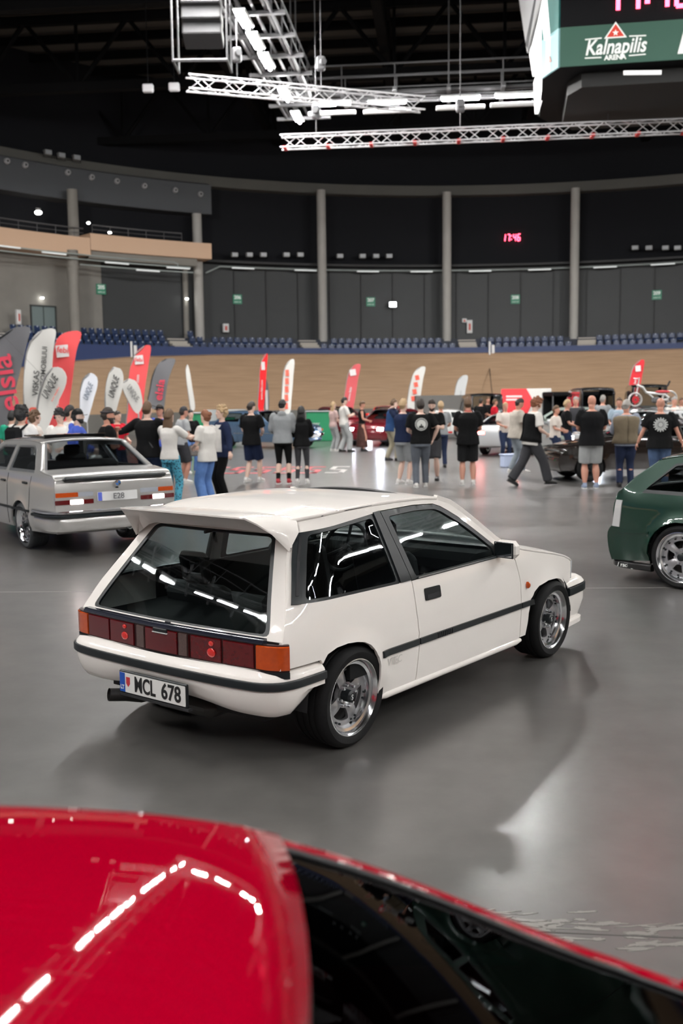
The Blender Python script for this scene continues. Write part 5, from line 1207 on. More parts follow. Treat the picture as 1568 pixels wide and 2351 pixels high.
# ================================================================== PEOPLE
SKIN = [mat('skin light', (.55, .33, .25), .5), mat('skin ruddy', (.50, .24, .17), .5), mat('skin pale', (.62, .42, .34), .5)]
HAIRC = dict(dark=mat('dark brown hair', (.025, .017, .013), .7, bump=(80, .6, .01)), black=mat('black hair', (.01, .009, .009), .7, bump=(80, .6, .01)), brown=mat('brown hair', (.10, .055, .028), .7, bump=(80, .6, .01)), blond=mat('blond hair', (.42, .29, .16), .7, bump=(80, .6, .01)),
             red=mat('reddish hair', (.20, .075, .035), .7, bump=(80, .6, .01)), grey=mat('grey hair', (.30, .28, .26), .7, bump=(80, .6, .01)))
def cloth(name, col=(.1,.1,.1), n=.15): return mat(name, col, .9, noise=(9, n), bump=(14, .35, .02), spec=.12)
def remeshed(V, F, vox, smooth=4):
    me = bpy.data.meshes.new('t'); me.from_pydata([tuple(v) for v in V], [], F); o = bpy.data.objects.new('t', me); COL.objects.link(o)
    r = o.modifiers.new('r', 'REMESH'); r.mode = 'VOXEL'; r.voxel_size = vox; r.use_smooth_shade = True
    s = o.modifiers.new('s', 'SMOOTH'); s.factor = .5; s.iterations = smooth
    dg = bpy.context.evaluated_depsgraph_get(); dg.update(); m2 = bpy.data.meshes.new_from_object(o.evaluated_get(dg))
    bpy.data.objects.remove(o); bpy.data.meshes.remove(me)
    V2 = [v.co.copy() for v in m2.vertices]; F2 = [tuple(p.vertices) for p in m2.polygons]; bpy.data.meshes.remove(m2); return V2, F2
def ik(a, b, l1, l2, pole):
    a, b, pole = Vector(a), Vector(b), Vector(pole); d = b-a; L = min(d.length, (l1+l2)*.995); d.normalize(); b = a+d*L
    x = (l1*l1-l2*l2+L*L)/(2*L); h = math.sqrt(max(l1*l1-x*x, 0)); p = (pole-d*pole.dot(d)).normalized()
    return a+d*x+p*h, b
def erings(path, rad, n=14):
    """rings round a 3D path, radii (rx, ry) with rx along local X-ish and ry along Y-ish"""
    out = []
    for i, p in enumerate(path):
        d = (Vector(path[min(i+1, len(path)-1)])-Vector(path[max(i-1, 0)])).normalized()
        x = Vector((1, 0, 0)); x = (x-d*x.dot(d)).normalized(); y = d.cross(x).normalized()
        rx, ry = rad[i]; out.append([Vector(p)+x*rx*math.cos(2*PI*k/n)+y*ry*math.sin(2*PI*k/n) for k in range(n)])
    return out
def limb(mb, pts, rads, n=12):
    P = [np.array([*p, r]) for p, r in zip(pts, rads)]; C = catmull(P, .05); mb.tube([Vector(c[:3]) for c in C], [float(c[3]) for c in C], n)
ARMS = dict(down=((.27, .02, -.62), (.1, -1, 0)), front=((-.06, .27, -.36), (.6, -.3, -1)), phone=((-.10, .29, -.22), (.6, -.2, -1)), cross=((-.26, .17, -.28), (.7, -.2, -1)), up=((.02, -.02, .20), (1, .6, .3)), hip=((.08, .10, -.48), (1, -.4, 0)),
            out=((.48, .22, -.18), (.3, -.8, -1)), reach=((.12, .48, -.14), (.5, -.2, -1)), chin=((-.12, .16, -.04), (.5, .2, -1)), hug=((.36, .36, -.22), (.4, -.6, -1)))
def hand(mb, w, d, side, curl=.5, sc=1.):
    """palm, four fingers and a thumb at wrist w along direction d"""
    d = Vector(d).normalized(); inw = Vector((-side, 0, 0)); n = (inw-d*inw.dot(d)); n = n.normalized() if n.length > .2 else Vector((0, -1, 0)); s = d.cross(n).normalized()*side
    c = w+d*.045*sc; R = Matrix((s, n, d)).transposed(); mb.ell(c, .040*sc, .016*sc, .056*sc, 10, 6, R)
    for k, (o, L) in enumerate(((-.030, .062), (-.010, .074), (.011, .070), (.030, .055))):
        p0 = w+d*.085*sc+s*o*sc; p1 = p0+(d*math.cos(curl*.7)+n*math.sin(curl*.7))*L*.5*sc; p2 = p1+(d*math.cos(curl*1.8)+n*math.sin(curl*1.8))*L*.5*sc
        mb.tube([p0-d*.02*sc, p0, p1, p2], [.009*sc, .009*sc, .0085*sc, .006*sc], 6)
    t0 = w+d*.03*sc-s*.03*sc; t1 = t0+(d*.7-s*.8+n*.5).normalized()*.035*sc; t2 = t1+(d*.9-s*.2+n*.6).normalized()*.03*sc; mb.tube([t0, t1, t2], [.012*sc, .010*sc, .007*sc], 6)
NPERS = 0
def person(loc, face, label, H=1.8, skin=0, hair=('short', 'dark'), top=('tee', 'c'), bottom=('trousers', 'c'), shoes='white', arms=('front', 'front'), legs='stand', lean=0., head=(0., 0.), fem=False, wide=1., beard=False, vox=.013, cap=None, extras=(), cat='person', group=None, bcolor=None):
    """face: heading in degrees, 0 = away from the camera's side, 90 = to the right"""
    global NPERS; NPERS += 1
    if not fem: wide *= 1.12
    e = empty('person', (loc[0], loc[1], 0), -math.radians(face), label, cat, group); k = H/1.8; e.scale = (k, k, k)
    sh = .185 if not fem else .160; hp = .095; W = wide
    if legs == 'walk': an = [Vector((-.10, -.40, .13)), Vector((.10, .34, .085))]
    elif legs == 'wide': an = [Vector((-.20, .02, .08)), Vector((.20, -.02, .08))]
    elif legs == 'step': an = [Vector((-.10, -.10, .085)), Vector((.11, .14, .08))]
    else: an = [Vector((-.115, 0, .08)), Vector((.115, .03, .08))]
    hips = [Vector((-hp, 0, .92)), Vector((hp, 0, .92))]
    sp = Matrix.Rotation(-lean, 3, 'X'); piv = Vector((0, 0, .98))
    up_ = lambda v: piv+sp @ (Vector(v)-piv)
    kn = [];
    for i in (0, 1): q, b = ik(hips[i], an[i], .45, .42, (0, 1, 0)); kn.append(q); an[i] = b
    shp = [up_((-sh, 0, 1.455)), up_((sh, 0, 1.455))]; el = []; wr = []
    for i, s in ((0, -1), (1, 1)):
        o, pole = ARMS[arms[i]]; t = up_((sh*s+o[0]*s, o[1], 1.455+o[2])); q, b = ik(shp[i], t, .30, .26, (pole[0]*s, pole[1], pole[2])); el.append(q); wr.append(b)
    b = MB()
    tor = [(.86, .135, .105), (.93, .165, .115), (1.0, .158, .11), (1.08, .14, .10), (1.16, .138, .10), (1.28, .155, .112), (1.38, .168, .112), (1.44, .160, .10), (1.49, .105, .075), (1.52, .06, .06)]
    if fem: tor = [(z, rx*(.93 if z > 1.02 else 1.04), ry*(1.0 if z < 1.2 or z > 1.42 else 1.12)) for z, rx, ry in tor]
    tor = [(z, rx*W, ry*(W**1.6)) for z, rx, ry in tor]
    def tring(z, rx, ry, n=20, up2=up_): return [up2((rx*math.cos(2*PI*j/n), ry*math.sin(2*PI*j/n)-.01, z)) for j in range(n)]
    b.loft([tring(*t) for t in tor])
    hc = up_((0, .015, 1.685)); yaw_, nod = head; RH = Matrix.Rotation(-yaw_, 3, 'Z') @ Matrix.Rotation(-nod-lean*.5, 3, 'X')
    b.tube([up_((0, -.01, 1.44)), up_((0, 0, 1.53)), hc+RH @ Vector((0, -.02, -.07))], [.065, .054, .056], 12)
    hd = [(-.115, .030, .030, .050), (-.100, .050, .048, .035), (-.07, .060, .070, .015), (-.03, .069, .085, .004), (.01, .074, .093, 0), (.05, .074, .094, -.004), (.085, .062, .080, -.006), (.108, .035, .05, -.008), (.115, .012, .015, -.01)]
    b.loft([[hc+RH @ Vector((rx*math.cos(2*PI*j/18), oy+ry*math.sin(2*PI*j/18), z)) for j in range(18)] for z, rx, ry, oy in hd])
    hv = lambda x, y, z: hc+RH @ Vector((x, y, z))
    b.tube([hv(0, .088, .02), hv(0, .108, -.018), hv(0, .100, -.03)], [.010, .015, .012], 8)      # nose
    for s in (-1, 1):
        b.ell(hv(s*.074, -.004, -.008), .010, .018, .030, 8, 6, RH)
        b.ell(hv(s*.028, .084, .034), .022, .012, .008, 8, 5, RH)                                    # brow
    b.ell(hv(0, .088, -.057), .024, .010, .010, 8, 5, RH)                                            # lips
    for i, s in ((0, -1), (1, 1)):
        limb(b, [shp[i]+Vector((0, 0, -.0)), shp[i].lerp(el[i], .35), el[i], el[i].lerp(wr[i], .3), wr[i]], [.055*W, .047*W, .038, .040, .026])
        limb(b, [hips[i]+Vector((0, 0, .04)), hips[i].lerp(kn[i], .4), kn[i], kn[i].lerp(an[i], .35), an[i]], [.092*W, .078*W, .054, .056*W, .036])
        b.ell(an[i]+Vector((0, .05, -.045)), .042, .11, .035, 10, 6)
    V, F = remeshed(b.V, b.F, vox)
    hb_ = MB(); hb_.V = V; hb_.F = F
    for i, s in ((0, -1), (1, 1)): hand(hb_, wr[i]-(wr[i]-el[i]).normalized()*.01, wr[i]-el[i], s, .9 if arms[i] in ('phone', 'front', 'cross', 'chin') else .45)
    body = hb_.build('body', SKIN[skin], e, 180)
    ey = MB()
    for s in (-1, 1): ey.ell(hv(s*.029, .086, .016), .011, .007, .006, 8, 5, RH)
    ey.build('eyes', mat('eye', (.02, .015, .012), .3), body, 80)
    MB().ell(hv(0, .093, -.057), .020, .008, .005, 8, 5, RH).build('mouth', mat('lips', (.32, .11, .09), .5), body, 80)
    # hair
    style, hcx = hair; HM = HAIRC.get(hcx)
    if style != 'bald':
        h = MB(); n = 18; g = {'short': 1.06, 'buzz': 1.02, 'curly': 1.20, 'afro': 1.34, 'long': 1.12, 'bun': 1.08}[style]; rings = []
        for t in np.linspace(0, 1, 9):
            a = t*PI*.5; z = .118*math.sin(a)*g; kk = math.cos(a)
            rings.append([hv(.079*g*max(kk, .05)*math.cos(2*PI*j/n), -.014-(g-1)*.07+.098*g*max(kk, .05)*math.sin(2*PI*j/n), z+.012+(.035*(math.sin(2*PI*j/n)+.25)*(1-t) if math.sin(2*PI*j/n) > -.3 else -.045*(1-t)*(1 if style != 'buzz' else .6))) for j in range(n)])
        h.loft(rings)
        back = .062 if style in ('short', 'buzz') else .075
        h.ell(hv(0, -.045, -.018), .070*g, back*g*.9, .075*g, 14, 8, RH)
        if style in ('curly', 'afro'):
            rr = random.Random(NPERS)
            for _ in range(46):
                a = rr.uniform(0, 2*PI); z = rr.uniform(-.03, .11); q = math.sqrt(max(.05, 1-(max(z, 0)/.13)**2)); yy = -.014+.092*g*q*math.sin(a)
                if yy > .055 and z < .05: continue
                h.ell(hv(.074*g*q*math.cos(a), yy, z*g+.01), .022*g, .022*g, .022*g, 6, 4)
        if style == 'long':
            h.loft([[hv(rx*math.cos(2*PI*j/14), oy+ry*math.sin(2*PI*j/14), z) for j in range(14)] for z, rx, ry, oy in ((.03, .082, .07, -.03), (-.08, .095, .06, -.05), (-.2, .11, .05, -.065), (-.30, .10, .035, -.075), (-.34, .05, .02, -.075))])
        if style == 'bun': h.ell(hv(0, -.115, .05), .045, .045, .045, 10, 6)
        h.build('hair', HM, e, 180)
    if beard: MB().loft([[hc+RH @ Vector((rx*1.06*math.cos(2*PI*j/14), oy+.004+ry*1.06*math.sin(2*PI*j/14), z)) for j in range(14)] for z, rx, ry, oy in ((-.125-.02*(beard > 1), .03, .03, .05), (-.100, .050, .05, .035), (-.07, .060, .068, .017), (-.045, .066, .076, .006))]).build('beard', HM or HAIRC['dark'], e, 180)
    if cap:
        ccol, dirn = cap; c_ = MB(); rings = []
        for t in np.linspace(0, 1, 7):
            a = t*PI*.5; kk = max(math.cos(a), .06); rings.append([hv(.086*kk*math.cos(2*PI*j/18), -.008+.104*kk*math.sin(2*PI*j/18), .03+.10*math.sin(a)) for j in range(18)])
        c_.loft(rings); cm = c_.build('cap', ccol, e, 60); RR = Matrix.Rotation(dirn, 3, 'Z')
        V_ = [(.07*math.cos(t), .09+.075*math.sin(t), .034-.012*abs(math.cos(t))) for t in np.linspace(0, PI, 9)]
        m_ = MB(); m_.V = [hc+RH @ (RR @ Vector(v)) for v in V_]+[hc+RH @ (RR @ (Vector(v)-Vector((0, 0, .008)))) for v in V_]; nn = len(V_)
        m_.F = [tuple(range(nn)), tuple(range(2*nn-1, nn-1, -1))]+[(i, i+nn, (i+1) % nn+nn, (i+1) % nn) for i in range(nn)]; m_.build('peak', ccol, cm)
    # upper garment
    kind, tm = top; g = MB(); inf = {'tee': .022, 'tank': .016, 'hoodie': .038, 'shirt': .028, 'loose': .040, 'jacket': .036}[kind]; hem = {'tee': .90, 'tank': 1.0, 'hoodie': .88, 'shirt': .86, 'loose': .84, 'jacket': .84}[kind]
    rings = [tring(hem, tor[1][1]+inf*1.25, tor[1][2]+inf*1.25)]+[tring(z, rx+inf*(1 if z < 1.4 else .55), ry+inf*(1 if z < 1.4 else .6)) for z, rx, ry in tor[2:-1]]+[tring(1.515, .066, .062)]
    rings = [rings[0]]+rings[1:]; g.loft(rings)
    for i, s in ((0, -1), (1, 1)):
        if kind == 'tank': continue
        r0 = .062*W+inf*.5
        if kind in ('tee', 'loose'): limb(g, [shp[i]+Vector((-s*.04, 0, .005)), shp[i]+Vector((0, 0, 0)), shp[i].lerp(el[i], .5), shp[i].lerp(el[i], .78)], [r0*.9, r0, r0*1.02, r0*1.05])
        else: limb(g, [shp[i]+Vector((-s*.04, 0, .005)), shp[i], shp[i].lerp(el[i], .5), el[i], el[i].lerp(wr[i], .5), el[i].lerp(wr[i], .93)], [r0*.9, r0, r0*.92, r0*.80, r0*.70, r0*.60])
    if kind == 'hoodie': g.ell(up_((0, -.095, 1.50)), .10, .06, .075, 12, 7)
    gv, gf = remeshed(g.V, g.F, vox*1.1, 5); gar = obj({'tee': 't_shirt', 'tank': 'sleeveless_top', 'hoodie': 'hooded_top', 'shirt': 'long_sleeved_top', 'loose': 't_shirt', 'jacket': 'jacket'}[kind], gv, gf, tm, e, 180)
    # lower garment
    kind, bm_ = bottom; g = MB(); pel = [(z, rx+.014, ry+.014) for z, rx, ry in tor[:3]]; pel[0] = (.84, tor[0][1]+.03, tor[0][2]+.03); g.loft([[Vector((rx*math.cos(2*PI*j/20), ry*math.sin(2*PI*j/20)-.01, z)) for j in range(20)] for z, rx, ry in pel])
    if kind == 'skirt':
        g.loft([[Vector((rx*math.cos(2*PI*j/20), ry*math.sin(2*PI*j/20)-.01, z)) for j in range(20)] for z, rx, ry in ((1.0, .16, .12), (.8, .20, .16), (.5, .22, .19), (.16, .24, .22))])
    else:
        for i in (0, 1):
            a_, m_, b_ = hips[i], kn[i], an[i]
            if kind == 'shorts': limb(g, [a_+Vector((0, 0, .04)), a_.lerp(m_, .4), a_.lerp(m_, .95)], [.10*W, .103*W, .096*W])
            else:
                q = {'trousers': (.10, .092, .078, .072, .066), 'slim': (.096, .082, .062, .056, .046), 'widel': (.104, .105, .10, .10, .10), 'jeans': (.10, .09, .074, .067, .062)}[kind]
                limb(g, [a_+Vector((0, 0, .04)), a_.lerp(m_, .4), m_, m_.lerp(b_, .45), b_+Vector((0, -.004, .0))], [v*(W if j < 2 else 1) for j, v in enumerate(q)])
    gv, gf = remeshed(g.V, g.F, vox*1.1, 4); obj({'skirt': 'skirt', 'shorts': 'shorts'}.get(kind, 'trousers'), gv, gf, bm_, e, 180)
    # shoes
    SM = {'white': mat('white shoe', (.62, .60, .58), .6), 'black': mat('black shoe', (.015, .015, .016), .5), 'red': mat('red shoe', (.35, .02, .03), .5), 'blue': mat('blue-white shoe', (.25, .30, .42), .6)}[shoes]
    for i in (0, 1):
        a_ = an[i]; m_ = MB(); tilt = -.5 if (legs == 'walk' and i == 0) else 0; R = Matrix.Rotation(tilt, 3, 'X')
        q = [a_+R @ Vector((0, y, z-.075)) for y, z in ((-.07, .05), (-.04, .055), (.03, .05), (.10, .038), (.165, .03), (.19, .022))]
        m_.loft([[p+R @ Vector((rx*math.cos(2*PI*j/12), 0, rz*math.sin(2*PI*j/12))) for j in range(12)] for p, rx, rz in zip(q, (.02, .042, .044, .050, .042, .015), (.03, .055, .052, .038, .03, .015))])
        m_.tube([a_+R @ Vector((0, -.01, -.03)), a_+R @ Vector((0, -.012, .04))], [.044, .040], 10); so = m_.build('shoe', SM, e, 60)
        MB().loft([[a_+R @ Vector((rx, y, z)) for rx, y in ((-.035, -.075), (.035, -.075), (.046, 0), (.050, .10), (.03, .18), (-.03, .18), (-.050, .10), (-.046, 0))] for z in (-.078, -.058)]).build('sole', mat('pale sole', (.6, .6, .58), .6) if shoes != 'black' else mat('black shoe'), so)
    for x in extras: x(e, dict(up=up_, tor=tor, wr=wr, el=el, hv=hv, shp=shp, inf=inf, hips=hips, RH=RH))
    return e
# extras
def x_phone(e, d):
    p = (d['wr'][0]+d['wr'][1])/2+Vector((0, .09, .05)); MB().box(p, (.075, .012, .15), Matrix.Rotation(.7, 3, 'X'), .004).build('phone', mat('phone', (.02, .02, .025), .2), e)
def x_bag_strap(e, d):
    up = d['up']; P = [up((-.12, -.02, 1.50)), up((-.06, -.14, 1.40)), up((.03, -.155, 1.22)), up((.14, -.13, 1.04)), up((.17, .0, 1.0)), up((.08, .14, 1.12)), up((-.05, .14, 1.36)), up((-.12, -.02, 1.50))]
    MB().tube(P, .014, 6).build('bag_strap', mat('dark strap', (.03, .03, .032), .6), e)
def x_backpack(m):
    def f(e, d):
        c = d['up']((0, -.23, 1.25)); b = MB().box(c, (.32, .17, .46), None, .06).box(c+Vector((0, -.09, -.08)), (.24, .05, .2), None, .02); o = b.build('backpack', m, e, 40)
        s_ = MB()
        for s in (-1, 1): s_.tube([d['up']((s*.11, -.15, 1.44)), d['up']((s*.12, -.02, 1.515)), d['up']((s*.13, .12, 1.40)), d['up']((s*.14, .10, 1.15)), d['up']((s*.12, -.12, 1.08))], .022, 6)
        s_.build('strap', m, o, 60)
    return f
def back_print(fn):
    def f(e, d):
        y = -d['tor'][5][2]-d['inf']-.026; T = Matrix.Translation((0, y, 1.30)) @ Matrix.Rotation(PI/2, 4, 'X')
        fn(e, T, d)
    return f
def pr_round(e, T, d):
    Wm = mat('white shirt print', (.55, .55, .53), .7); MB().lathe([(.128, .0), (.128, .004), (.108, .004), (.108, 0)], T, 36, True).build('print_ring', Wm, e)
    m = MB()
    for i in range(24): a = 2*PI*i/24; m.box(T @ Vector((.118*math.cos(a), .118*math.sin(a), .005)), (.010, .003, .014))
    m.build('print_marks', mat('black print', (.02, .02, .02), .8), e)
    MB().lathe([(0, .004), (.095, .004), (.095, 0), (0, 0)], T, 36).build('print_disc', Wm, e)
    MB().prism([(-.055, -.075), (.055, -.075), (.04, -.03), (.012, -.028), (.012, .005), (-.012, .005), (-.012, -.028), (-.04, -.03)], .003, T @ Matrix.Translation((0, 0, .005))).build('print_figure', mat('black print'), e)
def pr_gear(e, T, d):
    Wm = mat('pale gear print', (.45, .46, .45), .7); n = 16; P = []
    for i in range(n):
        for a, r in ((-.28, .105), (-.2, .135), (.2, .135), (.28, .105)): t = 2*PI*(i+a)/n; P.append((r*math.cos(t), r*math.sin(t)))
    MB().prism(P, .003, T).build('print_gear', Wm, e)
    MB().lathe([(.055, .003), (.055, .006), (.045, .006), (.045, .003)], T, 30, True).lathe([(.078, .003), (.078, .006), (.074, .006), (.074, .003)], T, 30, True).build('print_rings', mat('black print'), e)
def x_vest(m):
    def f(e, d):
        g = MB(); t = d['tor']; up = d['up']
        for s in (-1, 1):
            rows = []
            for z, rx, ry in [(.91, t[1][1]+.01, t[1][2]+.01)]+[x for x in t[2:8]]+[(1.475, .13, .10)]:
                i2 = d['inf']+.030; a0, a1 = (-PI*.5, PI*.38) ; row = []
                for a in np.linspace(a0, a1, 10): row.append(up((s*(rx+i2)*math.cos(a), (ry+i2)*math.sin(a)-.01, z)))
                rows.append(row)
            g.loft(rows, cap=False, closed=False)
        o = g.build('waistcoat', m, e, 60); so = o.modifiers.new('s', 'SOLIDIFY'); so.thickness = .012
    return f
def x_lanyard(e, d):
    up = d['up']; MB().tube([up((-.065, -.04, 1.535)), up((0, -.085, 1.53)), up((.065, -.04, 1.535)), up((.05, .06, 1.50)), up((0, .12, 1.35)), up((-.05, .06, 1.50)), up((-.065, -.04, 1.535))], .010, 6).build('lanyard', mat('red lanyard', (.5, .03, .04), .6), e)
def x_headband(e, d): hv = d['hv']; n = 24; MB().tube([hv(.083*math.cos(2*PI*j/n), -.008+.103*math.sin(2*PI*j/n), .05) for j in range(n+1)], .018, 6).build('headband', mat('dark headband', (.03, .025, .03), .8), e)
def x_bag(e, d):
    p = d['wr'][1]+Vector((0, 0, -.30)); b = MB().box(p, (.10, .28, .26), None, .03); o = b.build('handbag', mat('grey tote bag', (.18, .16, .15), .8), e, 40); MB().tube([p+Vector((0, -.09, .12)), p+Vector((0, 0, .32)), p+Vector((0, .09, .12))], .008, 5).build('bag_handle', mat('dark strap'), o)
C = cloth
BLK_, WHT_, NAVY = C('black cloth', (.006, .006, .0065)), C('white cloth', (.60, .58, .55), .05), C('navy cloth', (.012, .018, .045))
GRYH = C('grey marl cloth', (.25, .26, .27)); DGRY = C('dark grey cloth', (.045, .045, .05)); LGRY = C('pale grey cloth', (.33, .34, .34)); JEAN = C('blue denim', (.10, .19, .42), .35); DJEAN = C('dark denim', (.02, .028, .06)); CREAM = C('cream cloth', (.58, .52, .47), .06)
KHA = C('khaki cloth', (.30, .27, .20)); BLUEC = C('royal blue cloth', (.06, .10, .42)); BLUD = C('petrol blue cloth', (.02, .05, .13)); GRNC = C('green cloth', (.02, .26, .16)); REDC = C('red cloth', (.5, .015, .03)); GREYJ = C('washed grey denim', (.10, .11, .13)); BROWN = C('brown patterned skirt cloth', (.07, .035, .03), .6); OLIVE = C('olive brown waistcoat cloth', (.16, .13, .09)); CHECK = C('pale checked cloth', (.27, .30, .36), .4); PINK = C('pinkish cloth', (.5, .36, .34)); TAN = C('beige printed cloth', (.42, .38, .33), .25)
LEO = mat('teal leopard cloth', (.03, .20, .30), .8); nt = LEO.node_tree; tc = nt.nodes.new('ShaderNodeTexCoord'); vo = nt.nodes.new('ShaderNodeTexVoronoi'); vo.inputs['Scale'].default_value = 26; rp = nt.nodes.new('ShaderNodeValToRGB')
rp.color_ramp.elements[0].position = .28; rp.color_ramp.elements[0].color = (.008, .02, .035, 1); rp.color_ramp.elements[1].position = .42; rp.color_ramp.elements[1].color = (.06, .30, .42, 1)
nt.links.new(tc.outputs['Object'], vo.inputs['Vector']); nt.links.new(vo.outputs['Distance'], rp.inputs[0]); nt.links.new(rp.outputs[0], nt.nodes['Principled BSDF'].inputs['Base Color'])
def G(u, v): p = at_z(u, v); return (p.x, p.y)
def HD(u, v, D):                        # stand under a head-top seen at pixel (u, v), D metres down the hall
    p = at_Y(u, v, D); return (p.x, p.y)
def HH(u, v, D): return at_Y(u, v, D).z
person(G(478, 1160), -55, 'woman with reddish hair in a bun, loose white t-shirt and blue jeans, seen from behind', 1.68, 2, ('bun', 'red'), ('loose', WHT_), ('widel', JEAN), 'white', ('front', 'front'), fem=True)
person(G(514, 1150), -120, 'blond woman in black blazer and trousers facing the woman in blue jeans', 1.74, 2, ('curly', 'blond'), ('jacket', NAVY), ('trousers', BLK_), 'black', ('down', 'front'), fem=True, extras=(lambda e, d: MB().loft([[d['up']((rx*math.cos(a), ry*math.sin(a)-.01, z)) for a in np.linspace(PI*.2, PI*.8, 8)] for z, rx, ry in ((.95, .2, .165), (1.15, .17, .155), (1.35, .19, .175), (1.46, .14, .13))], cap=False, closed=False).build('blouse', WHT_, e, 60),))
person(G(580, 1107), 25, 'man in black t-shirt, navy shorts and white shoes, seen from behind', 1.80, 2, ('short', 'dark'), ('loose', BLK_), ('shorts', NAVY), 'white', ('front', 'front'), 'step', head=(.3, .3))
person(G(651, 1111), 5, 'man in grey hooded top, black slim trousers and red shoes, seen from behind', 1.84, 2, ('short', 'black'), ('hoodie', GRYH), ('slim', BLK_), 'red', ('front', 'front'), head=(.1, .45))
person(G(694, 1110), 5, 'woman with long dark hair in black top and dark grey leggings', 1.68, 2, ('long', 'black'), ('hoodie', BLK_), ('slim', DGRY), 'white', ('front', 'front'), fem=True)
person(G(791, 1038), 75, 'man in white t-shirt and wide pale trousers looking at his phone', 1.86, 2, ('short', 'black'), ('tee', WHT_), ('widel', LGRY), 'black', ('phone', 'phone'), 'step', head=(0, .25), extras=(x_phone,))
person(G(766, 1036), 60, 'blond woman in pinkish top half hidden behind the man in white t-shirt', 1.70, 2, ('long', 'blond'), ('tee', PINK), ('trousers', LGRY), 'white', fem=True)
person(G(832, 1036), 95, 'woman in black sleeveless top and long patterned skirt', 1.72, 1, ('short', 'brown'), ('tank', BLK_), ('skirt', BROWN), 'black', ('down', 'front'), fem=True, head=(.2, .35))
person(G(898, 1058), 75, 'man in blue long-sleeved top and khaki trousers', 1.80, 2, ('short', 'brown'), ('shirt', BLUD), ('trousers', KHA), 'black', ('down', 'front'), 'step', lean=.12)
person(G(926, 1112), 40, 'man in navy t-shirt and pale grey shorts with one hand behind his head', 1.82, 2, ('short', 'blond'), ('tee', NAVY), ('shorts', GRYH), 'white', ('up', 'down'))
person(G(966, 1119), 0, 'man in black t-shirt with a round white print on the back and grey jeans', 1.82, 2, ('short', 'dark'), ('tee', BLK_), ('trousers', GREYJ), 'white', ('front', 'hip'), 'step', extras=(back_print(pr_round),), wide=1.05)
person(G(992, 1103), -170, 'bearded man in black polo shirt and dark shorts looking at his phone', 1.80, 2, ('short', 'dark'), ('tee', BLK_), ('shorts', DGRY), 'black', ('phone', 'phone'), head=(0, .35), beard=1, extras=(x_phone,), wide=1.05)
person(G(1074, 1114), 5, 'man in black t-shirt and black shorts with a red lanyard round his neck', 1.84, 1, ('short', 'brown'), ('loose', BLK_), ('shorts', C('black shorts cloth', (.014, .014, .015))), 'white', ('front', 'front'), extras=(x_lanyard,), wide=1.05)
person(G(1184, 1086), 80, 'man in beige printed t-shirt and pale jeans bending over his phone', 1.80, 1, ('short', 'dark'), ('loose', TAN), ('jeans', C('faded jeans', (.22, .25, .28), .4)), 'white', ('phone', 'phone'), 'step', lean=.1, head=(0, .4), extras=(x_phone,))
person(G(1220, 1116), 80, 'curly-haired man walking in white t-shirt, black waistcoat and dark grey trousers', 1.82, 2, ('curly', 'red'), ('loose', WHT_), ('widel', DGRY), 'black', ('down', 'front'), 'walk', lean=.12, head=(0, .45), extras=(x_vest(BLK_),))
person(G(1356, 1122), 5, 'big bald man in black t-shirt, pale grey shorts and white-blue shoes, seen from behind', 1.86, 1, ('bald', ''), ('loose', C('black t-shirt cloth', (.0062, .0062, .007))), ('shorts', LGRY), 'blue', ('front', 'front'), head=(.5, .1), wide=1.14)
person(G(1435, 1118), 8, 'grey-haired man in olive brown waistcoat over a checked shirt, seen from behind', 1.76, 1, ('short', 'grey'), ('shirt', CHECK), ('trousers', DJEAN), 'black', ('front', 'front'), head=(.4, .3), wide=1.14, extras=(x_vest(OLIVE),))
person(G(1512, 1130), 15, 'bald man in black t-shirt with a pale gear-wheel print on the back and blue jeans', 1.80, 1, ('bald', ''), ('loose', BLK_), ('jeans', C('mid denim', (.07, .11, .20), .4)), 'black', ('down', 'down'), wide=1.12, extras=(back_print(pr_gear),))
# group at the left, behind the silver saloon
person(HD(337, 924, 18), 15, 'tall man in black shirt with a strap across his back, arms spread round his friends', HH(337, 924, 18), 2, ('short', 'brown'), ('shirt', BLK_), ('trousers', DJEAN), 'black', ('out', 'hug'), wide=1.08, extras=(x_bag_strap,))
person(G(394, 1166), 25, 'woman with long brown hair in white t-shirt and teal leopard trousers', 1.70, 2, ('long', 'brown'), ('tee', WHT_), ('trousers', LEO), 'black', ('hug', 'reach'), fem=True)
person(HD(245, 937, 16.6), 70, 'bearded man with dark headband and black t-shirt touching his chin', HH(245, 937, 16.6), 1, ('short', 'dark'), ('tee', BLK_), ('trousers', DJEAN), 'black', ('chin', 'cross'), beard=2, extras=(x_headband,))
person(HD(176, 940, 17), 80, 'man in black cap and royal blue hooded top', HH(176, 940, 17), 2, ('short', 'black'), ('hoodie', BLUEC), ('jeans', DJEAN), 'white', ('front', 'front'), beard=1, cap=(C('black cap cloth', (.01, .01, .011)), 0.))
person(HD(158, 932, 19), 60, 'dark-haired man in white t-shirt just behind the man in the black cap', HH(158, 932, 19), 0, ('short', 'black'), ('tee', WHT_), ('jeans', DJEAN), 'white')
person(HD(137, 942, 18.2), 190, 'young man with dark curls in white t-shirt facing the camera', HH(137, 942, 18.2), 2, ('curly', 'black'), ('tee', WHT_), ('jeans', DJEAN), 'white', head=(0, .3))
person(HD(78, 945, 18.4), 60, 'man with curly brown hair in cream hooded top at the left', HH(78, 945, 18.4), 2, ('curly', 'brown'), ('hoodie', CREAM), ('jeans', DJEAN), 'white')
person(HD(48, 936, 17.2), 20, 'man with black afro hair, white t-shirt and black backpack at the far left', HH(48, 936, 17.2), 0, ('afro', 'black'), ('tee', WHT_), ('jeans', DJEAN), 'white', extras=(x_backpack(BLK_),))
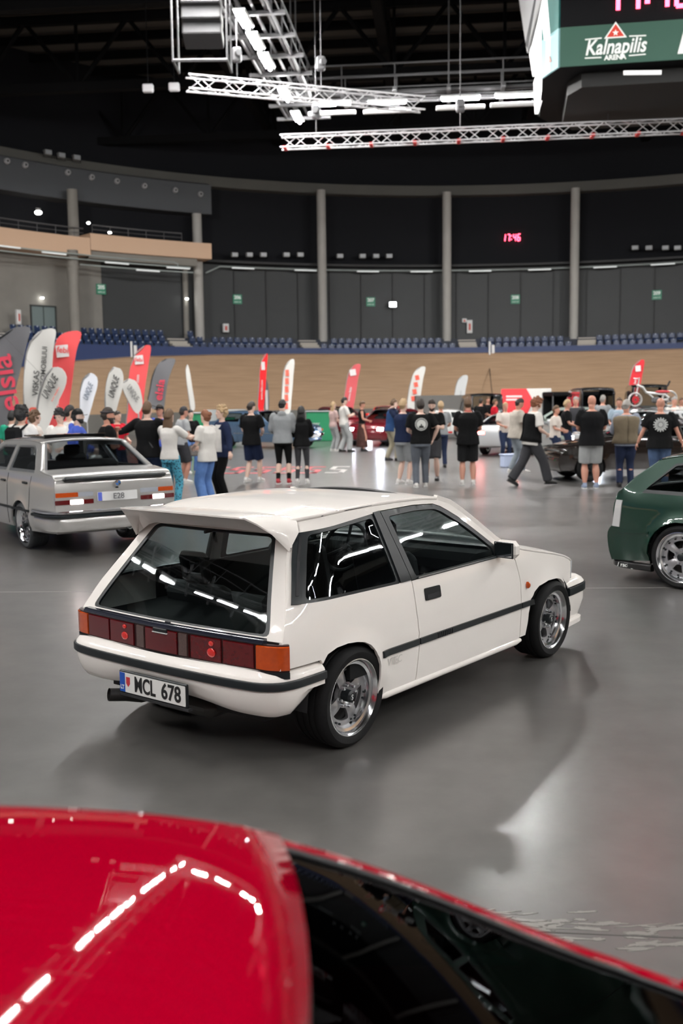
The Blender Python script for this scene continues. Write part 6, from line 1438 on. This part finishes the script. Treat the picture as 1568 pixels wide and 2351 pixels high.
person(HD(26, 944, 20), 10, 'dark-haired person in bright green top at the far left edge', HH(26, 944, 20), 0, ('short', 'black'), ('tee', GRNC), ('jeans', DJEAN), 'white')
person(HD(414, 934, 23), 60, 'man in dark cap, pale t-shirt and shorts beside the leopard trousers', HH(414, 934, 23), 1, ('short', 'dark'), ('tee', LGRY), ('shorts', DGRY), 'white', cap=(C('grey cap cloth', (.04, .04, .045)), 0.), extras=(x_bag,), lean=.1)
person(HD(437, 942, 26), 150, 'woman in black t-shirt and pale jeans behind the man in dark cap', HH(437, 942, 26), 2, ('short', 'black'), ('tee', BLK_), ('jeans', JEAN), 'white', fem=True)
person(HD(367, 930, 22), 200, 'man in dark cap half hidden behind the tall man in black', HH(367, 930, 22), 1, ('short', 'dark'), ('tee', BLUEC), ('jeans', DJEAN), 'white', cap=(C('black cap cloth'), 0.))
person(HD(268, 945, 22), 120, 'person in red top between the headband man and the white flag', HH(268, 945, 22), 0, ('short', 'dark'), ('tee', REDC), ('jeans', DJEAN), 'black')
# small figures among the far cars
FAR = [(1104, 915, 40, 'person in black among the vans left of the banner', BLK_, 'dark', 30), (1120, 912, 42, 'man in black by the van left of the banner', BLK_, 'brown', 160), (1136, 917, 40, 'person in bright red jacket left of the banner', REDC, 'brown', 90),
       (1012, 922, 27, 'person in pale blue top behind the bearded man', GRYH, 'blond', 0), (1160, 925, 29, 'blond person in front of the red half of the banner', CREAM, 'blond', 170),
       (1302, 918, 27, 'blond woman in dark jacket left of the bald man in grey shorts', BLK_, 'blond', 100), (1322, 912, 30, 'red-faced man just left of the bald man', DGRY, 'grey', 190),
       (1384, 908, 31.8, 'person in grey jacket just right of the bald man', GRYH, 'grey', 40), (1422, 914, 26.5, 'boy in pale blue t-shirt behind the grey-haired man', C('pale blue cloth', (.3, .38, .45)), 'brown', 200), (1276, 932, 26, 'woman in beige top among the far cars', CREAM, 'brown', 120),
       (1548, 912, 29.5, 'person in white t-shirt at the far right behind the cars', WHT_, 'grey', 180), (1564, 914, 34.5, 'second person in white at the extreme right edge', WHT_, 'brown', 170)]
for u, v, D, lb, m_, hc_, fc in FAR: person(HD(u, v, D), fc, lb, HH(u, v, D), 1, ('short', hc_), ('tee', m_), ('jeans', DJEAN), 'black', vox=.02)
# ================================================================== FLAGS, STANDS, BANNER, SMALL THINGS
FGREY = mat('grey flag fabric', (.13, .13, .14), .8); FWHT = mat('white flag fabric', (.58, .575, .55), .8); FRED = mat('red flag fabric', (.72, .08, .085), .8); FRED2 = mat('bright red flag fabric', (.75, .01, .015), .8)
TXR = mat('red flag print', (.62, .05, .09), .8); TXD = mat('dark flag print', (.05, .05, .05), .8); TXW = mat('white flag print', (.62, .60, .60), .8); TXP = mat('red flag lettering', (.75, .12, .08), .8); TXB = mat('bluish flag print', (.16, .20, .26), .8)
def flag(Y, px, m, label, texts=(), pole_m=None, boxes=(), base=None):
    Pw = [at_Y(u, v, Y) for u, v in px]; pts = [(p.x, p.z) for p in Pw]
    A_ = sum((pts[i][0]*pts[(i+1) % len(pts)][1]-pts[(i+1) % len(pts)][0]*pts[i][1]) for i in range(len(pts)))
    if A_ < 0: pts = pts[::-1]
    z0 = min(p[1] for p in pts); bx = np.mean([p[0] for p in pts if p[1] < z0+.15])
    e = empty('feather_flag', (bx, Y, 0), 0, label, 'flag')
    fn = lambda a, b: (a-bx, .03*math.sin(a*4+b*2), b)
    sm = catmull(pts+[pts[0]], .12); sm = [tuple(p) for p in sm[:-1]]
    patch('fabric', m, sm, fn, e, (), .12, .012)
    # pole up the windward edge
    left = sorted([p for p in pts], key=lambda p: p[1]); edge_ = []
    zs = sorted(set(round(p[1], 2) for p in pts)); 
    for z in np.linspace(z0, max(p[1] for p in pts)-.02, 10):
        xs = []
        for i in range(len(sm)):
            a, b = sm[i], sm[(i+1) % len(sm)]
            if (a[1]-z)*(b[1]-z) <= 0 and a[1] != b[1]: xs.append(a[0]+(b[0]-a[0])*(z-a[1])/(b[1]-a[1]))
        if xs: edge_.append((min(xs), z))
    pol = [Vector((edge_[0][0]-bx, .0, .06))]+[Vector((x-bx, .0, z)) for x, z in edge_]
    MB().tube(pol, .022, 7).build('pole', pole_m or mat('flag pole', (.3, .3, .3), .4, .5), e, 60)
    MB().box((pol[0].x, 0, .02), (.7, .06, .04)).box((pol[0].x, 0, .02), (.06, .7, .04)).cyl((pol[0].x, 0, .0), (pol[0].x, 0, .25), .04, n=10).build('foot', mat('flag foot', (.04, .04, .04), .5), e)
    for s, hpx, (u, v), ang, tm, sq, sh in texts:
        c = at_Y(u, v, Y-.07); k = Y/FPX
        T = Matrix.Translation((c.x-bx, -.07, c.z)) @ Matrix.Rotation(PI/2, 4, 'X') @ Matrix.Rotation(math.radians(ang), 4, 'Z')
        text_obj('flag_print', s, tm, e, T, hpx*k*1.42, .006, sh, hpx*k*.02, sq)
    for (u, v, wd, h, tm, ang) in boxes:
        c = at_Y(u, v, Y-.06); k = Y/FPX; MB().box((c.x-bx, -.055, c.z), (wd*k, .006, h*k), Matrix.Rotation(-math.radians(ang), 3, 'Y')).build('flag_patch', tm, e)
    return e
flag(28, [(-45, 830), (-25, 795), (0, 775), (20, 759), (45, 750), (69, 752), (62, 790), (50, 835), (38, 880), (22, 950), (6, 1010), (-30, 1040), (-60, 1040)], FGREY, 'large grey feather flag with red letters cut off by the left edge', [('elsia', 46, (14, 880), 97, TXR, 1.15, 0)], TRIM)
flag(31, [(55, 930), (56, 860), (62, 805), (78, 771), (98, 758), (127, 756), (123, 800), (118, 860), (112, 930), (104, 990), (60, 990)], FWHT, 'tall white feather flag reading VISKAS AUTOMOBILIUI', [('VISKAS', 13, (83, 880), 84, TXD, 1, 0), ('AUTOMOBILIUI', 11, (100, 850), 84, TXD, 1, 0), ('On', 26, (73, 958), 86, TXP, 1, 0)])
flag(32, [(113, 985), (117, 870), (121, 805), (135, 774), (155, 762), (185, 762), (176, 805), (168, 860), (158, 930), (150, 985)], FRED, 'large red feather flag with a white square badge reading febi, beside the VISKAS flag', [('febi', 13, (144, 804), -6, FRED, 1, 0), ('www.febi.com', 9, (131, 925), 84, TXW, 1, 0)], None, [(143, 806, 28, 27, TXW, 5)])
UQ = 'UNIQUE'
flag(24, [(88, 1000), (84, 960), (90, 905), (104, 864), (124, 843), (143, 846), (154, 866), (148, 893), (135, 918), (118, 960), (104, 1000)], FWHT, 'white teardrop flag reading UNIQUE leaning right, in front of the VISKAS flag', [(UQ, 17, (114, 890), 60, TXD, .62, .5), ('auto detailing', 4, (127, 905), 60, TXP, 1.2, 0)])
flag(30, [(188, 965), (184, 930), (187, 885), (196, 862), (208, 856), (222, 866), (223, 885), (216, 912), (207, 948), (200, 970)], mat('bright white flag fabric', (.72, .74, .80), .8), 'narrow bright white teardrop flag with bluish UNIQUE, standing alone', [(UQ, 12, (202, 900), 68, TXB, .62, .5)])
flag(28, [(250, 968), (242, 935), (243, 895), (250, 860), (262, 842), (276, 846), (283, 862), (281, 892), (272, 925), (260, 972)], FWHT, 'white upright teardrop flag reading UNIQUE left of the smaller leaning one', [(UQ, 14, (261, 890), 72, TXD, .66, .5)])
flag(29, [(312, 948), (300, 930), (285, 900), (281, 888), (285, 874), (297, 869), (309, 873), (318, 885), (325, 908), (327, 932), (318, 950)], FWHT, 'small white teardrop flag leaning left with grey UNIQUE', [(UQ, 12, (306, 904), -58, mat('grey flag print', (.2, .2, .2), .8), .6, -.5)])
flag(40, [(291, 985), (293, 940), (295, 880), (300, 842), (312, 810), (329, 795), (345, 793), (340, 840), (333, 890), (327, 950), (318, 985)], FRED, 'red feather flag with white febi badge behind the UNIQUE flags', [('febi', 9, (319, 826), -6, FRED, 1, 0), ('.com', 7, (316, 870), 82, TXW, 1, 0)], None, [(319, 826, 20, 20, TXW, 5)])
flag(48, [(341, 935), (345, 890), (352, 857), (367, 832), (385, 823), (402, 825), (394, 850), (385, 880), (376, 940)], FGREY, 'grey feather flag with red letters and black pole at mid-left', [('elsia', 18, (367, 895), 80, TXR, 1.1, 0)], TRIM)
flag(55, [(427, 842), (430, 836), (434, 846), (440, 880), (446, 942), (437, 942)], FWHT, 'thin white flag seen edge-on before the wooden track')
flag(46, [(594, 948), (595, 880), (600, 832), (607, 814), (613, 811), (612, 850), (609, 900), (604, 948)], FRED2, 'narrow bright red flag with white print, behind the man in navy shorts', [('www.febi.com', 4.5, (601, 895), 88, TXW, 1.2, 0)], None, [(604, 840, 8, 18, TXW, 2)])
flag(47, [(609, 945), (609, 880), (611, 868), (616, 886), (618, 920), (617, 945)], FGREY, 'small grey and white flag tucked behind the narrow red one', (), None, [(612, 918, 6, 44, TXW, 0)])
flag(50, [(648, 935), (648, 890), (652, 850), (661, 831), (674, 824), (673, 870), (669, 915), (664, 950), (652, 948)], FWHT, 'white feather flag with a column of red squares, beside the grey hooded man', (), None, [(659.5-(i*.6), 856+i*19, 8, 14, TXP, 3) for i in range(5)]+[(659.5-(i*.6), 856+i*19, 3.4, 6, FWHT, 3) for i in range(0)])
flag(58, [(791, 935), (793, 895), (797, 868), (805, 846), (815, 837), (827, 836), (822, 870), (817, 905), (811, 937)], mat('faded red flag fabric', (.55, .09, .10), .8), 'faded red feather flag behind the man in white t-shirt', [('www.febi', 5, (803, 905), 80, TXW, 1.2, 0)], None, [(810, 855, 14, 14, TXW, 8)])
flag(60, [(937, 940), (938, 900), (942, 880), (951, 855), (962, 844), (976, 842), (971, 872), (965, 912), (958, 945)], FWHT, 'white feather flag with four red squares behind the men in black', (), None, [(958-i*3, 867+i*16, 9, 11, TXP, 10) for i in range(4)])
flag(60, [(1043, 945), (1044, 905), (1047, 885), (1053, 870), (1061, 863), (1073, 862), (1069, 895), (1063, 930), (1056, 950)], mat('off-white flag fabric', (.48, .49, .49), .8), 'plain off-white feather flag with a faint grey print, right of the centre', [('bilstein', 4, (1057, 905), 82, mat('faint flag print', (.3, .3, .3), .8), 1, 0)])
flag(56, [(1441, 935), (1442, 900), (1446, 870), (1455, 840), (1467, 828), (1478, 826), (1475, 860), (1469, 890), (1463, 912), (1458, 938)], mat('deep red flag fabric', (.55, .02, .03), .8), 'deep red feather flag behind the motorbike at the right', [('www.febi', 5, (1457, 885), 82, TXW, 1.2, 0)], None, [(1465, 846, 12, 13, TXW, 5)])
# red and white banner wall
A_ = at_Y(1150, 893, 52); B_ = at_Y(1266, 889, 52); e = empty('banner_wall', ((A_.x+B_.x)/2, 52, 0), 0, 'long banner, red arrow-shaped half at the left and white half at the right', 'banner')
wd = B_.x-A_.x; h = A_.z; MB().box((0, 0, h/2), (wd, .12, h), None, .03).build('panel', FWHT, e)
MB().prism([(-wd/2, 0), (-wd*.03, 0), (-wd*.03, h*.3), (wd*.14, h*.72), (-wd*.0, h), (-wd/2, h)], .02, Matrix.Translation((0, -.062, 0)) @ Matrix.Rotation(PI/2, 4, 'X')).build('red_field', mat('red banner print', (.72, .04, .05), .7), e)
for i, w_ in enumerate((.8, .55)): MB().box((-wd/2+.25+w_/2, -.09, h-.38-i*.16), (w_, .01, .09)).build('print_line', TXW, e)
text_obj('banner_print', 'febi', mat('red banner print'), e, Matrix.Translation((wd*.38, -.09, h-.3)) @ Matrix.Rotation(PI/2, 4, 'X'), .22, .006)
# bar counters
GC = mat('green counter', (.01, .22, .09), .5); GRC = mat('grey counter top', (.30, .32, .32), .5)
def counter(u0, u1, v0, v1, Y, label, txt=None):
    a = at_Y(u0, v0, Y); b = at_Y(u1, v1, Y); e = empty('bar_counter', ((a.x+b.x)/2, Y, 0), 0, label, 'counter'); w_ = b.x-a.x; h = a.z
    MB().box((0, .3, h/2), (w_, .6, h), None, .03).build('front_panel', GC, e, 30); MB().box((0, .3, h+.02), (w_+.1, .7, .05), None, .02).build('counter_top', GRC, e, 30)
    if txt: text_obj('counter_print', txt, TXW, e, Matrix.Translation((-w_*.2, -.01, h*.6)) @ Matrix.Rotation(PI/2, 4, 'X'), .22, .006)
counter(703, 770, 946, 985, 44, 'green bar counter right of the long-haired woman in black', 'beer')
counter(500, 538, 958, 985, 46, 'green bar counter behind the blond woman'); counter(432, 466, 950, 1005, 34, 'green box counter beside the woman in black t-shirt', None)
a = at_Y(520, 940, 50); MB_ = MB().box((a.x, 50, a.z/2), (1.9, .5, a.z), None, .03).build('bar_counter', GRC, None, 30); tag(MB_, 'pale grey cabinet behind the green bar counter at the left', 'counter')
# black gazebo
A_ = at_Y(1268, 905, 49); B_ = at_Y(1412, 903, 49); e = empty('gazebo', ((A_.x+B_.x)/2, 49, 0), 0, 'black flat gazebo roof above the far crowd right of the banner', 'gazebo'); w_ = B_.x-A_.x
MB().box((0, 1.2, A_.z), (w_, 2.6, .22), None, .05).build('roof', BLK_, e); MB().box((0, 2.4, A_.z/2), (w_, .05, A_.z)).build('back_sheet', BLK_, e)
for sx in (-1, 1):
    for sy in (0, 2.4): MB().cyl((sx*w_*.49, sy, 0), (sx*w_*.49, sy, A_.z), .03, n=8).build('leg', STEEL, e)
# dark display stand between the flags right of centre
A_ = at_Y(1000, 893, 57); tag(MB().box((at_Y(1020, 900, 57).x, 57.4, A_.z/2-.2), (3.2, .5, A_.z-.3), None, .04).build('display_wall', mat('grey display wall', (.10, .095, .09), .8)), 'dim grey display wall before the track right of the red-square flag', 'display wall')
# motorbike on a roof stand
BW = mat('pale bike parts', (.55, .55, .54), .35, .3); RD = mat('red bike parts', (.5, .02, .03), .3)
Pb = at_z(1495, 935, 1.42); carx = Pb
gen_car('hatchback_car', 'black car carrying a small motorbike on its roof, at the right', 'car', (Pb.x-1.0, Pb.y-.15), math.radians(8), colour(BASE, paint=BLKP, prof=HATCH, windows=HATCH_W, wb=2.5, front=lampsf, rear=lampsr, cabin=(.1, 1.2), detail=0, wheels=dict(rr=.2, n=5, detail=0)))
e = empty('motorbike', (Pb.x, Pb.y, 1.46), math.radians(4), 'small pale and red motorbike standing on top of the black car', 'motorbike')
def ringw(cx, r, m_, nm):
    w_ = MB(); n = 28; w_.tube([(cx+r*math.cos(2*PI*i/n), 0, r+r*math.sin(2*PI*i/n)) for i in range(n+1)], .03, 6); o = w_.build(nm, m_, e, 60)
    s_ = MB()
    for i in range(12): a = 2*PI*i/12; s_.cyl((cx, 0, r), (cx+r*math.cos(a), 0, r+r*math.sin(a)), .006, n=4)
    s_.lathe([(.03, -.05), (.05, -.03), (.05, .03), (.03, .05)], Matrix.Translation((cx, 0, r)) @ Matrix.Rotation(PI/2, 4, 'X'), 12); s_.build('spokes', CHROME, o)
    return o
ringw(-.55, .215, BW, 'front_wheel'); ringw(.62, .24, BW, 'rear_wheel')
MB().lathe([(.0, .0), (.12, .0), (.12, .02), (0, .02)], Matrix.Translation((-.55, -.02, .215)) @ Matrix.Rotation(PI/2, 4, 'X'), 20).build('red_hub', RD, e)
MB().tube([(-.55, 0, .22), (-.47, 0, .62), (-.43, 0, .92)], .025, 8).build('fork', BW, e); MB().tube([(-.52, -.26, .93), (-.44, 0, .90), (-.52, .26, .93)], .016, 6).build('handlebar', BW, e)
MB().tube([(-.50, 0, .70), (-.30, 0, .62), (-.18, 0, .45), (.05, 0, .42), (.45, 0, .38), (.62, 0, .24)], .04, 8).tube([(-.15, 0, .45), (.1, 0, .25), (.3, 0, .16), (.62, 0, .24)], .03, 8).build('frame', BW, e)
MB().box((.15, 0, .20), (.26, .2, .2), None, .05).build('engine', STEEL, e, 30); MB().ell((.38, 0, .47), .26, .09, .05, 14, 8).build('saddle', RD, e, 80)
MB().tube([(.25, -.1, .12), (.5, -.12, .14), (.8, -.12, .2)], .03, 8).build('exhaust', CHROME, e); MB().tube([(.4, 0, .5), (.55, 0, .68), (.62, 0, .82)], .03, 6).build('rear_rack', TRIM, e)
# small post on the blue band
for u, v, lb in ((1124, 800, 'thin white post on the blue band above the track'), (302, 802, 'thin white post on the blue band at the left')):
    P = at_cyl(u, v, 34.9); tag(MB().box((P.x, P.y, P.z), (.12, .12, 1.0)).box((P.x+.25, P.y, P.z-.05), (.2, .1, .6)).build('marker_post', WHP), lb, 'post')
# pale post right of centre on the track
P = at_cyl(1125, 870, 31); tag(MB().tube([at_cyl(1123, 838, 34.2), at_cyl(1126, 870, 31), at_cyl(1130, 905, 28.3)], .03, 5).build('board_joint', mat('dark joint', (.07, .045, .03), .7)), 'thin dark line running down the wooden banking', 'board joint')
# plastic crate by the jeans man
P = at_z(1170, 1072); e = empty('plastic_crate', (P.x, P.y, 0), .3, 'pale blue-white crate on the floor beside the silver coupe', 'crate')
MB().box((0, 0, .16), (.42, .32, .32), None, .02).build('body', mat('pale blue crate', (.45, .52, .7), .5), e, 30); MB().box((0, 0, .33), (.46, .36, .03), None, .01).build('rim', mat('pale blue crate'), e)
# finish: no stray empties
for o in list(bpy.data.objects):
    if o.parent is None and o.type in ('MESH', 'EMPTY') and 'label' not in o and 'kind' not in o: print('UNTAGGED', o.name)
